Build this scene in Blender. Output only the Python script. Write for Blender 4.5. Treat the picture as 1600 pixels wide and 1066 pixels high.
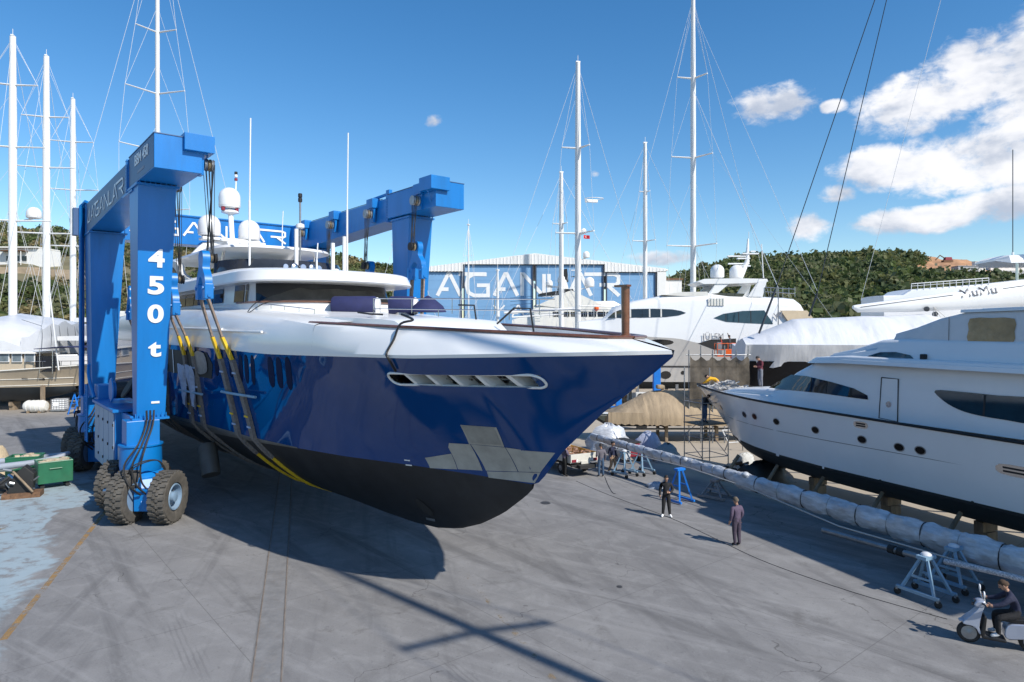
import bpy, bmesh, math, random
import numpy as np
from mathutils import Vector, Matrix

random.seed(7)
RNG = np.random.default_rng(11)
scene = bpy.context.scene
for o in list(bpy.data.objects):
    bpy.data.objects.remove(o)
COL = scene.collection

# ------------------------------------------------------------------ camera
EYE_H, FPX, HOR = 7.9, 1050.0, 515.0
cam_d = bpy.data.cameras.new("camera")
cam = bpy.data.objects.new("camera", cam_d)
COL.objects.link(cam)
cam.location = (0, 0, EYE_H)
cam.rotation_euler = (math.radians(90), 0, 0)
cam_d.sensor_width = 36
cam_d.lens = FPX / 1600 * 36
cam_d.shift_y = -(533 - HOR) / 1600
cam_d.clip_start, cam_d.clip_end = 0.1, 6000
scene.camera = cam

# ------------------------------------------------------------------ sky and sun
SUN_EL = math.radians(41)
SX, SY = 0.735, -0.678
world = bpy.data.worlds.new("World")
scene.world = world
world.cycles.sampling_method = "MANUAL"
world.cycles.sample_map_resolution = 512
world.use_nodes = True
wn, wl = world.node_tree.nodes, world.node_tree.links
wn.clear()


def nd(nodes, kind, **kw):
    n = nodes.new(kind)
    for k, v in kw.items():
        setattr(n, k, v)
    return n


def wmath(op, a, b=None, c=None, clamp=False):
    n = nd(wn, "ShaderNodeMath", operation=op, use_clamp=clamp)
    for i, v in enumerate((a, b, c)):
        if v is None:
            continue
        if hasattr(v, "is_linked"):
            wl.new(v, n.inputs[i])
        else:
            n.inputs[i].default_value = v
    return n.outputs[0]


sky = nd(wn, "ShaderNodeTexSky", sky_type="NISHITA", sun_disc=False)
sky.sun_elevation = SUN_EL
sky.sun_rotation = math.atan2(SX, SY)
sky.altitude = 0
sky.air_density = 1.0
sky.dust_density = 0.25
sky.ozone_density = 2.2
tc = nd(wn, "ShaderNodeTexCoord")
sep = nd(wn, "ShaderNodeSeparateXYZ")
wl.new(tc.outputs["Generated"], sep.inputs[0])
az = wmath("ARCTAN2", sep.outputs[0], sep.outputs[1])
hyp = wmath("SQRT", wmath("ADD", wmath("MULTIPLY", sep.outputs[0], sep.outputs[0]), wmath("MULTIPLY", sep.outputs[1], sep.outputs[1])))
el = wmath("ARCTAN2", sep.outputs[2], hyp)


def fbm(dx, dy, scale, detail=8.0, rough=0.55, stretch=1.6, dist=0.15):
    cmb = nd(wn, "ShaderNodeCombineXYZ")
    wl.new(wmath("ADD", az, dx), cmb.inputs[0])
    wl.new(wmath("MULTIPLY", wmath("ADD", el, dy), stretch), cmb.inputs[1])
    cmb.inputs[2].default_value = 3.7
    n = nd(wn, "ShaderNodeTexNoise")
    n.inputs["Scale"].default_value = scale
    n.inputs["Detail"].default_value = detail
    n.inputs["Roughness"].default_value = rough
    n.inputs["Distortion"].default_value = dist
    wl.new(cmb.outputs[0], n.inputs["Vector"])
    return n.outputs["Fac"]


# cumulus banks standing over the hills: (azimuth, elevation, half widths, weight) in radians
def bank(px, py, rx, ry, wt):
    dx, dy = (px - 800) / FPX, (HOR - py) / FPX
    return (math.atan(dx), math.atan2(dy, math.hypot(1, dx)), rx / FPX / (1 + dx * dx), ry / FPX / math.sqrt(1 + dx * dx), wt)


banks = [bank(1195, 168, 62, 28, 1.0), bank(1303, 167, 22, 10, .8), bank(1450, 160, 105, 45, .95), bank(1530, 115, 90, 60, 1.0), bank(1620, 120, 120, 95, 1.0),
         bank(1400, 262, 100, 34, .9), bank(1540, 245, 150, 50, 1.0), bank(1310, 303, 34, 18, .75), bank(1440, 345, 130, 20, .9), bank(1590, 320, 110, 32, .95),
         bank(1265, 354, 36, 22, .95), bank(677, 190, 17, 12, .72), bank(1035, 405, 52, 13, .75), bank(930, 271, 10, 7, .55),
         (1.25, 0.36, 0.25, 0.08, .9), (-1.4, 0.22, 0.2, 0.06, .9), (2.5, 0.3, 0.3, 0.08, .9), (-2.3, 0.25, 0.3, 0.07, .9)]
ae = nd(wn, "ShaderNodeCombineXYZ")
wl.new(az, ae.inputs[0])
wl.new(el, ae.inputs[1])
tot = None
for (ca, ce, ra, re_, wt) in banks:
    v = nd(wn, "ShaderNodeVectorMath", operation="MULTIPLY_ADD")
    wl.new(ae.outputs[0], v.inputs[0])
    v.inputs[1].default_value = (1 / ra, 1 / re_, 0)
    v.inputs[2].default_value = (-ca / ra, -ce / re_, 0)
    dt = nd(wn, "ShaderNodeVectorMath", operation="DOT_PRODUCT")
    wl.new(v.outputs[0], dt.inputs[0])
    wl.new(v.outputs[0], dt.inputs[1])
    g = wmath("MULTIPLY_ADD", dt.outputs["Value"], -0.55, wt)
    tot = g if tot is None else wmath("MAXIMUM", tot, g)
n1 = fbm(0, 0, 8.0, 9, 0.6)
n1s = fbm(0.016, 0.034, 8.0, 4, 0.6)
n2 = fbm(3.0, 1.0, 34.0, 6, 0.62, 1.3, 0.4)
cf = wmath("ADD", wmath("ADD", wmath("MAXIMUM", tot, -0.6), wmath("MULTIPLY", wmath("SUBTRACT", n1, 0.5), 2.2)), wmath("MULTIPLY", wmath("SUBTRACT", n2, 0.5), 1.15))
dens = nd(wn, "ShaderNodeMapRange", interpolation_type="SMOOTHSTEP")
wl.new(cf, dens.inputs[0])
dens.inputs[1].default_value, dens.inputs[2].default_value = 0.22, 0.80
lit = nd(wn, "ShaderNodeMapRange", interpolation_type="SMOOTHSTEP")
wl.new(wmath("SUBTRACT", n1s, n1), lit.inputs[0])
lit.inputs[1].default_value, lit.inputs[2].default_value = -0.12, 0.22
lit.inputs[3].default_value, lit.inputs[4].default_value = 1.0, 0.0
ccol = nd(wn, "ShaderNodeMix", data_type="RGBA")
wl.new(lit.outputs[0], ccol.inputs[0])
ccol.inputs[6].default_value = (3.3, 3.7, 4.5, 1)
ccol.inputs[7].default_value = (6.5, 6.5, 6.7, 1)
hsv = nd(wn, "ShaderNodeHueSaturation")
hsv.inputs["Saturation"].default_value = 1.33
wl.new(sky.outputs[0], hsv.inputs["Color"])
mixc = nd(wn, "ShaderNodeMix", data_type="RGBA")
wl.new(wmath("MULTIPLY", dens.outputs[0], 0.97), mixc.inputs[0])
wl.new(hsv.outputs[0], mixc.inputs[6])
wl.new(ccol.outputs[2], mixc.inputs[7])
bg = nd(wn, "ShaderNodeBackground")
bg.inputs["Strength"].default_value = 0.15
wl.new(mixc.outputs[2], bg.inputs["Color"])
wout = nd(wn, "ShaderNodeOutputWorld")
wl.new(bg.outputs[0], wout.inputs["Surface"])

sun_d = bpy.data.lights.new("sun", "SUN")
sun_d.energy = 5.0
sun_d.angle = math.radians(0.53)
sun_d.color = (1.0, 0.95, 0.87)
sun = bpy.data.objects.new("sun", sun_d)
COL.objects.link(sun)
sun.rotation_euler = Vector((-SX * math.cos(SUN_EL), -SY * math.cos(SUN_EL), -math.sin(SUN_EL))).to_track_quat("-Z", "Y").to_euler()

scene.view_settings.view_transform = "Standard"
scene.view_settings.look = "None"
scene.view_settings.exposure = 0.08
scene.view_settings.gamma = 1.0
scene.view_settings.use_curve_mapping = False
scene.render.engine = "CYCLES"

# ------------------------------------------------------------------ helpers


def at(px, py, Y):
    return Vector(((px - 800) / FPX * Y, Y, EYE_H + (HOR - py) / FPX * Y))


def gnd(px, py):
    Y = EYE_H * FPX / (py - HOR)
    return Vector(((px - 800) / FPX * Y, Y, 0))


class Frame:
    """a boat's own axes on the yard: x forward, y to the left of forward"""

    def __init__(s, ox, oy, fx, fy):
        n = math.hypot(fx, fy)
        s.o, s.f = (ox, oy), (fx / n, fy / n)
        s.l = (-s.f[1], s.f[0])
        s.ang = math.atan2(fy, fx)

    def loc(s, px, py, y):
        q = (px - 800) / FPX
        ox, oy = s.o[0] + y * s.l[0], s.o[1] + y * s.l[1]
        k = (q * oy - ox) / (s.f[0] - q * s.f[1])
        return k, EYE_H + (HOR - py) * (oy + s.f[1] * k) / FPX

    def on(s, px, py, fn, sign):
        """the point of a side surface y = sign * fn(x, z) seen along a line of sight"""
        y = sign * fn(0, 4)
        for _ in range(40):
            x, z = s.loc(px, py, y)
            y = 0.5 * y + 0.5 * sign * fn(x, z)
        return x, z

    def w(s, x, y, z=0.0):
        return Vector((s.o[0] + x * s.f[0] + y * s.l[0], s.o[1] + x * s.f[1] + y * s.l[1], z))


MATS = {}


def mat(name, color, rough=0.5, metal=0.0, var=0.12, vscale=2.0, bump=0.0, bscale=30.0, coat=0.0, spec=0.5, dirt=None,
        trans=0.0, alpha=1.0, stretch=None, dirt_amt=0.5):
    if name in MATS:
        return MATS[name]
    m = bpy.data.materials.new(name)
    m.use_nodes = True
    N, L = m.node_tree.nodes, m.node_tree.links
    p = N["Principled BSDF"]
    p.inputs["Roughness"].default_value = rough
    p.inputs["Metallic"].default_value = metal
    p.inputs["Coat Weight"].default_value = coat
    p.inputs["Coat Roughness"].default_value = 0.03
    p.inputs["Specular IOR Level"].default_value = spec
    p.inputs["Transmission Weight"].default_value = trans
    p.inputs["Alpha"].default_value = alpha
    t = nd(N, "ShaderNodeTexCoord")
    mp = nd(N, "ShaderNodeMapping")
    L.new(t.outputs["Object"], mp.inputs[0])
    if stretch:
        mp.inputs["Scale"].default_value = stretch
    n = nd(N, "ShaderNodeTexNoise")
    n.inputs["Scale"].default_value = vscale
    n.inputs["Detail"].default_value = 6
    n.inputs["Roughness"].default_value = 0.62
    L.new(mp.outputs[0], n.inputs["Vector"])
    mx = nd(N, "ShaderNodeMix", data_type="RGBA")
    mr = nd(N, "ShaderNodeMapRange")
    mr.inputs[1].default_value, mr.inputs[2].default_value = 0.3, 0.7
    L.new(n.outputs["Fac"], mr.inputs[0])
    L.new(mr.outputs[0], mx.inputs[0])
    c = Vector(color[:3])
    mx.inputs[6].default_value = (*(c * (1 - var)), 1)
    mx.inputs[7].default_value = (*[min(1, v) for v in (c * (1 + var))], 1)
    out = mx.outputs[2]
    if dirt:
        n2 = nd(N, "ShaderNodeTexNoise")
        n2.inputs["Scale"].default_value = vscale * 0.45
        n2.inputs["Detail"].default_value = 9
        n2.inputs["Roughness"].default_value = 0.7
        L.new(mp.outputs[0], n2.inputs["Vector"])
        m2 = nd(N, "ShaderNodeMapRange")
        m2.inputs[1].default_value, m2.inputs[2].default_value = 0.52, 0.75
        m2.inputs[4].default_value = dirt_amt
        L.new(n2.outputs["Fac"], m2.inputs[0])
        mx2 = nd(N, "ShaderNodeMix", data_type="RGBA")
        L.new(m2.outputs[0], mx2.inputs[0])
        L.new(out, mx2.inputs[6])
        mx2.inputs[7].default_value = (*dirt, 1)
        out = mx2.outputs[2]
    L.new(out, p.inputs["Base Color"])
    if bump:
        b = nd(N, "ShaderNodeBump")
        b.inputs["Strength"].default_value = bump
        b.inputs["Distance"].default_value = 0.05
        n3 = nd(N, "ShaderNodeTexNoise")
        n3.inputs["Scale"].default_value = bscale
        n3.inputs["Detail"].default_value = 5
        L.new(mp.outputs[0], n3.inputs["Vector"])
        L.new(n3.outputs["Fac"], b.inputs["Height"])
        L.new(b.outputs[0], p.inputs["Normal"])
    MATS[name] = m
    return m


lift_blue = mat("lift_blue", (0.003, 0.165, 0.49), 0.36, var=0.10, vscale=0.8, bump=0.03, bscale=3, dirt=(0.012, 0.105, 0.27), dirt_amt=.55, stretch=(1.6, 1.6, .3))
lift_grey_blue = mat("lift_navy_panel", (0.045, 0.10, 0.22), 0.45, var=0.08, vscale=0.7)
navy_gloss = mat("navy_hull_paint", (0.001, 0.043, 0.175), 0.03, var=0.06, vscale=0.5, spec=0.38, bump=0.012, bscale=1.6)
navy_dark = mat("navy_recess", (0.001, 0.006, 0.04), 0.45, var=0.1, spec=0.08)
white_gel = mat("white_gelcoat", (0.77, 0.77, 0.76), 0.26, var=0.02, vscale=0.7, coat=0.15, dirt=(0.69, 0.69, 0.675), dirt_amt=.3)
white_paint = mat("white_paint", (0.78, 0.78, 0.77), 0.4, var=0.04, dirt=(0.55, 0.54, 0.52), dirt_amt=.4)
white_mast = mat("white_mast_paint", (0.72, 0.72, 0.71), 0.3, var=0.03, vscale=0.8)
cream = mat("cream_white", (0.70, 0.68, 0.62), 0.35, var=0.06)
antifoul = mat("black_antifouling", (0.014, 0.015, 0.017), 0.55, var=0.3, vscale=1.2, bump=0.06, bscale=20, dirt=(0.035, 0.036, 0.038), dirt_amt=.6)
primer = mat("grey_primer", (0.36, 0.35, 0.315), 0.6, var=0.18, vscale=1.6, dirt=(0.2, 0.195, 0.18), dirt_amt=.5)
boot_grey = mat("boot_stripe_grey", (0.125, 0.118, 0.108), 0.5, var=0.2, vscale=1.0, dirt=(0.05, 0.05, 0.05))
teak = mat("varnished_teak", (0.14, 0.055, 0.028), 0.28, var=0.3, vscale=5, coat=0.3)
glass_dark = mat("dark_glass", (0.012, 0.014, 0.017), 0.04, var=0.3, vscale=1.2, spec=0.8)
port_black = mat("porthole_glass", (0.006, 0.007, 0.008), 0.2, var=.2, spec=.12)
glass_blue = mat("tinted_glass", (0.012, 0.035, 0.048), 0.05, var=0.25, vscale=1.5, spec=0.8)
mesh_black = mat("black_mesh_cover", (0.055, 0.052, 0.048), 0.75, var=0.55, vscale=1.3, bump=0.2, bscale=6)
rubber = mat("tyre_rubber", (0.085, 0.078, 0.068), 0.85, var=0.25, vscale=5, bump=0.1, bscale=40, dirt=(0.16, 0.145, 0.125), dirt_amt=.7)
rubber_dk = mat("black_rubber", (0.018, 0.018, 0.018), 0.7, var=0.2)
steel = mat("stainless_steel", (0.58, 0.58, 0.58), 0.22, metal=1.0, var=0.1)
galv = mat("galvanised_steel", (0.30, 0.31, 0.32), 0.45, metal=0.7, var=0.2, vscale=6)
wire = mat("wire_rope", (0.05, 0.048, 0.045), 0.5, metal=0.4, var=0.3, vscale=20)
rig_wire = mat("rigging_wire", (0.62, 0.63, 0.64), 0.5, var=0.1)
rig_dark = mat("dark_rigging", (0.035, 0.04, 0.05), 0.4, metal=0.3, var=0.2)
rust = mat("rusty_steel", (0.16, 0.085, 0.045), 0.8, var=0.4, vscale=8, dirt=(0.07, 0.04, 0.025))
brass = mat("worn_sheave", (0.32, 0.26, 0.17), 0.45, metal=0.7, var=0.3, vscale=8)
strap_grey = mat("sling_sleeve", (0.17, 0.15, 0.138), 0.8, var=0.35, vscale=9, bump=0.3, bscale=25)
strap_worn = mat("sling_webbing", (0.22, 0.165, 0.13), 0.8, var=0.4, vscale=7, bump=0.2, bscale=40)
strap_yellow = mat("sling_yellow", (0.72, 0.46, 0.012), 0.65, var=0.15, vscale=6, dirt=(0.3, 0.2, 0.04))
cloth_blue = mat("pale_blue_rag", (0.36, 0.43, 0.58), 0.9, var=0.15, vscale=6, bump=0.4, bscale=9)
canvas_navy = mat("navy_canvas", (0.018, 0.022, 0.085), 0.8, var=0.15, vscale=4, bump=0.25, bscale=6)
tarp_white = mat("white_tarpaulin", (0.62, 0.63, 0.655), 0.5, var=0.05, vscale=1.3, bump=1.0, bscale=1.3, stretch=(1.6, .6, .45))
tarp_shrink = mat("shrink_wrap", (0.55, 0.56, 0.58), 0.35, var=0.07, vscale=0.7, bump=0.5, bscale=1.0)
tarp_brown = mat("tan_tarpaulin", (0.33, 0.25, 0.16), 0.8, var=0.16, vscale=1.6, bump=0.9, bscale=3.4, stretch=(1.3, .8, .3))
net_brown = mat("brown_netting", (0.085, 0.07, 0.052), 0.9, var=0.45, vscale=1.5, bump=0.5, bscale=4, alpha=0.93)
plastic_wrap = mat("plastic_film", (0.50, 0.52, 0.55), 0.22, var=0.3, vscale=3, bump=0.7, bscale=7, spec=0.7, dirt=(.27, .29, .33), dirt_amt=.7, stretch=(.5, 1.6, 1.6))
taupe = mat("taupe_hull_paint", (0.50, 0.48, 0.445), 0.2, var=0.04, coat=0.4)
tan_hull = mat("beige_hull_paint", (0.46, 0.38, 0.275), 0.3, var=0.06, coat=0.2, dirt=(0.36, 0.29, 0.2))
black_hull = mat("black_hull_paint", (0.007, 0.008, 0.011), 0.16, var=0.2, spec=.22)
dark_bottom = mat("slate_antifouling", (0.03, 0.038, 0.045), 0.6, var=0.2, vscale=1.0)
green_bin = mat("green_bin_paint", (0.018, 0.13, 0.065), 0.45, var=0.15, vscale=3, dirt=(0.06, 0.10, 0.06))
wood = mat("weathered_timber", (0.24, 0.18, 0.12), 0.8, var=0.35, vscale=6, stretch=(1, 1, .2))
pale_blue = mat("pale_blue_paint", (0.20, 0.33, 0.45), 0.5, var=0.12, vscale=4, dirt=(0.3, 0.3, 0.3))
bright_blue = mat("bright_blue_paint", (0.012, 0.18, 0.62), 0.4, var=0.1)
orange = mat("orange_paint", (0.75, 0.12, 0.015), 0.4, var=0.1)
red_paint = mat("red_paint", (0.22, 0.014, 0.028), 0.6, var=0.15)
black_plastic = mat("black_plastic", (0.015, 0.015, 0.016), 0.45, var=0.2)
orange_foam = mat("ochre_board", (0.50, 0.27, 0.05), 0.85, var=0.3, vscale=5)
rope_m = mat("pale_rope", (0.48, 0.46, 0.43), 0.85, var=0.2, vscale=30)
amber_vinyl = mat("amber_clear_vinyl", (0.33, 0.22, 0.10), 0.12, var=0.35, vscale=1.2, bump=0.3, bscale=2.2)
canvas_white = mat("grey_white_canvas", (0.60, 0.61, 0.62), 0.7, var=0.05, bump=0.15, bscale=2.5)
teal_sky = mat("tan_awning", (0.62, 0.50, 0.34), 0.7, var=0.06)
skin = mat("skin", (0.42, 0.24, 0.16), 0.55, var=0.08)
hair_m = mat("dark_hair", (0.02, 0.015, 0.012), 0.7, var=0.2)


class MB:
    def __init__(s):
        s.v, s.f = [], []

    def add(s, vs, fs):
        b = len(s.v)
        s.v += [tuple(p) for p in vs]
        s.f += [tuple(i + b for i in f) for f in fs]
        return s

    def box(s, c, size, M=None, taper=1.0, ty=None):
        x, y, z = [d / 2 for d in size]
        ty = taper if ty is None else ty
        vs = []
        for sz in (-1, 1):
            k, k2 = (1.0, 1.0) if sz < 0 else (taper, ty)
            for sx, sy in ((-1, -1), (1, -1), (1, 1), (-1, 1)):
                vs.append(Vector((sx * x * k, sy * y * k2, sz * z)))
        if M is not None:
            vs = [M @ v for v in vs]
        vs = [v + Vector(c) for v in vs]
        return s.add(vs, [(3, 2, 1, 0), (4, 5, 6, 7), (0, 1, 5, 4), (1, 2, 6, 5), (2, 3, 7, 6), (3, 0, 4, 7)])

    def tube(s, pts, r, n=8, r1=None, caps=True, flat=None):
        pts = [Vector(p) for p in pts]
        N = len(pts)
        rings = []
        up = Vector((0, 0, 1))
        prev = None
        for i, p in enumerate(pts):
            d = (pts[min(i + 1, N - 1)] - pts[max(i - 1, 0)])
            if d.length < 1e-9:
                d = Vector((0, 0, 1))
            d.normalize()
            if prev is None:
                a = d.cross(up) if abs(d.z) < .9 else d.cross(Vector((1, 0, 0)))
            else:
                a = prev - d * prev.dot(d)
                if a.length < 1e-6:
                    a = d.cross(up)
            a.normalize()
            prev = a
            b = d.cross(a)
            if isinstance(r, (list, tuple)):
                rr = r[i]
            else:
                rr = r if r1 is None else r + (r1 - r) * i / max(1, N - 1)
            rb = rr * (flat if flat else 1)
            rings.append([p + a * rr * math.cos(2 * math.pi * j / n) + b * rb * math.sin(2 * math.pi * j / n) for j in range(n)])
        vs = [v for r_ in rings for v in r_]
        fs = []
        for i in range(N - 1):
            for j in range(n):
                fs.append((i * n + j, i * n + (j + 1) % n, (i + 1) * n + (j + 1) % n, (i + 1) * n + j))
        if caps:
            fs.append(tuple(range(n - 1, -1, -1)))
            fs.append(tuple((N - 1) * n + j for j in range(n)))
        return s.add(vs, fs)

    def lathe(s, prof, c=(0, 0, 0), n=20, M=None):
        """prof: (radius, height) pairs about z"""
        vs, fs = [], []
        for (r, z) in prof:
            for j in range(n):
                v = Vector((r * math.cos(2 * math.pi * j / n), r * math.sin(2 * math.pi * j / n), z))
                vs.append((M @ v if M is not None else v) + Vector(c))
        for i in range(len(prof) - 1):
            for j in range(n):
                fs.append((i * n + j, i * n + (j + 1) % n, (i + 1) * n + (j + 1) % n, (i + 1) * n + j))
        fs.append(tuple(range(n - 1, -1, -1)))
        fs.append(tuple((len(prof) - 1) * n + j for j in range(n)))
        return s.add(vs, fs)

    def prism(s, poly, fn0, fn1):
        """poly in 2D; fn0/fn1 map it to the two faces"""
        n = len(poly)
        vs = [fn0(*p) for p in poly] + [fn1(*p) for p in poly]
        fs = [tuple(range(n - 1, -1, -1)), tuple(range(n, 2 * n))]
        fs += [(i, (i + 1) % n, n + (i + 1) % n, n + i) for i in range(n)]
        return s.add(vs, fs)

    def grid(s, rows, close_u=False):
        """rows of points, all the same length"""
        n = len(rows[0])
        vs = [p for r in rows for p in r]
        fs = []
        for i in range(len(rows) - 1):
            for j in range(n if close_u else n - 1):
                j2 = (j + 1) % n
                fs.append((i * n + j, i * n + j2, (i + 1) * n + j2, (i + 1) * n + j))
        return s.add(vs, fs)

    def ball(s, c, r, n=12, m=8, sq=(1, 1, 1)):
        return s.lathe([(max(1e-3, r * math.sin(math.pi * i / m)) * sq[0], -r * math.cos(math.pi * i / m) * sq[2]) for i in range(m + 1)], c, n)

    def build(s, name, material, parent=None, smooth=None, bevel=0.0, loc=None, rotz=None, solid=0.0):
        me = bpy.data.meshes.new(name)
        me.from_pydata([tuple(v) for v in s.v], [], s.f)
        bm = bmesh.new()
        bm.from_mesh(me)
        if smooth is not None:
            bmesh.ops.remove_doubles(bm, verts=bm.verts, dist=1e-5)
        bmesh.ops.recalc_face_normals(bm, faces=bm.faces)
        bm.to_mesh(me)
        bm.free()
        if smooth is not None:
            for p in me.polygons:
                p.use_smooth = True
            me.set_sharp_from_angle(angle=math.radians(smooth))
        me.materials.append(material)
        o = bpy.data.objects.new(name, me)
        COL.objects.link(o)
        if parent is not None:
            o.parent = parent
        if loc is not None:
            o.location = loc
        if rotz is not None:
            o.rotation_euler[2] = rotz
        if solid:
            md = o.modifiers.new("thick", "SOLIDIFY")
            md.thickness = solid
            md.offset = 0
        if bevel:
            md = o.modifiers.new("edge", "BEVEL")
            md.width = bevel
            md.segments = 2
            md.limit_method = "ANGLE"
            md.angle_limit = math.radians(40)
        return o


def tag(o, label=None, cat=None, group=None, kind=None):
    for k, v in (("label", label), ("category", cat), ("group", group), ("kind", kind)):
        if v:
            o[k] = v
    return o


def thing(name, label, cat, loc=(0, 0, 0), rotz=0.0, group=None):
    o = bpy.data.objects.new(name, None)
    COL.objects.link(o)
    o.empty_display_size = 0.3
    o.location = loc
    o.rotation_euler[2] = rotz
    return tag(o, label, cat, group)


def boat_root(name, fr, label, cat, group=None):
    return thing(name, label, cat, (fr.o[0], fr.o[1], 0), fr.ang, group)


def copy_tree(o, parent=None):
    c = o.copy()
    COL.objects.link(c)
    c.parent = parent
    for ch in list(o.children):
        copy_tree(ch, c)
    return c


def patch(poly, fn, name, material, parent, thick=0.0, cuts=0):
    """a flat outline laid on a curved side: triangulated, cut finer, then mapped"""
    bm = bmesh.new()
    vs = [bm.verts.new((p[0], p[1], 0)) for p in poly]
    bm.faces.new(vs)
    bmesh.ops.triangulate(bm, faces=bm.faces)
    for _ in range(cuts):
        bmesh.ops.subdivide_edges(bm, edges=bm.edges, cuts=1, use_grid_fill=True)
        bmesh.ops.triangulate(bm, faces=bm.faces)
    for v in bm.verts:
        v.co = Vector(fn(v.co.x, v.co.y))
    bmesh.ops.recalc_face_normals(bm, faces=bm.faces)
    me = bpy.data.meshes.new(name)
    bm.to_mesh(me)
    bm.free()
    for p in me.polygons:
        p.use_smooth = True
    me.materials.append(material)
    o = bpy.data.objects.new(name, me)
    COL.objects.link(o)
    o.parent = parent
    if thick:
        md = o.modifiers.new("thick", "SOLIDIFY")
        md.thickness = thick
        md.offset = 0
    return o


def smooth_poly(pts, n=4):
    """closed outline rounded by a Catmull-Rom pass"""
    out = []
    N = len(pts)
    for i in range(N):
        p0, p1, p2, p3 = [np.array(pts[(i + d) % N], float) for d in (-1, 0, 1, 2)]
        for j in range(n):
            t = j / n
            q = 0.5 * ((2 * p1) + (-p0 + p2) * t + (2 * p0 - 5 * p1 + 4 * p2 - p3) * t * t + (-p0 + 3 * p1 - 3 * p2 + p3) * t ** 3)
            out.append(tuple(q))
    return out


def smooth_line(pts, n=5):
    out = []
    N = len(pts)
    P = [np.array(p, float) for p in pts]
    for i in range(N - 1):
        p0, p1, p2, p3 = P[max(i - 1, 0)], P[i], P[i + 1], P[min(i + 2, N - 1)]
        for j in range(n):
            t = j / n
            out.append(tuple(0.5 * ((2 * p1) + (-p0 + p2) * t + (2 * p0 - 5 * p1 + 4 * p2 - p3) * t * t + (-p0 + 3 * p1 - 3 * p2 + p3) * t ** 3)))
    out.append(tuple(P[-1]))
    return out


def ribbon(mb, pts, w, org, ux, uz, nrm, depth):
    """a mitred stroke of lettering on a plane"""
    P = [Vector((p[0], p[1])) for p in pts]
    L, R = [], []
    for i, p in enumerate(P):
        d0 = (p - P[i - 1]).normalized() if i else (P[1] - P[0]).normalized()
        d1 = (P[i + 1] - p).normalized() if i < len(P) - 1 else d0
        n0, n1 = Vector((-d0.y, d0.x)), Vector((-d1.y, d1.x))
        m = n0 + n1
        m = m.normalized() if m.length > 1e-6 else n0
        k = min(2.2, 1 / max(0.25, m.dot(n0)))
        L.append(p + m * w / 2 * k)
        R.append(p - m * w / 2 * k)
    for i in range(len(P) - 1):
        q = [L[i], L[i + 1], R[i + 1], R[i]]
        lo = [Vector(org) + Vector(ux) * a.x + Vector(uz) * a.y for a in q]
        hi = [a + Vector(nrm) * depth for a in lo]
        mb.add(lo + hi, [(0, 1, 2, 3), (7, 6, 5, 4), (0, 4, 5, 1), (1, 5, 6, 2), (2, 6, 7, 3), (3, 7, 4, 0)])


GLYPH = {
    "A": (1.0, [[(0, 0), (.46, 1), (.54, 1), (1, 0)], [(.17, .30), (.48, .30)]]),
    "G": (1.05, [[(-.28, 1), (.9, 1)], [(.92, .98), (.35, .99), (.12, .85), (.05, .5), (.14, .14), (.38, .01), (.98, .01), (.98, .48), (.5, .48)]]),
    "N": (.95, [[(0, 0), (0, .99), (.06, .99), (.88, .03), (.94, .03), (.94, 1)]]),
    "L": (.62, [[(0, 1), (0, .04), (.62, .04)]]),
    "R": (1.0, [[(-.5, .99), (.8, .99), (.97, .9), (.97, .6), (.85, .5), (.15, .5)], [(.52, .46), (1.0, 0)]]),
    "Y": (.9, [[(0, 1), (.45, .5), (.9, 1)], [(.45, .46), (.45, 0)]]),
    "C": (.9, [[(.9, .98), (.3, .98), (.08, .8), (.08, .2), (.3, .02), (.9, .02)]]),
    "H": (.85, [[(0, 0), (0, 1)], [(.85, 0), (.85, 1)], [(.04, .5), (.81, .5)]]),
    "T": (.85, [[(0, .98), (.85, .98)], [(.43, .92), (.43, 0)]]),
    "^": (.9, [[(.05, .04), (.62, 1), (.7, .04), (.05, .04)]]),
}


def lettering(text, name, material, parent, org, ux, uz, nrm, height, width=None, stroke=.15, gap=.22):
    ux, uz, nrm = Vector(ux).normalized(), Vector(uz).normalized(), Vector(nrm).normalized()
    tot = sum(GLYPH[c][0] for c in text) + gap * (len(text) - 1)
    sx = (width / (tot * height)) if width else 1.0
    x = 0.0
    for c in text:
        w, lines = GLYPH[c]
        mb = MB()
        for k, ln in enumerate(lines):
            ribbon(mb, [((x + p[0]) * height * sx, p[1] * height) for p in ln], stroke * height, Vector(org) + nrm * (.012 + .003 * k), ux, uz, nrm, .01)
        x += w + gap
        mb.build(name, material, parent)


def text_mesh(txt, name, material, parent, org, ux, uz, size, bold=0.0, extrude=.006, width=None, align="LEFT"):
    cu = bpy.data.curves.new(name, "FONT")
    cu.body = txt
    cu.size = size
    cu.offset = bold
    cu.extrude = extrude
    cu.align_x = align
    tmp = bpy.data.objects.new("tmp", cu)
    COL.objects.link(tmp)
    me = bpy.data.meshes.new_from_object(tmp.evaluated_get(bpy.context.evaluated_depsgraph_get()))
    bpy.data.objects.remove(tmp)
    bpy.data.curves.remove(cu)
    ux, uz = Vector(ux).normalized(), Vector(uz).normalized()
    nn = ux.cross(uz)
    xs = [v.co.x for v in me.vertices]
    sx = width / (max(xs) - min(xs)) if width else 1
    for v in me.vertices:
        p = v.co.copy()
        v.co = Vector(org) + ux * p.x * sx + uz * p.y + nn * p.z
    me.materials.clear()
    me.materials.append(material)
    o = bpy.data.objects.new(name, me)
    COL.objects.link(o)
    o.parent = parent
    return o


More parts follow.
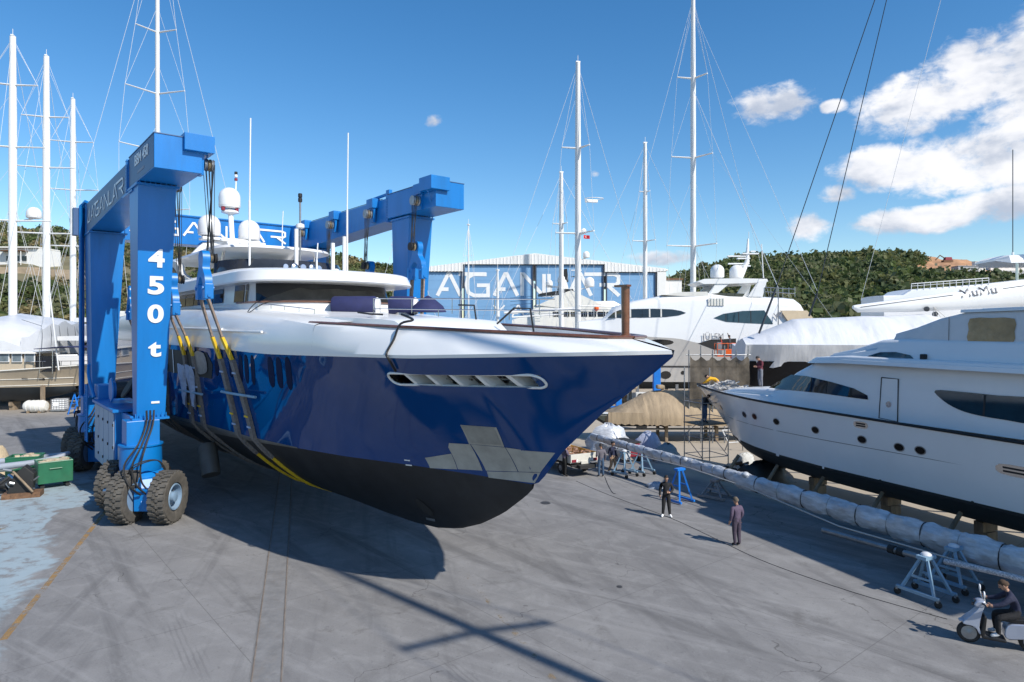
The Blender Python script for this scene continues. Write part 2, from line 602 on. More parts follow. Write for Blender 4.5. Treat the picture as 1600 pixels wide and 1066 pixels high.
def span(poly, x, cut=.96):
    """lowest and highest point of an outline at x"""
    zs_ = []
    for i in range(len(poly)):
        (x0, z0), (x1, z1) = poly[i][:2], poly[(i + 1) % len(poly)][:2]
        if (x0 - x) * (x1 - x) <= 0 and abs(x1 - x0) > 1e-9:
            zs_.append(z0 + (z1 - z0) * (x - x0) / (x1 - x0))
    if not zs_:
        return 0, 0
    a, b = min(zs_), max(zs_)
    m = (a + b) / 2
    return m + (a - m) * cut, m + (b - m) * cut


def interp(x, xs, ys):
    return float(np.interp(x, xs, ys))

# ------------------------------------------------------------------ ground


def ground_material():
    m = bpy.data.materials.new("yard_concrete")
    m.use_nodes = True
    N, L = m.node_tree.nodes, m.node_tree.links
    p = N["Principled BSDF"]
    p.inputs["Roughness"].default_value = 0.82
    p.inputs["Specular IOR Level"].default_value = 0.3
    t = nd(N, "ShaderNodeTexCoord")

    def noise(scale, detail=6, rough=.6, rot=0.0, st=(1, 1, 1), dist=0.0):
        r = nd(N, "ShaderNodeMapping")
        r.inputs["Rotation"].default_value = (0, 0, rot)
        L.new(t.outputs["Object"], r.inputs[0])
        mp = nd(N, "ShaderNodeMapping")
        mp.inputs["Scale"].default_value = st
        L.new(r.outputs[0], mp.inputs[0])
        n = nd(N, "ShaderNodeTexNoise")
        n.inputs["Scale"].default_value = scale
        n.inputs["Detail"].default_value = detail
        n.inputs["Roughness"].default_value = rough
        n.inputs["Distortion"].default_value = dist
        L.new(mp.outputs[0], n.inputs["Vector"])
        return n.outputs["Fac"]

    def ramp(v, a, b, lo=0.0, hi=1.0):
        r = nd(N, "ShaderNodeMapRange", interpolation_type="SMOOTHSTEP")
        L.new(v, r.inputs[0])
        for i, x in enumerate((a, b, lo, hi)):
            r.inputs[1 + i].default_value = x
        return r.outputs[0]

    def mix(f, a, b):
        x = nd(N, "ShaderNodeMix", data_type="RGBA")
        L.new(f, x.inputs[0])
        for i, c in ((6, a), (7, b)):
            if hasattr(c, "is_linked"):
                L.new(c, x.inputs[i])
            else:
                x.inputs[i].default_value = (*c, 1)
        return x.outputs[2]

    def mm(op, a, b):
        x = nd(N, "ShaderNodeMath", operation=op)
        for i, v in ((0, a), (1, b)):
            if hasattr(v, "is_linked"):
                L.new(v, x.inputs[i])
            else:
                x.inputs[i].default_value = v
        return x.outputs[0]

    c = mix(ramp(noise(.16, 8, .65), .3, .7), (.178, .173, .17), (.25, .242, .235))
    c = mix(ramp(noise(1.1, 8, .7, dist=.6), .45, .7, 0, .55), c, (.30, .293, .284))
    # wheel drags along the lift's lane and along the quay lane
    c = mix(ramp(noise(.9, 6, .62, rot=.89, st=(.07, 1, 1), dist=.25), .50, .69, 0, .6), c, (.105, .102, .101))
    c = mix(ramp(noise(1.3, 5, .6, rot=1.35, st=(.06, 1, 1), dist=.35), .51, .70, 0, .48), c, (.125, .121, .120))
    c = mix(ramp(noise(1.7, 6, .65, rot=.55, st=(.05, 1, 1), dist=.3), .50, .70, 0, .45), c, (.315, .307, .30))
    c = mix(ramp(noise(.33, 9, .75, dist=1.2), .55, .67, 0, .5), c, (.12, .113, .104))
    c = mix(ramp(noise(5.0, 6, .7), .58, .72, 0, .55), c, (.09, .086, .083))
    c = mix(ramp(noise(26, 5, .75), .52, .70, 0, .45), c, (.11, .105, .10))
    c = mix(ramp(noise(17, 5, .75, dist=.5), .56, .72, 0, .5), c, (.32, .312, .30))
    vo = nd(N, "ShaderNodeTexVoronoi", feature="DISTANCE_TO_EDGE")
    vo.inputs["Scale"].default_value = .17
    wrp_ = nd(N, "ShaderNodeVectorMath", operation="MULTIPLY_ADD")
    nz_ = nd(N, "ShaderNodeTexNoise")
    nz_.inputs["Scale"].default_value = .9
    nz_.inputs["Detail"].default_value = 6
    L.new(t.outputs["Object"], nz_.inputs["Vector"])
    L.new(nz_.outputs["Color"], wrp_.inputs[0])
    wrp_.inputs[1].default_value = (2.4, 2.4, 0)
    L.new(t.outputs["Object"], wrp_.inputs[2])
    L.new(wrp_.outputs[0], vo.inputs["Vector"])
    crk = mm("MULTIPLY", ramp(vo.outputs["Distance"], .0, .0045, 1, 0), ramp(noise(.25, 3, .5), .5, .58, 0, .7))
    c = mix(crk, c, (.07, .066, .062))
    # tread prints: short bars
    w = nd(N, "ShaderNodeTexWave", wave_type="BANDS")
    w.inputs["Scale"].default_value = 2.4
    w.inputs["Distortion"].default_value = 2.0
    rr = nd(N, "ShaderNodeMapping")
    rr.inputs["Rotation"].default_value = (0, 0, -.6)
    L.new(t.outputs["Object"], rr.inputs[0])
    L.new(rr.outputs[0], w.inputs["Vector"])
    treads = mm("MULTIPLY", ramp(w.outputs["Fac"], .55, .85), ramp(noise(.42, 3, .5, rot=.9, st=(.3, 1, 1)), .64, .70))
    c = mix(mm("MULTIPLY", treads, .35), c, (.12, .115, .115))
    # worn pale-blue floor paint, left
    sp = nd(N, "ShaderNodeSeparateXYZ")
    L.new(t.outputs["Object"], sp.inputs[0])
    sd = mm("ADD", mm("MULTIPLY", mm("ADD", sp.outputs[0], 13.3), -.894), mm("MULTIPLY", mm("SUBTRACT", sp.outputs[1], 18.6), -.447))
    wob = mm("MULTIPLY", mm("SUBTRACT", noise(.30, 6, .6, dist=.4), .5), 6.5)
    pm = mm("MULTIPLY", ramp(mm("ADD", sd, wob), .2, .7), ramp(sp.outputs[1], 35, 38, 1, 0))
    pm = mm("MULTIPLY", pm, ramp(noise(1.5, 7, .7), .36, .52, .15, 1))
    pm = mm("MULTIPLY", pm, ramp(mm("ADD", sd, wob), 8.0, 10.5, 1, 0))
    c = mix(mm("MULTIPLY", pm, .72), c, (.34, .44, .49))
    # dusty buff ground under the boats on the right and at the far side
    rd = mm("ADD", mm("MULTIPLY", mm("SUBTRACT", sp.outputs[0], 13.6), .89), mm("MULTIPLY", mm("SUBTRACT", sp.outputs[1], 26.0), .456))
    dust = ramp(mm("ADD", rd, mm("MULTIPLY", noise(.5, 5, .6), 2.0)), 1.2, 2.6)
    c = mix(mm("MULTIPLY", dust, .85), c, (.44, .375, .29))
    far = ramp(sp.outputs[1], 58, 66)
    c = mix(mm("MULTIPLY", far, .6), c, (.36, .31, .25))
    # joints between poured bays
    bk = nd(N, "ShaderNodeTexBrick")
    bk.offset = 0
    bk.inputs["Scale"].default_value = 1.0
    bk.inputs["Brick Width"].default_value = 6.0
    bk.inputs["Row Height"].default_value = 6.0
    bk.inputs["Mortar Size"].default_value = .012
    r2 = nd(N, "ShaderNodeMapping")
    r2.inputs["Rotation"].default_value = (0, 0, .885)
    r2.inputs["Location"].default_value = (1.3, .7, 0)
    L.new(t.outputs["Object"], r2.inputs[0])
    L.new(r2.outputs[0], bk.inputs["Vector"])
    c = mix(mm("MULTIPLY", bk.outputs["Fac"], .5), c, (.09, .085, .08))
    L.new(c, p.inputs["Base Color"])
    b = nd(N, "ShaderNodeBump")
    b.inputs["Strength"].default_value = .25
    b.inputs["Distance"].default_value = .02
    L.new(noise(14, 8, .7), b.inputs["Height"])
    L.new(b.outputs[0], p.inputs["Normal"])
    return m


mb = MB()
mb.add([(-3000, -3000, 0), (3000, -3000, 0), (3000, 3000, 0), (-3000, 3000, 0)], [(0, 1, 2, 3)])
tag(mb.build("ground", ground_material()), kind="structure")


def worn_paint(name, color, thr):
    m = mat(name, color, .8, var=.2, vscale=3)
    N, L = m.node_tree.nodes, m.node_tree.links
    n = nd(N, "ShaderNodeTexNoise")
    n.inputs["Scale"].default_value = 2.2
    n.inputs["Detail"].default_value = 8
    n.inputs["Roughness"].default_value = .75
    t = nd(N, "ShaderNodeTexCoord")
    L.new(t.outputs["Object"], n.inputs["Vector"])
    r = nd(N, "ShaderNodeMapRange")
    L.new(n.outputs["Fac"], r.inputs[0])
    r.inputs[1].default_value, r.inputs[2].default_value, r.inputs[4].default_value = thr, thr + .12, .6
    L.new(r.outputs[0], N["Principled BSDF"].inputs["Alpha"])
    return m


yellow_line = worn_paint("worn_yellow_paint", (.42, .24, .07), .42)
yellow_faint = worn_paint("faded_yellow_paint", (.38, .25, .10), .52)


def marking(p0, p1, w, m, z=.004):
    d = (p1 - p0).normalized()
    n = Vector((-d.y, d.x, 0)) * w / 2
    b = MB()
    up = Vector((0, 0, z))
    b.add([p0 - n + up, p1 - n + up, p1 + n + up, p0 + n + up], [(0, 1, 2, 3)])
    return tag(b.build("painted_line", m), kind="structure")


marking(gnd(5, 1000), gnd(172, 790), .17, yellow_line)
marking(gnd(722, 890), gnd(905, 1110), .15, yellow_faint)
marking(gnd(-60, 860), gnd(18, 818), .16, yellow_faint, .005)
# the old launching rails let into the concrete
ra0, ra1 = gnd(392, 1066), gnd(430, 790)
d = (ra1 - ra0).normalized()
n = Vector((d.y, -d.x, 0))
A, B = ra0 - d * 8, ra1 + d * 40
groove = mat("rail_groove", (.145, .134, .122), .9, var=.3)
rail_fill = mat("rail_bed_grit", (.20, .196, .192), .85, var=.18, vscale=2.5, dirt=(.19, .165, .14), dirt_amt=.6, bump=.4, bscale=6)
mb = MB()
z = Vector((0, 0, .004))
mb.add([A - n * .05 + z, B - n * .05 + z, B + n * .69 + z, A + n * .69 + z], [(3, 2, 1, 0)])
bed = tag(mb.build("rail_bed", rail_fill), kind="structure")
for off in (.0, .64):
    mb = MB()
    z = Vector((0, 0, .008))
    mb.add([A + n * (off - .022) + z, B + n * (off - .022) + z, B + n * (off + .022) + z, A + n * (off + .022) + z], [(3, 2, 1, 0)])
    mb.build("rail_groove", groove, bed)
    mb = MB()
    mb.box((A + B) / 2 + n * (off + .012) + Vector((0, 0, .006)), ((B - A).length, .022, .014), Matrix.Rotation(math.atan2(d.y, d.x), 3, "Z"))
    mb.build("rail", mat("worn_rail", (.21, .165, .13), .7, var=.3, vscale=3), bed)
dk = mat("oil_stain", (.045, .042, .04), .6, var=.3)
for (px, py, r) in ((852, 786, .26), (968, 917, .1)):
    c = gnd(px, py)
    mb = MB()
    k = 14
    mb.add([(c.x + r * math.cos(i * 6.283 / k) * random.uniform(.8, 1.1), c.y + r * 1.1 * math.sin(i * 6.283 / k), .004) for i in range(k)], [tuple(range(k))])
    tag(mb.build("oil_stain", dk), kind="structure")

# ------------------------------------------------------------------ hills
hill_soil = mat("hill_soil", (.135, .12, .066), .95, var=.45, vscale=.06, dirt=(.30, .22, .13), dirt_amt=.7)
hill_soil_r = mat("hill_soil_red", (.105, .10, .055), .95, var=.4, vscale=.05, dirt=(.33, .185, .09), dirt_amt=.6)
earth = mat("orange_earth", (.44, .235, .115), .95, var=.35, vscale=.12, bump=.4, bscale=.5, dirt=(.27, .16, .09))


def hill(name, skyline, y0, y1, y2, material, label=None):
    """skyline: (tan azimuth, tan elevation) of the ridge; foot at depth y0, ridge at y1, back slope to y2"""
    xs = [(s[0] - 800) / FPX for s in skyline]
    es = [(HOR - s[1] - 7) / FPX for s in skyline]      # the scrub adds the rest of the height

    def height(q, Y):
        top = EYE_H + np.interp(q, xs, es) * y1
        u = (Y - y0) / (y1 - y0)
        if u <= 0:
            return -.5
        if u <= 1:
            k = (1 - (1 - u) ** 1.08)
        else:
            k = max(0, 1 - ((Y - y1) / (y2 - y1)) ** 1.5 * .8)
        bumps = 2.0 * math.sin(q * 41 + Y * .03) + 1.4 * math.sin(q * 97 - Y * .05 + 1) + 1.2 * math.sin(Y * .11 + q * 30)
        return top * k + bumps * min(u, 1) * .45 * (1 if top > 12 else .2)

    rows = []
    qs = np.linspace(xs[0], xs[-1], 90)
    ys = list(np.linspace(y0 - 5, y1, 26)) + list(np.linspace(y1 + 10, y2, 8))
    for Y in ys:
        rows.append([(q * Y, Y, height(q, Y)) for q in qs])
    b = MB()
    b.grid(rows)
    o = tag(b.build(name, material, smooth=60), kind="structure")
    return height, xs


hl, hlx = hill("hill", [(-900, 330), (-400, 322), (-60, 348), (0, 348), (60, 352), (130, 366), (200, 378), (270, 384), (400, 394), (520, 398), (560, 406),
                        (610, 417), (640, 428), (690, 480), (720, 545), (980, 560)], 128, 300, 520, hill_soil)
hr, hrx = hill("hill", [(900, 480), (1000, 452), (1045, 436), (1090, 419), (1130, 409), (1180, 402), (1240, 400), (1300, 398), (1400, 396), (1450, 397), (1475, 400),
                        (1560, 404), (1620, 410), (1750, 402), (2000, 395), (2500, 400)], 150, 430, 700, hill_soil_r)


def scrub(name, label, height, q0, q1, y0, y1, n, smin, smax, cols, bare=None, seed=1):
    """thousands of maquis bushes: every bush a ragged clump of small leaf faces"""
    rg = np.random.default_rng(seed)
    K = 92
    V, Fc, Mi = [], [], []
    cnt = 0
    tries = 0
    while cnt < n and tries < n * 6:
        tries += 1
        q = rg.uniform(q0, q1)
        Y = y0 + (y1 - y0) * rg.random() ** .8
        if bare is not None and bare(q, Y, rg):
            continue
        h = height(q, Y)
        if h < .3:
            continue
        s = rg.uniform(smin, smax) * float(np.clip(rg.lognormal(-.08, .42), .35, 2.1))
        hgt = s * rg.uniform(.7, 1.15)
        d = rg.normal(size=(K, 3))
        d /= np.linalg.norm(d, axis=1)[:, None]
        d[:, 2] = np.abs(d[:, 2]) * .95 - .05
        rad = rg.uniform(.62, 1.05, K) * (1 + .22 * np.sin(d[:, 0] * 5 + cnt) * np.cos(d[:, 1] * 4 + cnt * 2))
        c = d * rad[:, None] * np.array([s, s, hgt]) + np.array([q * Y, Y, h + .1 * hgt])
        a = rg.normal(size=(K, 3))
        a /= np.linalg.norm(a, axis=1)[:, None]
        a = a + d * -.0
        b = np.cross(a, d + rg.normal(scale=.6, size=(K, 3)))
        b /= (np.linalg.norm(b, axis=1)[:, None] + 1e-9)
        ls = s * rg.uniform(.12, .25, K)[:, None]
        V.append(np.stack([c - a * ls, c + b * ls * .8, c + a * ls, c - b * ls * .8], 1).reshape(-1, 3))
        Mi.append(np.full(K, rg.integers(0, len(cols))))
        cnt += 1
    V = np.concatenate(V)
    Mi = np.concatenate(Mi).astype(np.int32)
    nf = len(V) // 4
    me = bpy.data.meshes.new(name)
    me.vertices.add(len(V))
    me.vertices.foreach_set("co", V.astype(np.float32).ravel())
    me.loops.add(nf * 4)
    me.loops.foreach_set("vertex_index", np.arange(nf * 4, dtype=np.int32))
    me.polygons.add(nf)
    me.polygons.foreach_set("loop_start", np.arange(0, nf * 4, 4, dtype=np.int32))
    for m in cols:
        me.materials.append(m)
    me.polygons.foreach_set("material_index", Mi)
    me.update(calc_edges=True)
    o = bpy.data.objects.new(name, me)
    COL.objects.link(o)
    return tag(o, label, "scrub", kind="stuff")


leaf = [mat("leaf_olive", (.15, .16, .058), .75, var=.35, vscale=.4), mat("leaf_dark", (.07, .10, .036), .75, var=.35, vscale=.4),
        mat("leaf_sage", (.17, .18, .09), .75, var=.3, vscale=.4), mat("leaf_green", (.105, .14, .043), .75, var=.3, vscale=.4)]
leaf_dry = mat("leaf_dry", (.27, .22, .10), .8, var=.3, vscale=.4)


for m_ in leaf + [leaf_dry]:
    # thin leaves: part of the light passes through
    N, L = m_.node_tree.nodes, m_.node_tree.links
    p_ = N["Principled BSDF"]
    tr_ = nd(N, "ShaderNodeBsdfTranslucent")
    L.new(p_.inputs["Base Color"].links[0].from_socket, tr_.inputs["Color"])
    mx_ = nd(N, "ShaderNodeMixShader")
    mx_.inputs[0].default_value = .4
    L.new(p_.outputs[0], mx_.inputs[1])
    L.new(tr_.outputs[0], mx_.inputs[2])
    L.new(mx_.outputs[0], N["Material Output"].inputs["Surface"])


def bare_l(q, Y, rg):
    px = q * FPX + 800
    if px < 135 and 196 < Y < 240:
        return True
    return math.sin(q * 60 + Y * .05) * math.sin(Y * .08 + 2) > .62


def bare_r(q, Y, rg):
    px = q * FPX + 800
    if px > 1395 + 50 * math.sin(Y * .02) and Y > 315:
        return True
    return math.sin(q * 70 + Y * .03) * math.sin(Y * .05) > .93


scrub("scrub", "low olive scrub covering the left hillside behind the masts", hl, -1.25, -.12, 132, 305, 3300, 1.2, 2.6, leaf + [leaf_dry], bare_l, 3)
scrub("scrub", "dense dark green scrub covering the right hillside", hr, .16, 1.05, 158, 436, 4800, 1.9, 3.8, leaf, bare_r, 5)

# the cleared building plot on the right hill
rows = []
for Y in np.linspace(330, 436, 16):
    rows.append([(q * Y, Y, hr(q, Y) + .35 + .5 * math.sin(q * 300 + Y)) for q in np.linspace(.60, .90, 40)])
mb = MB()
mb.grid(rows)
tag(mb.build("cleared_earth", earth, smooth=50), kind="structure")


def hut(px0, px1, py0, py1, Y, label, wall_m, roof_m, group=None, name="site_building", wins=2):
    a, b = at(px0, py1, Y), at(px1, py0, Y)
    w, h = b.x - a.x, b.z - a.z
    r = thing(name, label, "building", (a.x + w / 2, Y, a.z), 0, group)
    m = MB().box((0, w * .25, h / 2 - .5), (w, w * .5, h + 1))
    m.build("wall", wall_m, r)
    m = MB().box((0, w * .25, h + .12), (w + .5, w * .5 + .5, .2))
    m.build("roof", roof_m, r)
    for i in range(wins):
        x = -w / 2 + w * (i + .5) / wins
        f = MB().box((x, -.03, h * .5), (w / wins * .5, .06, h * .38)).build("window", glass_dark, r)
        MB().box((x, -.05, h * .29), (w / wins * .56, .1, .1)).build("sill", white_paint, f)
    return r


grey_wall = mat("grey_block_wall", (.42, .42, .43), .8, var=.1)
white_wall = mat("white_house_wall", (.76, .75, .72), .8, var=.04)
stone_wall = mat("tan_retaining_wall", (.40, .31, .215), .9, var=.3, vscale=.5, bump=.4, bscale=2, dirt=(.27, .2, .13))
hut(1497, 1530, 416, 425, 330, "small grey concrete block on the cleared plot of the right hill", grey_wall, grey_wall, wins=2)
hut(1524, 1540, 409, 423, 335, "small white cube building on the cleared plot of the right hill", white_wall, white_wall, wins=1)
hut(1548, 1640, 413, 421, 345, "long low white row of site cabins on the right hill", white_wall, grey_wall, wins=9)
mb = MB()
a, b = at(1558, 434, 320), at(1660, 423, 320)
rr = thing("retaining_wall", "curved pale concrete retaining wall at the edge of the cleared plot", "wall", (a.x, 320, a.z))
for i in range(7):
    w = (b.x - a.x) / 7
    MB().box((w * (i + .5), .3 * (i - 3) ** 2 * .25, (b.z - a.z) / 2), (w - .05, 1.0, b.z - a.z)).build("panel", grey_wall, rr)
a = at(1480, 411, 372)
rr = thing("site_digger", "small red digger working on the orange earth of the right hill", "digger", a)
MB().box((0, 0, .9), (5.2, 2.4, 1.0)).build("track", rust, rr)
MB().box((.3, 0, 2.3), (4.0, 2.2, 1.7), taper=.85).build("body", red_paint, rr, bevel=.1)
MB().tube([(-1, 0, 2.4), (-4, 0, 4.2), (-6.5, 0, 1.6)], .3, 6).build("boom", rust, rr)

# white bungalow above its retaining wall, left hill
Y = 215
a, b = at(-60, 419, Y), at(62, 387, Y)
rr = thing("hillside_house", "white bungalow with flat roof on the left hillside terrace", "house", ((a.x + b.x) / 2, Y, a.z))
w, h = b.x - a.x, b.z - a.z
MB().box((0, 5, h * .5 - 1), (w, 10, h + 2 - .6)).build("wall", white_wall, rr)
MB().box((1, 4.6, h + .05), (w * .9, 11, .45)).build("roof", cream, rr)
MB().box((4.9, -1.3, h * .82), (8, 2.6, .25)).build("porch_roof", rust, rr)
for i in range(3):
    MB().tube([(1.4 + 3.4 * i, -2.4, -.8), (1.4 + 3.4 * i, -2.4, h * .82)], .12, 6).build("porch_post", white_wall, rr)
for i, x in enumerate((-9.5, -6, 2.6, 5.2, 7.6)):
    f = MB().box((x, -.04, h * .46), (1.5, .1, 1.7)).build("window", glass_dark, rr)
    MB().box((x, -.1, h * .46 - .9), (1.8, .2, .12)).build("sill", white_paint, f)
a, b = at(-90, 446, 203), at(118, 418, 203)
rr = thing("terrace_wall", "long tan stone retaining wall below the white bungalow", "wall", ((a.x + b.x) / 2, 203, a.z))
for i in range(14):
    w = (b.x - a.x) / 14
    MB().box((-(b.x - a.x) / 2 + w * (i + .5), random.uniform(-.05, .05), (b.z - a.z) / 2 - .5), (w - .06, 2.0, b.z - a.z + 1 - (.12 * i if i > 9 else 0))).build("panel", stone_wall, rr)
a = at(150, 490, 125)
rr = thing("street_lamp", "small white street lamp standing among the bushes behind the covered schooner", "street lamp", (a.x, 125, 0))
top = at(150, 466, 125).z
MB().tube([(0, 0, 0), (0, 0, top - .6), (.15, 0, top - .15), (.7, 0, top)], .1, 6).build("pole", white_paint, rr)
MB().box((1.0, 0, top), (.8, .35, .18)).build("lamp_head", white_paint, rr)

# ------------------------------------------------------------------ the boat hall
HY = 120.0
hall_white = mat("white_corrugated", (.74, .73, .70), .55, var=.03)
N_, L_ = hall_white.node_tree.nodes, hall_white.node_tree.links
hall_blue = mat("blue_fabric_door", (.18, .35, .56), .6, var=.06, vscale=.25, dirt=(.16, .32, .52))
hall_frame = mat("dark_door_frame", (.03, .045, .075), .6)
hall = thing("boat_hall", "white gabled boat hall with tall blue doors and big white lettering", "building", (3.9, HY, 0))
X0, X1 = -23.6, 23.6


def hx(px):
    return (px - 800) / FPX * HY - 3.9


def hz(py):
    return EYE_H + (HOR - py) / FPX * HY


eave, peak = hz(419.5), hz(396)
# front as separate bays so that the doors stand back in their openings
gable = [(X0, hz(424)), (hx(723), hz(424)), (hx(723), hz(413)), (hx(945), hz(413)), (hx(945), hz(425)), (X1, hz(425)), (X1, eave), (0.2, peak), (X0, eave - .3)]
MB().prism(gable, lambda x, z_: (x, 0, z_), lambda x, z_: (x, .6, z_)).build("gable_cladding", hall_white, hall)
rib = MB()
x = X0 + .3
while x < X1:
    top = eave + (peak - eave) * (1 - abs(x) / 23.6) - .15
    low = hz(413) if hx(723) < x < hx(945) else hz(424.5)
    rib.add([(x - .06, -.05, low), (x + .06, -.05, low), (x + .06, -.05, top), (x - .06, -.05, top), (x - .1, .0, low), (x + .1, 0, low), (x + .1, 0, top), (x - .1, 0, top)],
            [(0, 1, 2, 3), (1, 5, 6, 2), (4, 0, 3, 7), (2, 6, 7, 3), (4, 5, 1, 0)])
    x += .62
tag(rib.build("cladding_rib", hall_white, hall), kind="stuff")
for (xa, xb) in ((X0, X0 + .9), (hx(1027), X1)):
    MB().box(((xa + xb) / 2, .3, hz(424) / 2 - .01), (xb - xa, .6, hz(424) - .02)).build("corner_cladding", hall_white, hall)
doors = [(hx(632), hx(721), 424.5), (hx(725), hx(832.5), 413.6), (hx(837.5), hx(943), 413.6), (hx(948), hx(1025), 425.5)]
for (xa, xb, pt) in doors:
    zt = hz(pt)
    d_ = MB().box(((xa + xb) / 2, .55, zt / 2), (xb - xa, .2, zt)).build("door", hall_blue, hall)
    MB().box(((xa + xb) / 2, .38, zt + .03), (xb - xa + .3, .35, .22)).build("door_head", hall_frame, d_)
    for xx in (xa, xb):
        MB().box((xx, .36, zt / 2), (.22, .34, zt - .2)).build("door_track", hall_frame, d_)
    k = 0
    zz = 1.2
    while zz < zt - .5:
        MB().box(((xa + xb) / 2, .445, zz), (xb - xa - .3, .03, .05)).build("door_batten", hall_blue, d_)
        zz += 1.55
        k += 1
MB().prism([(X0 - .5, eave - .75), (.2, peak - .35), (X1 + .5, eave - .45), (X1 + .5, eave - .2), (.2, peak + .0), (X0 - .5, eave - .4)],
           lambda x, z_: (x, .62, z_ + .1), lambda x, z_: (x, 62, z_ + .1)).build("roof", hall_white, hall)
for sx in (X0, X1):
    MB().box((sx, 31, eave / 2 - .4), (.3, 61, eave - .8)).build("side_wall", hall_white, hall)
lettering("AGANLAR", "letter", white_paint, hall, (hx(683), .43, hz(462)), (1, 0, 0), (0, 0, 1), (0, -1, 0), hz(428) - hz(462), width=hx(968) - hx(683), stroke=.17, gap=.2)
lettering("YACHT", "letter", white_paint, hall, (hx(771), .43, hz(495)), (1, 0, 0), (0, 0, 1), (0, -1, 0), hz(477) - hz(495), width=hx(905) - hx(771), stroke=.14, gap=.6)
ax = thing("annex_building", "low white annex with flat roof beside the right corner of the hall", "building", (hx(1050) + 3.9, HY + 1, 0))
MB().box((0, 8, hz(437) / 2), (4.0, 16, hz(437))).build("wall", hall_white, ax)
MB().box((0, 8, hz(437) + .15), (4.4, 16.4, .3)).build("roof", rust, ax)
for i in range(3):
    MB().box((-1.2 + 1.2 * i, -.02, hz(437) * .75), (.7, .1, 2.5)).build("wall_panel", cream, ax)

# ------------------------------------------------------------------ the blue motor yacht in the slings
YF = Frame(-7.96, 29.8, .6336, -.7736)          # x towards the bow, y to the far side
yacht = boat_root("motor_yacht", YF, "large navy blue and white motor yacht hanging in the travel lift slings", "yacht")
ST_K = [-40, -30, -20, -10, 0, 5.4, 7.0, 8.5, 9.86, 11.08, 12.2, 13.23, 14.0, 14.73, 16.22, 17.87, 18.46]
ST_Z = [2.2, 1.3, 1.0, .85, .84, .84, .90, 1.05, 1.33, 1.77, 2.35, 3.06, 3.74, 4.53, 5.74, 6.85, 7.28]


def zkeel(k): return interp(k, ST_K, ST_Z)
def zsheer(k): return interp(k, [-40, -22, -2, 4, 12, 18.5], [7.2, 7.2, 7.1, 7.02, 7.1, 7.33])
def zwl(k): return interp(k, [-40, 13.7, 14.5], [3.35, 3.45, 3.45])
def bwl(k): return interp(k, [-40, -30, -8.8, 0, 3.3, 6.1, 8.8, 11.5, 13.7], [4.2, 4.45, 4.45, 3.55, 2.95, 2.27, 1.32, .52, 0])
def bsheer(k): return interp(k, [-40, -25, -8, -2, 2, 5, 8, 11, 13, 15, 16.5, 17.6, 18.46], [4.3, 4.6, 4.6, 4.5, 4.4, 4.22, 3.88, 3.38, 2.92, 2.28, 1.62, .95, 0])


def side(k, z):
    """half breadth of the hull at station k and height z"""
    zw, zs, zk = zwl(k), zsheer(k), zkeel(k)
    if zk >= zw - .01:
        u = max(0, min(1, (z - zk) / max(.05, zs - zk)))
        return bsheer(k) * u ** 1.25
    if z >= zw:
        u = min(1, (z - zw) / (zs - zw))
        p = interp(k, [-5, 3, 10], [1.0, 1.15, 1.35])
        return bwl(k) + (bsheer(k) - bwl(k)) * u ** p
    u = max(0, (z - zk) / (zw - zk))
    p = interp(k, [-20, 0, 10], [.5, .62, .85])
    return bwl(k) * u ** p


def hp(px, py):
    return YF.on(px, py, side, -1)


SLOT = (hp(606, 587)[0], hp(846, 588)[0])        # the mooring opening in the topsides, between stations
ks = sorted(list(np.linspace(-36, -4, 24)) + list(np.linspace(-3, 12, 31)) + list(np.linspace(12.3, 18.44, 26)) + list(SLOT))
FR = [0, .08, .16, .24, .32, .40, .48, .56, .64, .715, .765, .80, .843, .87, .91, .95, 1.0]


def slot_rows(k):
    return zsheer(k) - .80, zsheer(k) - .47


for s in (-1, 1):
    bot, top = MB(), MB()
    rb, rt = [], []
    for k in ks:
        zk, zw, zs = zkeel(k), zwl(k), zsheer(k)
        if zk < zw:
            rb.append([(k, s * side(k, zk + (zw - zk) * (i / 10) ** 1.5), zk + (zw - zk) * (i / 10) ** 1.5) for i in range(11)])
        z0 = max(zk, zw)
        lo, hi = slot_rows(k)
        zz = [z0 + (lo - z0) * i / 9 for i in range(9)] + [lo, hi] + [hi + (zs - hi) * i / 4 for i in range(1, 5)] if lo > z0 + .1 else [z0 + (zs - z0) * i / 14 for i in range(15)]
        rt.append([(k, s * side(k, z_), z_) for z_ in zz])
    bot.grid(rb)
    top.grid(rt)
    if True:
        # leave the mooring opening open
        n = len(rt[0])
        keep = []
        for f in top.f:
            i, j = f[0] // n, f[0] % n
            if j == 9 and SLOT[0] <= ks[i] and ks[min(i + 1, len(ks) - 1)] <= SLOT[1] and slot_rows(ks[i])[0] > max(zkeel(ks[i]), zwl(ks[i])) + .1:
                continue
            keep.append(f)
        top.f = keep
    bot.build("hull_bottom", antifoul, yacht, smooth=50)
    top.build("topsides", navy_gloss, yacht, smooth=50)
# transom
k = -36
MB().add([(k, s * side(k, z_), z_) for s in (-1, 1) for z_ in (list(np.linspace(zkeel(k), zsheer(k), 12)) if s < 0 else list(np.linspace(zsheer(k), zkeel(k), 12)))], [tuple(range(24))]).build("transom", navy_gloss, yacht)


def hullpt(off):
    return lambda x, z_: (x, -(side(x, z_) + off), z_)


# broad grey boot stripe along the turn of the bilge, aft
rows = []
for k in np.linspace(-36, 3.4, 60):
    t_ = interp(k, [-36, -6, 3.4], [.72, .62, .0])
    zb = zwl(k)
    rows.append([(k, -(side(k, z_) + .012), z_) for z_ in (zb - t_ * .5 - .02, zb - t_ * .25, zb + .02, zb + t_ * .22 + .03)])
MB().grid(rows).build("boot_stripe", boot_grey, yacht, smooth=50)
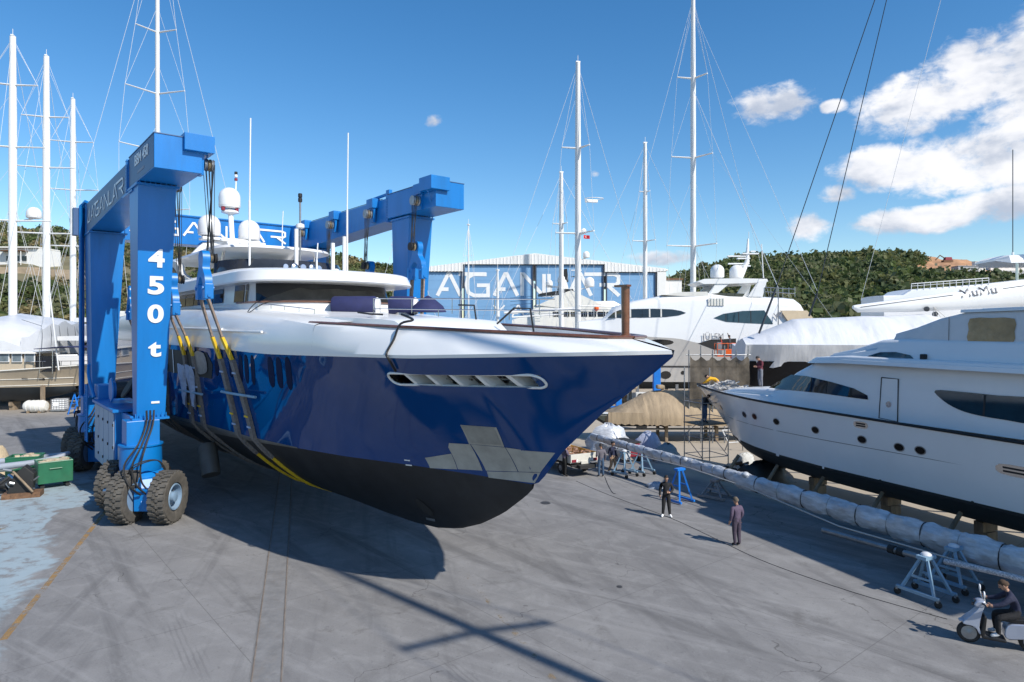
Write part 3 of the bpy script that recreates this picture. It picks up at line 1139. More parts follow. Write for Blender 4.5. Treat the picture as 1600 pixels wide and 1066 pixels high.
# bare primer round the bow thruster and the sounder plates, with weld seams between the plates
plates = [[(719.5, 664), (776, 668), (788.5, 698.5), (733.5, 694)],
          [(664.5, 715.5), (705.5, 709), (715, 733.5), (672.5, 731.5)],
          [(702, 692.5), (735, 694.4), (754.5, 735.5), (716, 733.2), (701, 699)],
          [(736, 694.5), (789.6, 699.3), (809.5, 737), (760, 735.5)],
          [(790.6, 699.5), (868, 707.7), (845, 738), (810.7, 737)],
          [(761, 736.6), (845, 738.5), (836, 755), (764, 746.4)]]
for p in plates:
    patch([hp(*q) for q in p], hullpt(.014), "primer_plate", primer, yacht, cuts=3)
patch([hp(*q) for q in [(721.5, 665.2), (773, 668.8), (784.5, 695.5), (736.5, 691.8)]], hullpt(.026), "thruster_door", mat("door_primer", (.27, .265, .24), .6, var=.2, vscale=2), yacht, cuts=3)
c = hp(664, 790)
patch(smooth_poly([hp(651, 779), (hp(660, 784)), hp(677, 800), hp(676, 806), hp(664, 801), hp(652, 788)]), hullpt(.02), "thruster_tunnel", rubber_dk, yacht, cuts=1)
patch([hp(666, 808.5), hp(680, 811), hp(681, 815), hp(667, 812)], hullpt(.02), "zinc_anode", galv, yacht, cuts=1)
for (a, b) in (((632, 718), (641, 719)), ((634, 725.5), (644, 726.5))):
    x0, z0 = hp(*a)
    x1, z1 = hp(*b)
    patch([(x0, z0), (x1, z1), (x1, z1 - .04), (x0, z0 - .04)], hullpt(.016), "draught_mark", white_paint, yacht)
# rounded scoops in the topsides
for (px, yt, yb, ln) in ((424, 557.5, 606, 6.5), (437, 558, 607.5, 6.5), (451.5, 557.5, 610, 7.5), (361.5, 552.5, 590, 2), (376.5, 554, 598, 3), (385.5, 554, 600, 4), (395.5, 555, 602.5, 4.5), (339, 552, 588, 1.5)):
    w = 4.6 if px > 400 else 3.0
    pts = []
    for i in range(14):
        a = 2 * math.pi * i / 14
        v = math.sin(a)
        pts.append(hp(px + w * math.cos(a) + ln * .5 * (-v), (yt + yb) / 2 - (yb - yt) / 2 * (abs(v) ** .6 * (1 if v > 0 else -1))))
    patch(pts, hullpt(.015), "air_scoop", navy_dark, yacht, cuts=1)
# mooring opening: rounded white lip at each end, inner bulwark, frames and gear behind
lip = MB()


def slotline(k, f):
    lo, hi = slot_rows(k)
    z_ = lo + (hi - lo) * f
    return (k, -(side(k, z_) + .02), z_)


loop = []
L0, L1 = SLOT[0] + .02, SLOT[1] - .02
for i in range(41):
    a_ = 2 * math.pi * i / 40
    ca, sa = math.cos(a_), math.sin(a_)
    kx = (L0 + .28 - .28 * abs(ca)) if ca < 0 else (L1 - .28 + .28 * abs(ca))
    loop.append(slotline(kx, .5 + .53 * (1 if sa > 0 else -1) * abs(sa) ** .8))
lip.tube(loop, .04, 6, caps=False)
lip.build("opening_lip", white_gel, yacht, smooth=60)
kk0 = min(k for k in ks if k >= SLOT[0])
kk1 = max(k for k in ks if k <= SLOT[1])
for (ka, kb, sgn) in ((kk0, kk0 + .55, 1), (kk1, kk1 - .55, -1)):
    # half-round end piece
    pts = [(ka - sgn * .05, slot_rows(ka)[0]), (ka - sgn * .05, slot_rows(ka)[1]), (ka + sgn * .12, slot_rows(ka)[1])]
    mid = (slot_rows(kb)[0] + slot_rows(kb)[1]) / 2
    r = (slot_rows(kb)[1] - slot_rows(kb)[0]) / 2
    arc = [(ka + sgn * (.25 - .25 * math.cos(a)), mid - r * math.cos(math.pi / 2 + a) if False else mid + r * math.sin(a)) for a in np.linspace(math.pi / 2, -math.pi / 2, 9)]
    poly = [(ka - sgn * .04, mid + r * 1.02)] + [(ka + sgn * .26 * (1 - math.cos(a)) + 0, mid + r * 1.02 * math.sin(a)) for a in np.linspace(math.pi / 2, -math.pi / 2, 11)] + [(ka - sgn * .04, mid - r * 1.02)]
    patch(poly, hullpt(.012), "opening_end", navy_gloss, yacht, cuts=1)
inn = MB()
rows = [[(k, -(side(k, slot_rows(k)[0]) - d_), slot_rows(k)[0] + dz) for (d_, dz) in ((.02, -.02), (.75, -.02), (.8, .0), (.85, 1.2))] for k in np.linspace(SLOT[0] - .05, SLOT[1] + .05, 14)]
inn.grid(rows)
inn.build("inner_bulwark", white_gel, yacht)
for k in np.linspace(SLOT[0] + .9, SLOT[1] - .75, 5):
    b0, b1 = slot_rows(k)
    MB().prism([(k - .05, b0 - .05), (k + .09, b0 - .05), (k - .1, b1 + .05), (k - .24, b1 + .05)], lambda x, z_: (x, -(side(x, z_) - .05), z_), lambda x, z_: (x, -(side(x, z_) - .6), z_)).build("bulwark_frame", white_gel, yacht)
for i, k in enumerate(np.linspace(SLOT[0] + 1.5, SLOT[1] - 1.4, 4)):
    b0, b1 = slot_rows(k)
    MB().box((k, -(side(k, b0) - .62), b0 + .17), (.75, .2, .22)).build("deck_gear", (glass_dark, galv, black_plastic, steel)[i], yacht, bevel=.02)
    MB().tube([(k - .5, -(side(k, b0) - .35), b0 + .2), (k + .5, -(side(k, b0) - .35), b0 + .2)], .03, 6).build("fairlead_bar", steel, yacht)

def shoulder(k): return interp(k, [-36, -22, -8, -2, 2, 5, 7.2], [8.7, 8.9, 8.95, 8.85, 8.6, 8.32, 8.12])


# white bulwark from the knuckle to the teak capping rail; at the bow it leans far inwards
KB = list(np.linspace(7.2, 18.44, 40))


def rail_k(k): return interp(k, [3, 16.0, 18.46], [3, 15.6, 17.2])
def rail_b(k):
    kr = rail_k(k)
    return max(0.02, (bsheer(kr) - interp(kr, [3, 8, 12, 15, 17.2], [.22, .34, .52, .72, .60]))) if k < 18.4 else .02


def zrail(k): return interp(k, [3, 7, 12, 16, 18.46], [8.16, 8.10, 7.92, 7.75, 7.68])


for s in (-1, 1):
    rows = []
    for k in KB:
        up = np.array((k, bsheer(k) + .035, zsheer(k) + .09))
        rl = np.array((rail_k(k), rail_b(k), zrail(k)))
        u_ = min(1, (k - 7.2) / 3.5)
        u_ = u_ * u_ * (3 - 2 * u_)
        r_ = [(k, s * bsheer(k), zsheer(k)), (k, s * up[1], up[2])]
        for f, o_ in ((.45, -.02), (.75, -.037), (.93, -.102), (1.0, -.32)):
            q = up + (rl - up) * f
            q[1] = q[1] + .07 * math.sin(math.pi * f)
            h_ = np.array((k, (bsheer(k) + o_) if f < 1 else rail_b(k), zsheer(k) + (zrail(k) - zsheer(k)) * f))
            m_ = h_ * (1 - u_) + q * u_
            r_.append((m_[0], s * max(.0, m_[1]), m_[2]))
        rows.append(r_)
    MB().grid(rows).build("bulwark", white_gel, yacht, smooth=38)
    rows = [[(rail_k(k), s * rail_b(k), zrail(k)), (rail_k(k) - .02, s * max(0, rail_b(k) - .1), zrail(k) - .02), (rail_k(k) - .1, s * max(0, rail_b(k) - .12), zrail(k) - .85)] for k in KB]
    MB().grid(rows).build("inner_bulwark", white_gel, yacht, smooth=38)
    MB().tube([(rail_k(k) + .02, s * (rail_b(k) - .03), zrail(k) + .03) for k in [6.6] + KB], .095, 8, flat=.5).build("capping_rail", teak, yacht, smooth=60)
# foredeck
rows = [[(rail_k(k) - .05, y_ * max(0, rail_b(k) - .1), zrail(k) - .8 + .1 * (1 - y_ * y_)) for y_ in np.linspace(-1, 1, 9)] for k in KB]
MB().grid(rows).build("foredeck", cream, yacht, smooth=40)
# the jack staff post at the stem head
pk, pz = YF.loc(979, 526, 0)
post = MB().lathe([(.13, 0), (.135, .12), (.1, .13), (.11, 1.3)], (17.0, 0, 7.66), 12).build("stem_post", teak, yacht, smooth=40)
MB().lathe([(.15, 0), (.15, .13)], (17.0, 0, 7.63), 12).build("socket", steel, post)
MB().box((16.95, -.05, 8.98), (.42, .16, .05)).build("post_cap", teak, post)

# wide-body house: white sides carried up from the knuckle, rounded shoulder, sloping down forward


HK = list(np.linspace(-34, 7.2, 60))
for s in (-1, 1):
    rows = []
    for k in HK:
        b, z0, z1 = bsheer(k), zsheer(k), shoulder(k)
        t_ = interp(k, [-6, 2, 7.2], [.5, .75, .17])
        rows.append([(k, s * b, z0 + .0), (k, s * (b + .035), z0 + .09), (k, s * (b - .02), z0 + (z1 - z0) * .45), (k, s * (b - t_ * .22), z0 + (z1 - z0) * .75),
                     (k, s * (b - t_ * .6), z0 + (z1 - z0) * .93), (k, s * (b - t_ - .15), z1), (k, s * .0, z1 + .16)])
    MB().grid(rows).build("house_side", white_gel, yacht, smooth=38)
# low trunk cabin stepping down to the foredeck
hs = MB()
rows = []
for k in np.linspace(3.0, 10.4, 14):
    z1 = interp(k, [3, 6.8, 9.2, 10.4], [8.42, 8.30, 8.2, 7.6])
    b = interp(k, [3, 8, 10.4], [3.1, 2.5, 1.9])
    rows.append([(k, y_ * b, z1 + .1 * (1 - y_ * y_) - (.55 if abs(y_) > .99 else 0)) for y_ in (-1, -.97, -.8, -.4, 0, .4, .8, .97, 1)])
hs.grid(rows)
hs.build("trunk_cabin", white_gel, yacht, smooth=45)
for (k0, k1, b0, b1) in ((10.6, 12.4, .5, .5),):
    MB().box((11.4, .5, 7.55), (1.7, 1.9, .62), taper=.8).build("windlass_locker", white_gel, yacht, bevel=.06)
cov = MB()
rows = []
for i, k in enumerate(np.linspace(10.2, 13.2, 9)):
    h = [.15, .55, .8, .85, .75, .62, .5, .32, .1][i]
    rows.append([(k, -1.0 + y_ * .75, 7.08 + h * max(0, 1 - abs(y_) ** 2.4)) for y_ in np.linspace(-1, 1, 9)])
cov.grid(rows)
cov.build("winch_cover", canvas_white, yacht, smooth=60)

# portuguese bridge with teak cap, wheelhouse, brow, flybridge


def plan(kf, ka, hw, fl, n=20, p=2.3):
    """outline from the near aft corner round the bowed front to the far aft corner"""
    pts = [(ka, -hw)]
    for i in range(n + 1):
        a = -math.pi / 2 + math.pi * i / n
        c_, s_ = math.cos(a), math.sin(a)
        pts.append((kf - fl + fl * abs(c_) ** (2 / p), hw * (1 if s_ > 0 else -1) * abs(s_) ** (2 / p)))
    pts.append((ka, hw))
    return pts


def deck_ring(name, m, rings, cap=True, smooth=40, thick=0.0):
    """rings: (plan outline, z)"""
    b = MB()
    rows = [[(p[0], p[1], z_) for p in pl] for (pl, z_) in rings]
    b.grid(rows, close_u=True)
    if cap:
        n = len(rows[0])
        base = (len(rows) - 1) * n
        b.f.append(tuple(base + i for i in range(n)))
        b.f.append(tuple(range(n - 1, -1, -1)))
    return b.build(name, m, yacht, smooth=smooth)


def band(name, m, kf, ka, hw, fl, z0, z1, i0, i1, off=.02, lean=.0, parent=None, n=20, p=2.3):
    lo, hi = plan(kf + off, ka, hw + off, fl, n, p), plan(kf + off - lean, ka, hw + off - lean * .35, fl, n, p)
    rows = [[(q[0], q[1], z0) for q in lo[i0:i1 + 1]], [(q[0], q[1], z1) for q in hi[i0:i1 + 1]]]
    return MB().grid(rows).build(name, m, parent or yacht, smooth=40)


deck_ring("bridge_coaming", white_gel, [(plan(2.6, -20, 3.75, 3.6), 8.3), (plan(2.4, -20, 3.72, 3.6), 8.98), (plan(2.3, -20, 3.65, 3.6), 9.0)])
tp = plan(2.42, -20, 3.73, 3.6)
MB().tube([(p[0], p[1], 9.02) for p in tp[1:-1]], .07, 6, flat=.6).build("coaming_cap", teak, yacht, smooth=60)
deck_ring("wheelhouse", white_gel, [(plan(.75, -20, 3.28, 2.1), 8.9), (plan(.45, -20, 3.2, 2.1), 9.98)])
ws = band("windscreen", glass_dark, .75, -20, 3.28, 2.1, 9.08, 9.86, 3, 19, lean=.26)
wc = []
for i in range(0, 15):
    t_ = i / 14
    wc.append((t_, 9.10, 9.16 + .52 * min(1, (t_ * 4)) * min(1, (1 - t_) * 6) * (.9 + .1 * math.sin(i * 2.1))))
lo = plan(.80, -20, 3.33, 2.1)[3:20]
hi = plan(.60, -20, 3.26, 2.1)[3:20]
rows = [[], [], []]
for i in range(15):
    q0, q1 = lo[min(16, i + 1)], hi[min(16, i + 1)]
    for r_, f in enumerate((0, .5, 1)):
        zt = wc[i][2]
        rows[r_].append((q0[0] + (q1[0] - q0[0]) * f * (zt - 9.1) / .8 + .02, q0[1] + (q1[1] - q0[1]) * f, 9.1 + (zt - 9.1) * f))
MB().grid(rows).build("windscreen_cover", mesh_black, ws, smooth=50)
for (k0, k1) in ((-3.05, -1.75), (-1.5, -1.28)):
    sw = MB().add([(k0, -3.31, 9.1), (k1, -3.31, 9.1), (k1, -3.25, 9.84), (k0, -3.25, 9.84)], [(0, 1, 2, 3)]).build("side_window", glass_dark, yacht)
for k0 in (-6.3, -8.0, -9.7, -11.4, -13.1):
    MB().add([(k0, -3.31, 9.15), (k0 + 1.55, -3.31, 9.15), (k0 + 1.55, -3.25, 9.8), (k0, -3.25, 9.8)], [(0, 1, 2, 3)]).build("side_window", glass_dark, yacht)
# big oval saloon window in the shoulder, aft
pts = smooth_poly([(-9.5, 7.75), (-5.2, 7.75), (-4.3, 8.15), (-5.6, 8.6), (-9.6, 8.62), (-11.6, 8.3), (-11.2, 7.85)])
# brow
deck_ring("brow", white_gel, [(plan(1.3, -21, 3.45, 2.8), 9.88), (plan(2.35, -21, 3.95, 3.4), 9.84), (plan(2.42, -21, 3.98, 3.4), 9.90), (plan(2.15, -21, 3.92, 3.4), 10.30), (plan(2.0, -21, 3.86, 3.4), 10.36), (plan(-.6, -21, 3.3, 3.2), 10.60), (plan(-.8, -21, 3.25, 3.2), 10.62)], smooth=22)
band("flybridge_windscreen", mat("smoked_acrylic", (.03, .032, .036), .06, var=.3, vscale=1.2, spec=.8), -3.3, -14, 3.2, 3.2, 10.5, 11.25, 1, 21, lean=.45)
for s in (-1, 1):
    # side wings of the flybridge, sweeping up into the hardtop, with an oval pane
    wing = [(-10.5, 10.4), (-12.5, 11.0), (-13.6, 11.75), (-16.8, 12.05), (-18.6, 12.0), (-19, 10.4)]
    w_ = MB().prism(smooth_poly(wing, 3), lambda x, z_: (x, s * 3.3, z_), lambda x, z_: (x, s * 3.0, z_)).build("flybridge_wing", white_gel, yacht, smooth=40)
    MB().prism(smooth_poly([(-13.4, 10.85), (-14.1, 11.45), (-16.2, 11.7), (-17.4, 11.4), (-17.3, 10.85)], 3), lambda x, z_: (x, s * 3.315, z_), lambda x, z_: (x, s * 3.29, z_)).build("pane", glass_blue, w_)
deck_ring("hardtop", white_gel, [(plan(-5.6, -18, 2.6, 2.2), 11.88), (plan(-5.2, -18.4, 3.0, 2.4), 11.95), (plan(-5.3, -18.4, 2.95, 2.4), 12.08), (plan(-6.2, -18, 2.4, 2.2), 12.16)])
for s in (-1, 1):
    MB().tube([(-8.2, s * 2.5, 10.5), (-7.6, s * 2.4, 11.9)], .07, 8).build("hardtop_post", steel, yacht)
# signal mast with three domes
MK = -14.4
MB().prism(smooth_poly([(MK - 1.3, 12.1), (MK + 1.0, 12.1), (MK + .2, 13.3), (MK - .9, 13.3)], 2), lambda x, z_: (x, -.35, z_), lambda x, z_: (x, .35, z_)).build("mast_foot", white_gel, yacht, smooth=50)
for s in (-1, 1):
    MB().tube([(MK - .4, s * 2.2, 12.1), (MK - .3, s * 1.5, 12.9), (MK - .3, s * .3, 13.25)], [.2, .22, .2], 8).build("mast_leg", white_gel, yacht, smooth=60)
MB().box((MK - .3, 0, 13.35), (.9, 3.4, .16)).build("dome_platform", white_gel, yacht, bevel=.05)
MB().tube([(MK - .2, .1, 13.3), (MK - .7, .15, 15.1)], .16, 10).build("mast_pole", white_gel, yacht, smooth=60)


def dome(name, c, r, parent, h=1.95, m=None):
    prof = [(r * .72, 0), (r * .96, .1 * r), (r, .25 * r), (r, (h - 1) * r + .1 * r)]
    z0 = (h - 1) * r + .1 * r
    for i in range(1, 7):
        a = i / 6 * math.pi / 2
        prof.append((max(.01, r * math.cos(a)), z0 + r * math.sin(a)))
    o = MB().lathe(prof, c, 22).build(name, m or white_gel, parent, smooth=40)
    MB().lathe([(r * 1.012, 0), (r * 1.012, .05 * r)], (c[0], c[1], c[2] + .26 * r), 22).build("seam", cream, o, smooth=40)
    return o


dome("satellite_dome", (MK - .3, -1.2, 13.5), .64, yacht)
dome("satellite_dome", (MK - .3, 1.15, 13.42), .64, yacht)
dome("satellite_dome", (MK - .8, .12, 15.38), .64, yacht)
MB().lathe([(.2, 0), (.52, .1), (.5, .2), (.16, .32)], (MK - .75, .14, 15.02), 14).build("dome_cradle", white_gel, yacht, smooth=40)
MB().tube([(MK - .9, .5, 15.3), (MK - .95, .55, 17.2)], .045, 8).build("light_pole", white_gel, yacht)
for z_, m_ in ((17.2, red_paint), (17.42, white_gel), (17.6, black_plastic)):
    MB().lathe([(.09, 0), (.1, .05), (.09, .16)], (MK - .95, .55, z_), 10).build("navigation_light", m_, yacht)
for (x_, y_) in ((MK - .5, -.35), (MK - .5, .45)):
    MB().lathe([(.12, 0), (.12, .2)], (x_, y_, 15.2), 10).build("navigation_light", red_paint, yacht)
rs = MB().lathe([(.28, 0), (.3, .2), (.18, .32)], (MK + 1.3, .3, 12.75), 12).build("radar_pedestal", white_gel, yacht, smooth=40)
MB().box((MK + 1.3, .3, 13.12), (.2, 2.9, .16), Matrix.Rotation(.25, 3, "Z")).build("radar_scanner", white_gel, rs, bevel=.05)
# whip aerials, light masts and spotlights on the brow
for (px, pt, pb, y_, r_) in ((390, 185, 418, -2.2, .035), (542.5, 208, 427, 2.4, .035), (441, 330, 387, .6, .025), (495, 380, 428, .6, .03)):
    k, zb = YF.loc(px, pb, y_)
    zt = YF.loc(px, pt, y_)[1]
    a = MB().tube([(k, y_, zb - .15), (k, y_ + .0, zb + (zt - zb) * .45)], r_ * 1.5, 6).build("aerial", white_mast, yacht)
    MB().tube([(k, y_, zb + (zt - zb) * .45), (k + .05, y_ + .03, zt)], r_, 6).build("whip", white_mast, a)
for (px, pt, pb, y_) in ((463, 358, 418, -.2), (520, 380, 425, 1.6), (538, 370, 430, 2.2)):
    k, zb = YF.loc(px, pb, y_)
    zt = YF.loc(px, pt, y_)[1]
    MB().tube([(k, y_, zb - .2), (k, y_, zt)], .1, 10).build("davit_post", white_mast, yacht, smooth=60)
k, zb = YF.loc(469, 418, 0.1)
lm = MB().tube([(k, .1, zb - .3), (k, .1, zb + 3.2)], .05, 8).build("light_mast", galv, yacht)
for z_ in (zb + 3.2, zb + 3.42):
    MB().lathe([(.09, 0), (.1, .04), (.1, .17), (.08, .2)], (k, .1, z_), 10).build("lamp", black_plastic, lm)
MB().lathe([(.12, 0), (.2, .05), (.2, .2), (.1, .25)], (k, .1, zb + 1.9), 12).build("lamp", white_gel, lm)
for (dx, dy, r_) in ((.3, -.5, .17), (.35, -.1, .15), (.35, .35, .17), (.2, .75, .15), (.2, -.9, .13)):
    MB().lathe([(.05, 0), (r_, .08), (r_ * 1.05, .3), (r_ * .9, .32)], (k + dx, .1 + dy, 10.85), 12, Matrix.Rotation(math.radians(80), 3, "Y")).build("searchlight", steel, yacht, smooth=40)
dome("satellite_dome", (k + .6, 1.7, 10.52), .2, yacht)
MB().box((k + .4, 1.2, 10.72), (.2, .34, .3)).build("loudhailer", white_gel, yacht, bevel=.03)

# foredeck: two life-raft rolls under navy covers, rails, sunbeds
for (px, y_, ln) in ((554, -.5, 1.75), (628, 1.0, 1.0)):
    k, z_ = YF.loc(px, 481, y_)
    z_ = 8.84
    M_ = Matrix.Rotation(math.radians(90), 3, "X")
    dirw = Matrix.Rotation(-YF.ang, 3, "Z") @ Matrix.Rotation(math.radians(90), 3, "Y")
    r_ = thing_part = MB().lathe([(.02, -ln / 2), (.36, -ln / 2), (.4, -ln / 2 + .06), (.4, ln / 2 - .06), (.36, ln / 2)], (k, y_, z_), 18, dirw).build("liferaft_cover", canvas_navy, yacht, smooth=40)
    e = dirw @ Vector((0, 0, ln / 2))
    MB().lathe([(.34, -.02), (.36, .05), (.3, .14), (.05, .18)], (k + e.x, y_ + e.y, z_), 18, dirw).build("liferaft_end", white_gel, r_, smooth=40)
    MB().box((k, y_, z_ - .42), (.7, .7, .3)).build("cradle", steel, r_)
kk, zz = YF.loc(645, 470, 2.5)
MB().lathe([(.75, 0), (.6, .25), (.3, .5), (.03, .66)], (5.1, 1.75, 8.6), 14).build("tender_cover", canvas_navy, yacht, smooth=50)


def railing(pts, h, n_mid, nm="handrail"):
    b = MB().tube([(p[0], p[1], p[2] + h) for p in pts], .022, 6)
    r_ = b.build(nm, steel, yacht)
    for i, p in enumerate(pts):
        if i % n_mid == 0:
            MB().tube([(p[0], p[1], p[2]), (p[0], p[1], p[2] + h)], .018, 6).build("stanchion", steel, r_)
    return r_


railing([(4.6 + .5 * i, -.4 + .27 * i, 8.55 - .012 * i) for i in range(14)], .55, 3)
railing([(4.6 + .5 * i, -.4 + .27 * i, 8.35 - .012 * i) for i in range(14)], .35, 5)
for s in (-1,):
    railing([(interp(i, [0, 8], [.6, 5.0]), -interp(i, [0, 8], [3.45, 2.95]), interp(i, [0, 8], [8.8, 8.46])) for i in range(9)], .16, 2)
MB().tube([(11.4, 2.0, 7.2), (11.2, 1.9, 8.6), (10.6, 1.7, 8.62), (9.8, 1.6, 8.1)], .035, 6).build("boarding_rail", black_plastic, yacht)
MB().tube([(9.2, 1.2, 7.9), (9.0, 1.2, 8.75), (8.2, 1.1, 8.78)], .035, 6).build("boarding_rail", black_plastic, yacht)
# mooring line over the rail and down through the opening
k0, z0 = YF.on(626, 508, lambda x, z_: rail_b(x) + .05, -1)
pts = [(k0 - .6, -2.6, 8.35), (k0 + .1, -(rail_b(k0) - .3), z0 + .15), (k0, -(rail_b(k0) + .06), z0 + .03)]
for (px, py, o_) in ((618, 530, .02), (608.5, 551, .06), (611, 560, .06), (622, 580, .05)):
    x_, z_ = hp(px, py) if py > 554 else YF.on(px, py, lambda x, z2: bsheer(x) - .33 * max(0, min(1, (z2 - 7.1) / .95)), -1)
    yy = side(x_, z_) if py > 554 else bsheer(x_) - .33 * max(0, min(1, (z_ - 7.1) / .95))
    pts.append((x_, -(yy + o_ + .03), z_))
MB().tube(smooth_line(pts, 4), .036, 6).build("mooring_line", black_plastic, yacht, smooth=60)
MB().tube(smooth_line([(6.5, -2.0, 8.5), (7.2, -1.8, 8.42), (7.6, -2.1, 8.42), (8.1, -1.9, 8.4)], 4), .035, 6).build("mooring_line", black_plastic, yacht)
MB().tube(smooth_line([(1.6, -3.4, 9.08), (1.2, -3.75, 8.95), (.9, -3.95, 8.55), (2.0, -3.4, 9.0), (3.2, -1.6, 9.06)], 4), .018, 6).build("mooring_line", black_plastic, yacht)
# half-round rubbing bars on the white side
for (k0, k1, z_) in ((-9, -.6, 7.98), (-2, 3.6, 7.86)):
    MB().tube([(k, -(bsheer(k) + .03), z_ - .008 * (k - k0)) for k in np.linspace(k0, k1, 12)], .05, 6).build("rubbing_bar", white_gel, yacht, smooth=60)
# open side deck aft: dark opening with freeing ports
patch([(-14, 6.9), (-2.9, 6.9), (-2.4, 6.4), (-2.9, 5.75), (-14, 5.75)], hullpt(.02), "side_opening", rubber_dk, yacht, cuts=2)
for k in (-12, -10.2, -8.4, -6.6, -4.8):
    patch([(k, 6.9), (k + .12, 6.9), (k + .12, 5.75), (k, 5.75)], hullpt(.05), "opening_frame", white_gel, yacht)
patch(smooth_poly([(-4.6, 6.85), (-3.2, 6.85), (-3.1, 6.2), (-3.6, 5.95), (-4.6, 5.95)], 3), hullpt(.06), "shell_door_window", galv, yacht)
# stern tube / fin below the hull
f = MB()
M_ = Matrix.Rotation(math.radians(-28), 3, "Y")
f.lathe([(.42, -1.5), (.45, -.2), (.4, 0)], (-6.2, -3.6, 2.35), 16, M_)
f.build("stabiliser_fin", boot_grey, yacht, smooth=40)

# ------------------------------------------------------------------ the travel lift
lift = boat_root("travel_lift", YF, "giant blue four-legged travel lift carrying the navy yacht", "boat lift")
OUT = 7.12
KF0, KF1 = -4.75, -3.86        # front legs, aft and fore faces
KR0, KR1 = -18.6, -16.3
TOPZ = 15.2


def leg(s, k0, k1, kb0, kb1, zt, zb, wt, wb):
    b = MB()
    o = s * OUT
    i_t, i_b = s * (OUT - wt), s * (OUT - wb)
    ob = s * (OUT - .12)
    vs = [(kb0, ob, zb), (kb1, ob, zb), (kb1, i_b, zb), (kb0, i_b, zb), (k0, o, zt), (k1, o, zt), (k1, i_t, zt), (k0, i_t, zt)]
    b.add(vs, [(3, 2, 1, 0), (4, 5, 6, 7), (0, 1, 5, 4), (1, 2, 6, 5), (2, 3, 7, 6), (3, 0, 4, 7)])
    return b


def bolts(mb, pts, r=.05, h=.05, axis=(0, 0, 1)):
    for p in pts:
        mb.lathe([(r, 0), (r, h)], p, 6, Vector((0, 0, 1)).rotation_difference(Vector(axis)).to_matrix())


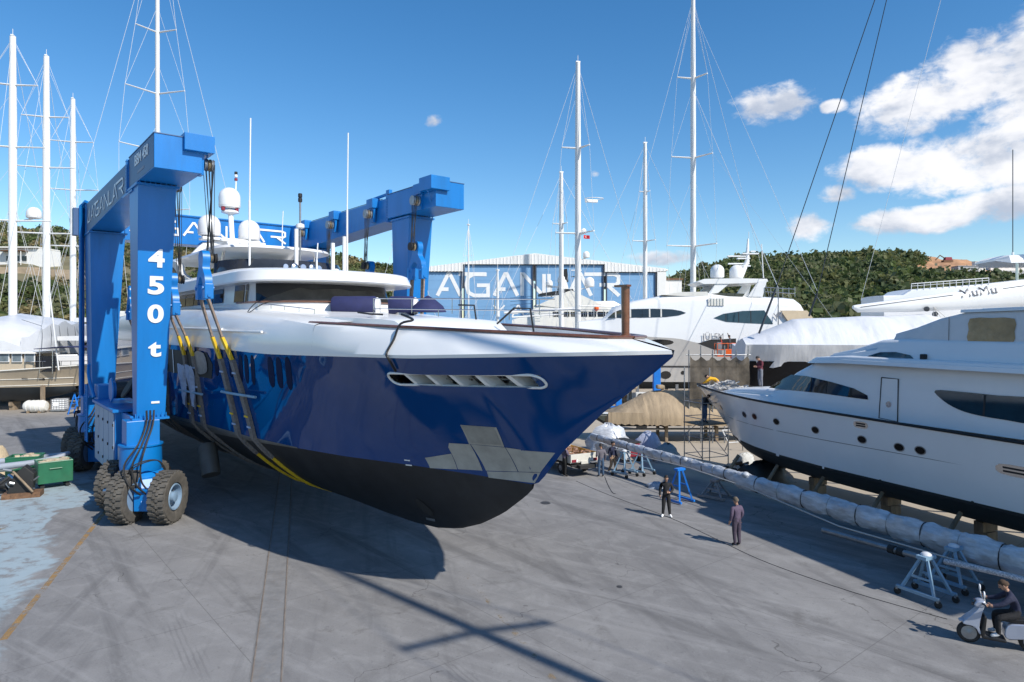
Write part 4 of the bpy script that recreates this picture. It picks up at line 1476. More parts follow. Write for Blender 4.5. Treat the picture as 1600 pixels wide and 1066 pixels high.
for s in (-1, 1):
    lf = leg(s, KF0 - .1, KF1 + .9, KF0, KF1 - .1, 13.95, 4.0, 1.45, 1.22).build("leg", lift_blue, lift, bevel=.02)
    lr = leg(s, KR0, KR1, KR0 + .5, KR1 - .1, 13.45, 4.0, 1.75, 1.2).build("leg", lift_blue, lift, bevel=.02)
    # flanges with bolts, top and bottom
    for (k0, k1, z_, w_, par) in ((KF0 - .25, KF1 + 1.0, 13.9, 1.62, lf), (KR0 - .1, KR1 + .15, 13.42, 1.9, lr), (KF0 - .15, KF1 + .1, 4.1, 1.42, lf), (KR0 + .4, KR1 + .05, 4.1, 1.42, lr)):
        MB().box(((k0 + k1) / 2, s * (OUT - w_ / 2 + .07), z_), (k1 - k0, w_, .09)).build("flange", lift_blue, par)
        g = MB()
        for i in range(8):
            g.box((k1 - .03, s * (OUT - w_ + .2 + i * (w_ - .25) / 7), z_ + .14), (.05, .03, .2))
        tag(g.build("flange_rib", lift_blue, par), kind="stuff")
    # head box over the front leg, cantilevered forward, and the longitudinal beam (deeper towards the back)
    hb = MB().box((-2.45, s * (OUT - .85), 14.66), (4.9, 1.7, 1.3)).build("head_box", lift_blue, lift, bevel=.015)
    MB().add([(0.02, s * (OUT - 1.72), 15.31), (.02, s * (OUT + .02), 15.31), (-4.9, s * (OUT + .02), 15.31), (-4.9, s * (OUT - 1.72), 15.31)] +
             [(0.02, s * (OUT - 1.72), 15.345), (.02, s * (OUT + .02), 15.345), (-4.9, s * (OUT + .02), 15.345), (-4.9, s * (OUT - 1.72), 15.345)],
             [(0, 1, 2, 3), (4, 5, 6, 7), (0, 1, 5, 4), (1, 2, 6, 5), (2, 3, 7, 6), (3, 0, 4, 7)]).build("top_plate", lift_grey_blue, hb)
    # the short catwalk box on the inside shoulder
    cb = MB().box((-.35, s * (OUT - 1.56), 15.15), (1.15, 1.1, .66)).build("sheave_housing", lift_blue, hb, bevel=.015)
    MB().tube([(-.3, s * (OUT - 2.0), 14.84), (-.4, s * (OUT - 1.75), 14.3)], .03, 6).build("stay", lift_blue, hb)
    bm_ = MB()
    yo, yi = s * OUT, s * (OUT - 1.55)
    ends = ((-4.9, 13.93, 15.19), (-17.9, 13.45, 15.19))
    vs = []
    for (k, z0, z1) in ends:
        vs += [(k, yo, z0), (k, yi, z0), (k, yi, z1), (k, yo, z1)]
    bm_.add(vs, [(0, 1, 2, 3), (7, 6, 5, 4), (0, 4, 5, 1), (1, 5, 6, 2), (2, 6, 7, 3), (3, 7, 4, 0)])
    sb = bm_.build("side_beam", lift_blue, lift, bevel=.01)
    for (k, z0) in ((-4.98, 13.86), (-5.12, 13.87)):
        MB().box((k, s * (OUT - .775), 14.55), (.07, 1.72, 1.42)).build("splice_flange", lift_blue, sb)
    g = MB()
    for i in range(9):
        g.box((-5.05, s * (OUT + .07), 14.0 + i * .15), (.26, .05, .04))
        g.box((-5.05, s * (OUT - 1.62), 14.0 + i * .15), (.26, .05, .04))
    tag(g.build("splice_bolt", lift_blue, sb), kind="stuff")
    # grey-blue outer faces carrying the lettering
    MB().add([(-5.2, s * (OUT + .006), 13.96), (-17.6, s * (OUT + .006), 13.5), (-17.6, s * (OUT + .006), 15.15), (-5.2, s * (OUT + .006), 15.15)], [(0, 1, 2, 3)]).build("name_panel", lift_grey_blue, sb)
    MB().add([(-.03, s * (OUT + .006), 14.05), (-4.85, s * (OUT + .006), 14.05), (-4.85, s * (OUT + .006), 15.28), (-.03, s * (OUT + .006), 15.28)], [(0, 1, 2, 3)]).build("name_panel", lift_grey_blue, hb)
    MB().box((-5.1, s * OUT, 13.8), (2.2, .1, .09)).build("splice_bar", lift_blue, sb)
    # rear end box
    MB().box((-18.55, s * (OUT - .85), 14.32), (1.25, 1.74, 1.78)).build("rear_head", lift_blue, lift, bevel=.015)
    MB().tube([(-6, s * (OUT - 1.4), 15.28), (-17, s * (OUT - 1.4), 15.28)], .02, 5).build("safety_wire", wire, sb)
    MB().tube([(-5.2, s * (OUT - 1.45), 15.45), (-7.4, s * (OUT - 1.45), 15.4)], .09, 8).build("ram", lift_blue, sb)
    MB().box((-5.15, s * (OUT - 1.45), 15.4), (.35, .2, .5)).build("ram_bracket", lift_blue, sb)
lou_ = mat("faded_decal", (.22, .27, .36), .6)
lettering("^AGANLAR", "letter", white_paint, lift, (-17.1, -(OUT + .012), 13.98), (1, 0, -.0), (0, 0, 1), (0, -1, 0), .72, width=11.0, stroke=.13, gap=.2)
text_mesh("BBM 450", "model_text", white_paint, lift, (-3.6, -(OUT + .02), 14.7), (1, 0, 0), (0, 0, 1), .62, bold=.012, width=2.6)
MB().box((-2.4, -(OUT + .012), 14.36), (1.3, .014, .1)).build("maker_strip", lou_, lift)
# rear cross beam with the name across it
xb = MB().box((-19.6, 0, 14.3), (1.5, 2 * OUT - 1.4, 1.78)).build("cross_beam", lift_blue, lift, bevel=.015)
lettering("AGANLAR", "letter", white_paint, xb, (-18.83, -4.7, 13.95), (0, 1, 0), (0, 0, 1), (1, 0, 0), .86, width=9.7, stroke=.15, gap=.2)
MB().tube([(-18.8, -6.3, 15.24), (-18.8, 6.3, 15.24)], .06, 6).build("top_edge_pipe", lift_blue, xb)
for y_ in (5.75, 5.95):
    MB().box((-18.82, y_, 14.3), (.1, .06, 1.7)).build("splice_flange", lift_blue, xb)
g = MB()
for i in range(10):
    g.box((-18.8, 5.85, 13.55 + i * .165), (.14, .36, .05))
tag(g.build("splice_bolt", lift_blue, xb), kind="stuff")
# 450 t, one below the other on the front leg
for ch, z_, kind in (("4", 10.55, 0), ("5", 9.42, 0), ("0", 8.22, 0), ("t", 6.78, 1)):
    text_mesh(ch, "number", white_paint, lift, (KF1 - .07 + (z_ - 4) / 9.95, -(OUT - .13 - .62), z_), (0, 1, 0), (1 / 9.95, 0, 1), 1.02 if kind == 0 else .95, bold=.035, width=.62 if kind == 0 else .5, align="CENTER")
MB().box((KF1 - .01, -(OUT - .82), 4.78), (.03, .32, .09)).build("rating_plate", white_paint, lift)
# ladder pipes up the outside of the rear leg
for (y_, k_) in ((-(OUT + .22), KR0 + .4), (-(OUT + .1), KR0 + .1)):
    MB().tube([(k_, y_, 4.0), (k_, y_, 15.1), (k_ + .25, y_ + .2, 15.35), (k_ + .5, y_ + .4, 15.2)], .1, 8).build("pipe", lift_blue, lift, smooth=60)
MB().box((KR0 + .05, -(OUT + .36), 14.2), (.55, .45, 1.6)).build("junction_box", lift_grey_blue, lift, bevel=.02)


# ---- bogies
def tyre(mb, c, R, W, lugs=26):
    prof = [(R * .56, -W * .42), (R * .80, -W * .5), (R * .94, -W * .47), (R * .965, -W * .36), (R * .965, W * .36), (R * .94, W * .47), (R * .80, W * .5), (R * .56, W * .42)]
    M_ = Matrix.Rotation(math.radians(90), 3, "X")
    n = 40
    vs, fs = [], []
    for (r, y_) in prof:
        for j in range(n):
            a = 2 * math.pi * j / n
            vs.append((c[0] + r * math.cos(a), c[1] + y_, c[2] + r * math.sin(a)))
    m_ = len(prof)
    for i in range(m_):
        for j in range(n):
            fs.append((i * n + j, i * n + (j + 1) % n, ((i + 1) % m_) * n + (j + 1) % n, ((i + 1) % m_) * n + j))
    mb.add(vs, fs)
    for q in range(lugs):
        for sd in (-1, 1):
            a = 2 * math.pi * (q + (.5 if sd > 0 else 0)) / lugs
            R3 = Matrix.Rotation(-a, 3, "Y")
            for t_ in range(3):
                y0 = sd * W * (.08 + .14 * t_)
                da = (t_ - 1) * .035 * (1 if t_ != 1 else -1) + (.03 if t_ == 1 else 0)
                R4 = Matrix.Rotation(-(a + da), 3, "Y")
                mb.box(Vector(c) + R4 @ Vector((R * .985, y0, 0)), (R * .075, W * .15, R * .10), R4)


def bogie(bx, by, yaw, steer_front):
    """hub column, turntable, axle carriers and four wheels; wheels roll along the bogie's local x"""
    e = MB()
    Mz = Matrix.Rotation(yaw, 3, "Z")

    def P(x, y, z_):
        v = Mz @ Vector((x, y, 0))
        return (bx + v.x, by + v.y, z_)

    MB().box((bx, by, 3.55), (1.05, 1.25, 1.05)).build("leg_shoe", lift_blue, lift, bevel=.02)
    col = MB().lathe([(.78, 1.95), (.82, 2.2), (.8, 2.95), (.86, 3.0), (.86, 3.06), (.62, 3.08)], (bx, by, 0), 20).build("slew_column", lift_blue, lift, smooth=35)
    MB().lathe([(.95, 1.55), (.98, 1.75), (.85, 1.9), (.6, 2.0)], (bx, by, 0), 20).build("turntable", lift_blue, col, smooth=35)
    fr = MB().box((bx, by, 1.3), (3.1, .6, .9), None, taper=.75).build("bogie_frame", lift_blue, lift, bevel=.03)
    for sx in (-1, 1):
        MB().box((bx + sx * 1.4, by, .95), (.5, .9, .9), Mz).build("axle_box", lift_blue, fr, bevel=.03)
        for sy in (-1, 1):
            w0 = MB()
            tyre(w0, (0, 0, 0), 1.05, .74)
            t_ = w0.build("wheel", rubber, lift, smooth=35)
            wv = Mz @ Vector((0, sy * .83, 0))
            t_.location = (bx + sx * 1.4 + wv.x, by + wv.y, 1.05)
            t_.rotation_euler[2] = yaw
            rim = MB().lathe([(.60, -.30), (.60, .18), (.53, .31), (.49, .31), (.46, .05), (.22, .04), (.2, .3), (.1, .32)], (0, 0, 0), 24, Matrix.Rotation(math.radians(-90 * sy), 3, "X")).build("rim", lift_rim, t_, smooth=35)
            g = MB()
            for q in range(10):
                a = q * .628
                g.lathe([(.03, 0), (.03, .05)], Matrix.Rotation(math.radians(-90 * sy), 3, "X") @ Vector((.34 * math.cos(a), .34 * math.sin(a), .05)), 6, Matrix.Rotation(math.radians(-90 * sy), 3, "X"))
            tag(g.build("wheel_nut", galv, t_), kind="stuff")
    F_ = Vector((bx + 1.1, by, 0))
    for i in range(3):
        pts = [(bx + 1.6, by - .3 + .2 * i, 1.2), (bx + 1.75 - .1 * i, by - .75 + .25 * i, 1.7), (bx + 1.35, by - .85 + .3 * i, 2.4), (bx + 1.15, by - .3 + .15 * i, 3.2), (bx + .75, by + .05 + .13 * i, 3.9), (bx + .62, by + .1 + .14 * i, 4.5)]
        MB().tube(smooth_line(pts, 6), .04, 6).build("hydraulic_hose", rubber_dk, lift, smooth=60)
    for i in range(2):
        MB().tube(smooth_line([(bx + .9, by - .7, 1.5 + .2 * i), (bx + 1.5, by - .55, 2.3 + .1 * i), (bx + 1.4, by + .35, 2.5), (bx + 1.3, by + .75, 1.9 - .2 * i)], 6), .025, 6).build("hydraulic_hose", rubber_dk, lift, smooth=60)
    MB().tube([P(1.35, -.75, 1.35), P(1.45, .6, 1.55)], .08, 8).build("steering_ram", steel, fr)
    return fr


lift_rim = mat("rim_pale_blue", (.20, .30, .42), .4, var=.1, dirt=(.2, .2, .2))
YAW = math.radians(-90) - YF.ang
for s in (-1, 1):
    bogie(-4.05, s * (OUT - .3), YAW if s < 0 else 0, True)
    bogie(-17.3, s * (OUT - .35), YAW * .8 if s < 0 else 0, False)
# power pack between the legs on the near side
pp = MB().box((-9.2, -(OUT - .55), 2.75), (5.6, 1.7, 2.9)).build("power_pack", lift_blue, lift, bevel=.03)
lou = mat("power_pack_panel", (.24, .32, .44), .5, var=.08)
for i in range(4):
    k = -11.3 + 1.38 * i
    MB().box((k, -(OUT + .325), 2.75), (1.3, .03, 2.75)).build("access_door", lou, pp)
    for zz_ in (1.8, 2.6, 3.6):
        MB().box((k + .6, -(OUT + .36), zz_), (.08, .05, .12)).build("hinge", rubber_dk, pp)
MB().box((-9.0, -(OUT - .5), 4.28), (6.0, 1.9, .12)).build("top_plate", lift_blue, pp)
MB().box((-6.36, -(OUT - .2), 2.25), (.06, .78, .75)).build("control_panel", white_paint, pp)
MB().box((-6.31, -(OUT - .2), 2.25), (.06, .55, .55)).build("display", glass_dark, pp)
MB().box((-6.34, -(OUT - .5), 3.1), (.1, .45, .45)).build("switch_box", cream, pp)
MB().box((-6.28, -(OUT - .5), 3.1), (.06, .14, .2)).build("switch", rubber_dk, pp)
MB().lathe([(.1, 0), (.12, .3), (.05, .42)], (-6.3, -(OUT - .1), 3.55), 10).build("beacon", amber_vinyl, pp)
for i in range(2):
    MB().box((-5.6, -(OUT - 0.0 - .28 * i), 4.05 - .04 * i), (2.6, .12, .3)).build("support_channel", galv if i else lift_blue, pp)
w = MB().lathe([(.55, -.7), (.6, -.65), (.42, -.6), (.42, .6), (.6, .65), (.55, .7)], (-9.6, -(OUT - .7), 4.95), 18, Matrix.Rotation(math.radians(90), 3, "X")).build("winch_drum", lift_blue, pp, smooth=35)
MB().lathe([(.43, -.5), (.43, .5)], (-9.6, -(OUT - .7), 4.95), 18, Matrix.Rotation(math.radians(90), 3, "X")).build("wound_rope", wire, w)
w = MB().lathe([(.5, -.6), (.55, -.55), (.38, -.5), (.38, .5), (.55, .55), (.5, .6)], (-7.6, -(OUT - .9), 4.9), 18, Matrix.Rotation(math.radians(60), 3, "X")).build("winch_drum", rubber_dk, pp, smooth=35)
MB().lathe([(.2, 0), (.2, 1.0), (.14, 1.05)], (-6.4, -(OUT - .9), 4.35), 12).build("exhaust", rubber_dk, pp)
MB().box((-12.6, -(OUT - .4), 4.6), (1.2, 1.2, .9)).build("oil_tank", lift_blue, pp, bevel=.05)
MB().tube(smooth_line([(-12.4, -(OUT + .3), 4.4), (-13, -(OUT + .45), 5.3), (-13.6, -(OUT + .4), 5.9), (-14.2, -(OUT + .3), 6.0)], 5), .09, 8).build("pipe", lift_blue, pp, smooth=60)
MB().tube([(-13.4, -(OUT + .5), 2.0), (-13.4, -(OUT + .5), 5.0)], .05, 6).build("ladder_rail", lift_blue, pp)
MB().tube([(-13.9, -(OUT + .5), 2.0), (-13.9, -(OUT + .5), 5.0)], .05, 6).build("ladder_rail", lift_blue, pp)
for i in range(8):
    MB().tube([(-13.4, -(OUT + .5), 2.2 + .36 * i), (-13.9, -(OUT + .5), 2.2 + .36 * i)], .025, 5).build("rung", lift_blue, pp)
# the far side carries a tie beam low between the legs
MB().box((-10.8, OUT - .6, 3.6), (11.5, .8, .8)).build("tie_beam", lift_blue, lift, bevel=.02)


# ---- hoist blocks, wire falls and slings
def upper_block(k, s, yy=5.35):
    b = MB().box((k, s * (yy + .1), 15.05), (.75, .5, .55)).build("upper_block", lift_blue, lift, bevel=.03)
    MB().prism([(k - .32, 14.9), (k + .32, 14.9), (k + .22, 14.0), (k - .22, 14.0)], lambda x, z_: (x, s * (yy - .02), z_), lambda x, z_: (x, s * (yy + .12), z_)).build("cheek_plate", lift_blue, b)
    for j in range(3):
        MB().lathe([(.08, -.05), (.25, -.05), (.21, 0), (.25, .05), (.08, .05)], (k, s * (yy - .12 - .13 * j), 14.45), 18, Matrix.Rotation(math.radians(90), 3, "X")).build("sheave", brass if j % 2 else galv, b, smooth=35)
    return b


def hook_block(k, s, z_, yy=5.25):
    prof = [(-.18, .75), (.2, .75), (.34, .45), (.26, .1), (.55, -.25), (.62, -.6), (.42, -.68), (.1, -.32), (-.2, -.3), (-.5, -.68), (-.66, -.6), (-.52, -.2), (-.3, .15), (-.34, .5)]
    b = MB().prism([(k + x, z_ + q) for (x, q) in smooth_poly(prof, 3)], lambda x, q: (x, s * (yy + .14), q), lambda x, q: (x, s * (yy - .14), q)).build("hook_block", lift_blue, lift, smooth=40)
    for j in (-1, 0, 1):
        MB().lathe([(.07, -.05), (.21, -.05), (.17, 0), (.21, .05), (.07, .05)], (k, s * (yy + .16 * j) - s * .25, z_ + .5), 16, Matrix.Rotation(math.radians(90), 3, "X")).build("sheave", rubber_dk if j else brass, b, smooth=35)
    for dk_ in (-.52, .52):
        c_ = MB().box((k + dk_, s * yy, z_ - .85), (.34, .34, .62)).build("clevis", lift_blue, b, bevel=.04)
        MB().lathe([(.07, -.22), (.07, .22)], (k + dk_, s * yy, z_ - .72), 10, Matrix.Rotation(math.radians(90), 3, "X")).build("pin", lift_blue, c_)
        MB().lathe([(.07, -.22), (.07, .22)], (k + dk_, s * yy, z_ - 1.02), 10, Matrix.Rotation(math.radians(90), 3, "Y")).build("pin", lift_blue, c_)
    return b


stations = [(-.35, 10.25, 11.6), (-5.5, 9.7, 11.0), (-10.6, 9.6, 10.6), (-15.2, 9.6, 10.4)]
for (k, zl, zr) in stations:
    for s, zb in ((-1, zl), (1, zr)):
        kk = k if s < 0 else k - 1.1
        upper_block(kk, s)
        hook_block(kk, s, zb)
        for j in range(8):
            x_ = kk + (-.26 + .075 * j)
            y_ = s * (5.35 - .12 - .1 * (j % 4))
            MB().tube([(x_, y_, 14.45), (kk + (-.2 + .055 * j), s * (5.0 - .05 * (j % 3)), zb + .5)], .014, 4, caps=False).build("fall_wire", wire, lift)
for i in range(4):
    MB().tube([(-.5 - .06 * i, -(OUT - 2.3), 14.7), (-.4 - .05 * i, -5.2, 9.9)], .012, 4, caps=False).build("fall_wire", wire, lift)


def sling(k, s, zt, kk):
    """one sling leg from the clevis to the keel on side s, with sleeves; the webbing hugs the hull"""
    path = [(kk, s * 5.25, zt), (k + (kk - k) * .5, s * (side(k, 7.05) + .32), 7.6)]
    zz = np.linspace(6.6, zkeel(k) + .02, 14)
    path += [(k, s * (side(k, z_) + .06), z_) for z_ in zz]

    def piece(pts, w, th, m, name):
        rows = []
        for i, p in enumerate(pts):
            a, b = Vector(pts[max(0, i - 1)]), Vector(pts[min(len(pts) - 1, i + 1)])
            d = (b - a)
            nrm_ = Vector((0, d.z, -d.y)).normalized() * (1 if s > 0 else -1)
            wv = Vector((w / 2, 0, 0))
            P_ = Vector(p)
            jit = .02 * math.sin(i * 2.3 + k)
            rows.append([P_ - wv - nrm_ * th, P_ + wv - nrm_ * th, P_ + wv * (1 + jit) + nrm_ * th, P_ - wv * (1 + jit) + nrm_ * th])
        MB().grid(rows, close_u=True).build(name, m, lift, smooth=30)

    up = [Vector(path[0]).lerp(Vector(path[1]), t_) for t_ in np.linspace(0, 1, 6)]
    for dk_ in (-.09, .09):
        piece([tuple(p + Vector((dk_ * (1 - .6 * i / 5), 0, 0))) for i, p in enumerate(up)], .11, .035, strap_worn, "sling_webbing")
    a = [Vector(path[1]).lerp(Vector(path[2]), t_) for t_ in np.linspace(0, .9, 5)]
    piece([tuple(p) for p in a], .30, .05, strap_yellow, "sling_sleeve")
    b = [Vector(path[1]).lerp(Vector(path[2]), .9)] + [Vector(p) for p in path[2:12]]
    piece([tuple(p) for p in b], .40, .07, strap_grey, "sling_pad")
    c_ = [Vector(p) for p in path[11:]]
    piece([tuple(p) for p in c_], .26, .05, strap_yellow if k > -1.5 else strap_grey, "sling_sleeve")
    for i in (3, 5, 7, 8):
        p = path[i]
        MB().box((p[0], p[1] + s * .02, p[2]), (.38, .19, .07)).build("tie", cloth_blue if i != 7 else strap_yellow, lift)


for (k, zl, zr) in stations:
    for dk_ in (-.52, .52):
        sling(k + dk_ * 1.35, -1, zl - 1.15, k + dk_)
        sling(k + dk_ * 1.35, 1, zr - 1.15, k - 1.1 + dk_)
# rags tied over the sling spreaders
for (k, dk_) in ((-5.5, -.9), (-5.5, .3), (-10.6, -.6), (-10.6, .6)):
    rows = []
    x0 = k + dk_
    for i in range(9):
        z_ = 6.2 - i * .24
        w_ = .42 + .14 * math.sin(i * 1.3 + k)
        rows.append([(x0 + w_ * (a - .5) * 2 + .05 * math.sin(i * .9), -(side(x0, z_) + .22 + .09 * math.sin(a * 9 + i * .7)), z_ + .1 * math.sin(a * 7)) for a in np.linspace(0, 1, 9)])
    r_ = MB().grid(rows).build("rag", cloth_blue, lift, smooth=80)
for z_, k0, k1 in ((5.3, -1.4, 1.9), (5.0, -7, -3.9)):
    MB().tube([(k, -(side(k, z_) + .22), z_) for k in np.linspace(k0, k1, 8)], .055, 8).build("spreader_pole", pale_blue, lift)

# ------------------------------------------------------------------ other boats


def loft_hull(root, ks, zk, zw, zs, bw, bs, m_bot, m_top, pw=1.2, deck_m=None, deck_drop=.12, cap=None, cap_r=.06, names=("hull_bottom", "topsides")):
    def sd(k, z_):
        w_, s_, k_ = zw(k), zs(k), zk(k)
        if k_ >= w_ - .01:
            u = max(0, min(1, (z_ - k_) / max(.05, s_ - k_)))
            return bs(k) * u ** pw
        if z_ >= w_:
            return bw(k) + (bs(k) - bw(k)) * min(1, (z_ - w_) / max(.02, s_ - w_)) ** pw
        return bw(k) * max(0, (z_ - k_) / (w_ - k_)) ** .6

    for s in (-1, 1):
        rb, rt = [], []
        for k in ks:
            if zk(k) < zw(k):
                rb.append([(k, s * sd(k, zk(k) + (zw(k) - zk(k)) * (i / 7) ** 1.5), zk(k) + (zw(k) - zk(k)) * (i / 7) ** 1.5) for i in range(8)])
            z0 = max(zk(k), zw(k))
            rt.append([(k, s * sd(k, z0 + (zs(k) - z0) * i / 9), z0 + (zs(k) - z0) * i / 9) for i in range(10)])
        MB().grid(rb).build(names[0], m_bot, root, smooth=50)
        MB().grid(rt).build(names[1], m_top, root, smooth=50)
        if cap:
            MB().tube([(k, s * (bs(k) + .01), zs(k)) for k in ks], cap_r, 6).build("rubbing_strake", cap, root, smooth=60)
    for k in (ks[0],):
        zz = np.linspace(zk(k), zs(k), 10)
        MB().add([(k, -sd(k, z_), z_) for z_ in zz] + [(k, sd(k, z_), z_) for z_ in zz[::-1]], [tuple(range(20))]).build("transom", m_top, root)
    rows = [[(k, y_ * bs(k) * .98, zs(k) - deck_drop + .08 * (1 - y_ * y_)) for y_ in np.linspace(-1, 1, 7)] for k in ks]
    MB().grid(rows).build("deck", deck_m or white_gel, root, smooth=40)
    return sd


def house(root, st, name, m, smooth=38):
    """deckhouse from stations (x, z base, z top, half width base, half width top, shoulder radius)"""
    rows = []
    for (x, zb, zt, wb, wt, r) in st:
        half = [(wb, zb), (wb + (wt - wb) * .5, zb + (zt - zb) * .5), (wt, max(zb, zt - r)), (wt - r * .12, max(zb, zt - r * .5)), (wt - r * .45, max(zb, zt - r * .14)), (wt - r, zt), (wt * .4, zt + .05)]
        rows.append([(x, y_, z_) for (y_, z_) in half] + [(x, -y_, z_) for (y_, z_) in half[::-1]])
    b = MB().grid(rows)
    n = len(rows[0])
    b.f.append(tuple(range(n)))
    b.f.append(tuple((len(rows) - 1) * n + i for i in range(n)))
    o = b.build(name, m, root, smooth=smooth)
    xs_ = [s_[0] for s_ in st]
    order = np.argsort(xs_)
    xs_ = np.array(xs_)[order]
    A = np.array(st)[order]

    def fn(x, z_):
        zb, zt, wb, wt = [np.interp(x, xs_, A[:, i]) for i in (1, 2, 3, 4)]
        return float(wb + (wt - wb) * max(0, min(1, (z_ - zb) / max(.05, zt - zb))))
    return o, fn


def props(root, spots, top, m=None, r=.13):
    for (x, y_) in spots:
        MB().box((x, y_, top / 2), (r * 2.2, r * 2.2, top)).build("prop", m or wood, root)


def keel_blocks(root, xs_, ztop, w=1.2):
    for x in xs_:
        n = max(1, int(ztop / .3))
        for i in range(n):
            MB().box((x, 0, ztop / n * (i + .5)), (.35 if i % 2 else .5, w if i % 2 else w * .7, ztop / n - .01)).build("keel_block", wood, root)


def cable(name, m, parent, a, b, r=.012, sag=0.0):
    pts = [Vector(a).lerp(Vector(b), t_) - Vector((0, 0, sag * 4 * t_ * (1 - t_))) for t_ in (np.linspace(0, 1, 8) if sag else (0, 1))]
    return MB().tube(pts, r, 4, caps=False).build(name, m, parent)


def rig(root, ang, mx, my, zb, zt, r, spr, chain=(1.8, 3.0), wire_r=.02, spr_r=None, fore=None, aft=None, wm=None, arms=None, rake=0.0):
    """mast with swept spreaders and shrouds; arms: two world-space unit directions of the spreaders"""
    R_ = Matrix.Rotation(-ang, 3, "Z")
    arms = arms or [Vector((-.95, -.3, 0)), Vector((.95, -.3, 0))]
    arms = [R_ @ Vector(a).to_3d() for a in arms]
    wm = wm or rig_wire
    def mp(z_): return Vector((mx + rake * (z_ - zb), my, z_))
    m_ = MB().tube([mp(zb), mp(zb + (zt - zb) * .7), mp(zt)], [r, r * .95, r * .72], 12, flat=.75).build("mast", white_mast, root, smooth=60)
    MB().tube([mp(zt), mp(zt + .9)], .03, 5).build("wind_wand", white_mast, m_)
    MB().box(mp(zt + .08), (.55, .3, .16)).build("mast_head", white_mast, m_)
    for s, a in enumerate(arms):
        prev = None
        for i, (z_, w_) in enumerate(sorted(spr, reverse=True)):
            c_ = mp(z_)
            tip = c_ + a * w_ + Vector((0, 0, .02))
            MB().tube([c_, tip], [spr_r or r * .42, spr_r or r * .26], 8, flat=.6).build("spreader", white_mast, m_)
            if prev is None:
                cable("shroud", wm, m_, mp(zt - .2), tip, wire_r)
            else:
                cable("shroud", wm, m_, prev, tip, wire_r)
            cable("shroud", wm, m_, mp(z_ + (zt - zb) * .20) if z_ + (zt - zb) * .2 < zt else mp(zt - .5), tip, wire_r * .8)
            prev = tip
        foot = mp(zb) + a * chain[0]
        if prev is not None:
            cable("shroud", wm, m_, prev, foot, wire_r)
        cable("shroud", wm, m_, mp(zb + (zt - zb) * .42), foot + Vector((.7, 0, 0)), wire_r * .8)
        cable("shroud", wm, m_, mp(zb + (zt - zb) * .42), foot - Vector((.9, 0, 0)), wire_r * .8)
    if fore:
        cable("forestay", wm, m_, mp(zt - .3), fore, wire_r * 1.2)
    if aft:
        cable("backstay", wm, m_, mp(zt - .2), aft, wire_r)
    return m_


def simple_sail_hull(root, L_, B_, zd, zkl, m_top, m_bot, bow=1):
    ks = list(np.linspace(-L_ / 2, L_ / 2 - .02, 34))
    hb = lambda k: B_ / 2 * (1 - max(0, (k + L_ * .05) / (L_ * .55)) ** 2.2) * (1 - .25 * max(0, (-k - L_ * .2) / (L_ * .3)))
    z_w = zkl + (zd - zkl) * .42
    stem = L_ / 2 - (zd - z_w) * .8
    return loft_hull(root, ks, lambda k: zkl + (z_w - zkl) * max(0, (k - L_ * .15) / (stem - L_ * .15)) ** 2 if k < stem else z_w + (zd + .4 - z_w) * (k - stem) / (L_ / 2 - stem),
                     lambda k: z_w, lambda k: zd + .4 * max(0, k / (L_ / 2)) ** 2, lambda k: max(0, hb(k + 1.0) * .85) if k < stem else 0, lambda k: max(.02, hb(k)), m_bot, m_top, deck_m=cream)


def sailing_yacht(label, px, Y, ang, L_, B_, zd, masts, hull_m, group=None, wm=None):
    """masts: list of (px, Y, foot height, py of the masthead, radius, [(py, half width)], arms)"""
    c = at(px, HOR, Y)
    root = thing("sailing_yacht", label, "sailing yacht", (c.x, c.y, 0), ang, group or "sailing yachts laid up in the yard")
    simple_sail_hull(root, L_, B_, zd, .9, hull_m, dark_bottom)
    house(root, [(-L_ * .2, zd - .2, zd + .75, B_ * .3, B_ * .26, .3), (L_ * .02, zd - .2, zd + .9, B_ * .3, B_ * .26, .3), (L_ * .16, zd - .2, zd + .6, B_ * .26, B_ * .2, .25), (L_ * .22, zd - .2, zd + .05, B_ * .2, B_ * .15, .1)], "coachroof", white_gel)
    keel_blocks(root, [-L_ * .2, 0, L_ * .18], .9)
    props(root, [(x, s * B_ * .42) for x in (-L_ * .25, 0, L_ * .2) for s in (-1, 1)], zd * .55)
    R_ = Matrix.Rotation(-ang, 3, "Z")
    for (mpx, mY, zb, pt, r, spr, arms) in masts:
        w_ = at(mpx, pt, mY)
        l_ = R_ @ Vector((w_.x - c.x, mY - c.y, 0))
        sp = [(EYE_H + (HOR - py) / FPX * mY, hw) for (py, hw) in spr]
        rig(root, ang, l_.x, l_.y, zb, w_.z, r, sp, chain=(B_ * .42, 2), arms=arms, wm=wm,
            fore=(min(L_ / 2 - .6, l_.x + L_ * .42), 0, zd + .4), aft=(max(-L_ / 2 + .4, l_.x - L_ * .4), 0, zd + .1))
    return root


# ---- right foreground: white motor yacht on props
RF = Frame(11.6, 41.0, -.36, .933)
ry = boat_root("motor_yacht", RF, "white flybridge motor yacht on timber props, nearest on the right", "yacht")
r_bs = lambda k: 3.0 * (1 - max(0, (k + 11) / 11.5) ** 2.0)
r_bw = lambda k: interp(k, [-27, -12, -9, -7, -5, -3.4, -2.75], [2.6, 2.78, 2.5, 2.05, 1.35, .45, 0])
r_zk = lambda k: interp(k, [-27, -9, -6, -4.6, -3.6, -2.75, -1.39, .5], [.75, .75, .85, 1.12, 1.52, 1.93, 3.17, 4.55])
r_zs = lambda k: interp(k, [-27, -20, -11, 0.5], [4.3, 4.33, 4.43, 4.55])
r_ks = list(np.linspace(-34, -9, 26)) + list(np.linspace(-8.6, .46, 26))
r_side = loft_hull(ry, r_ks, r_zk, lambda k: 1.93, r_zs, r_bw, r_bs, dark_bottom, white_gel, 1.15, cap=rubber_dk, cap_r=.055)
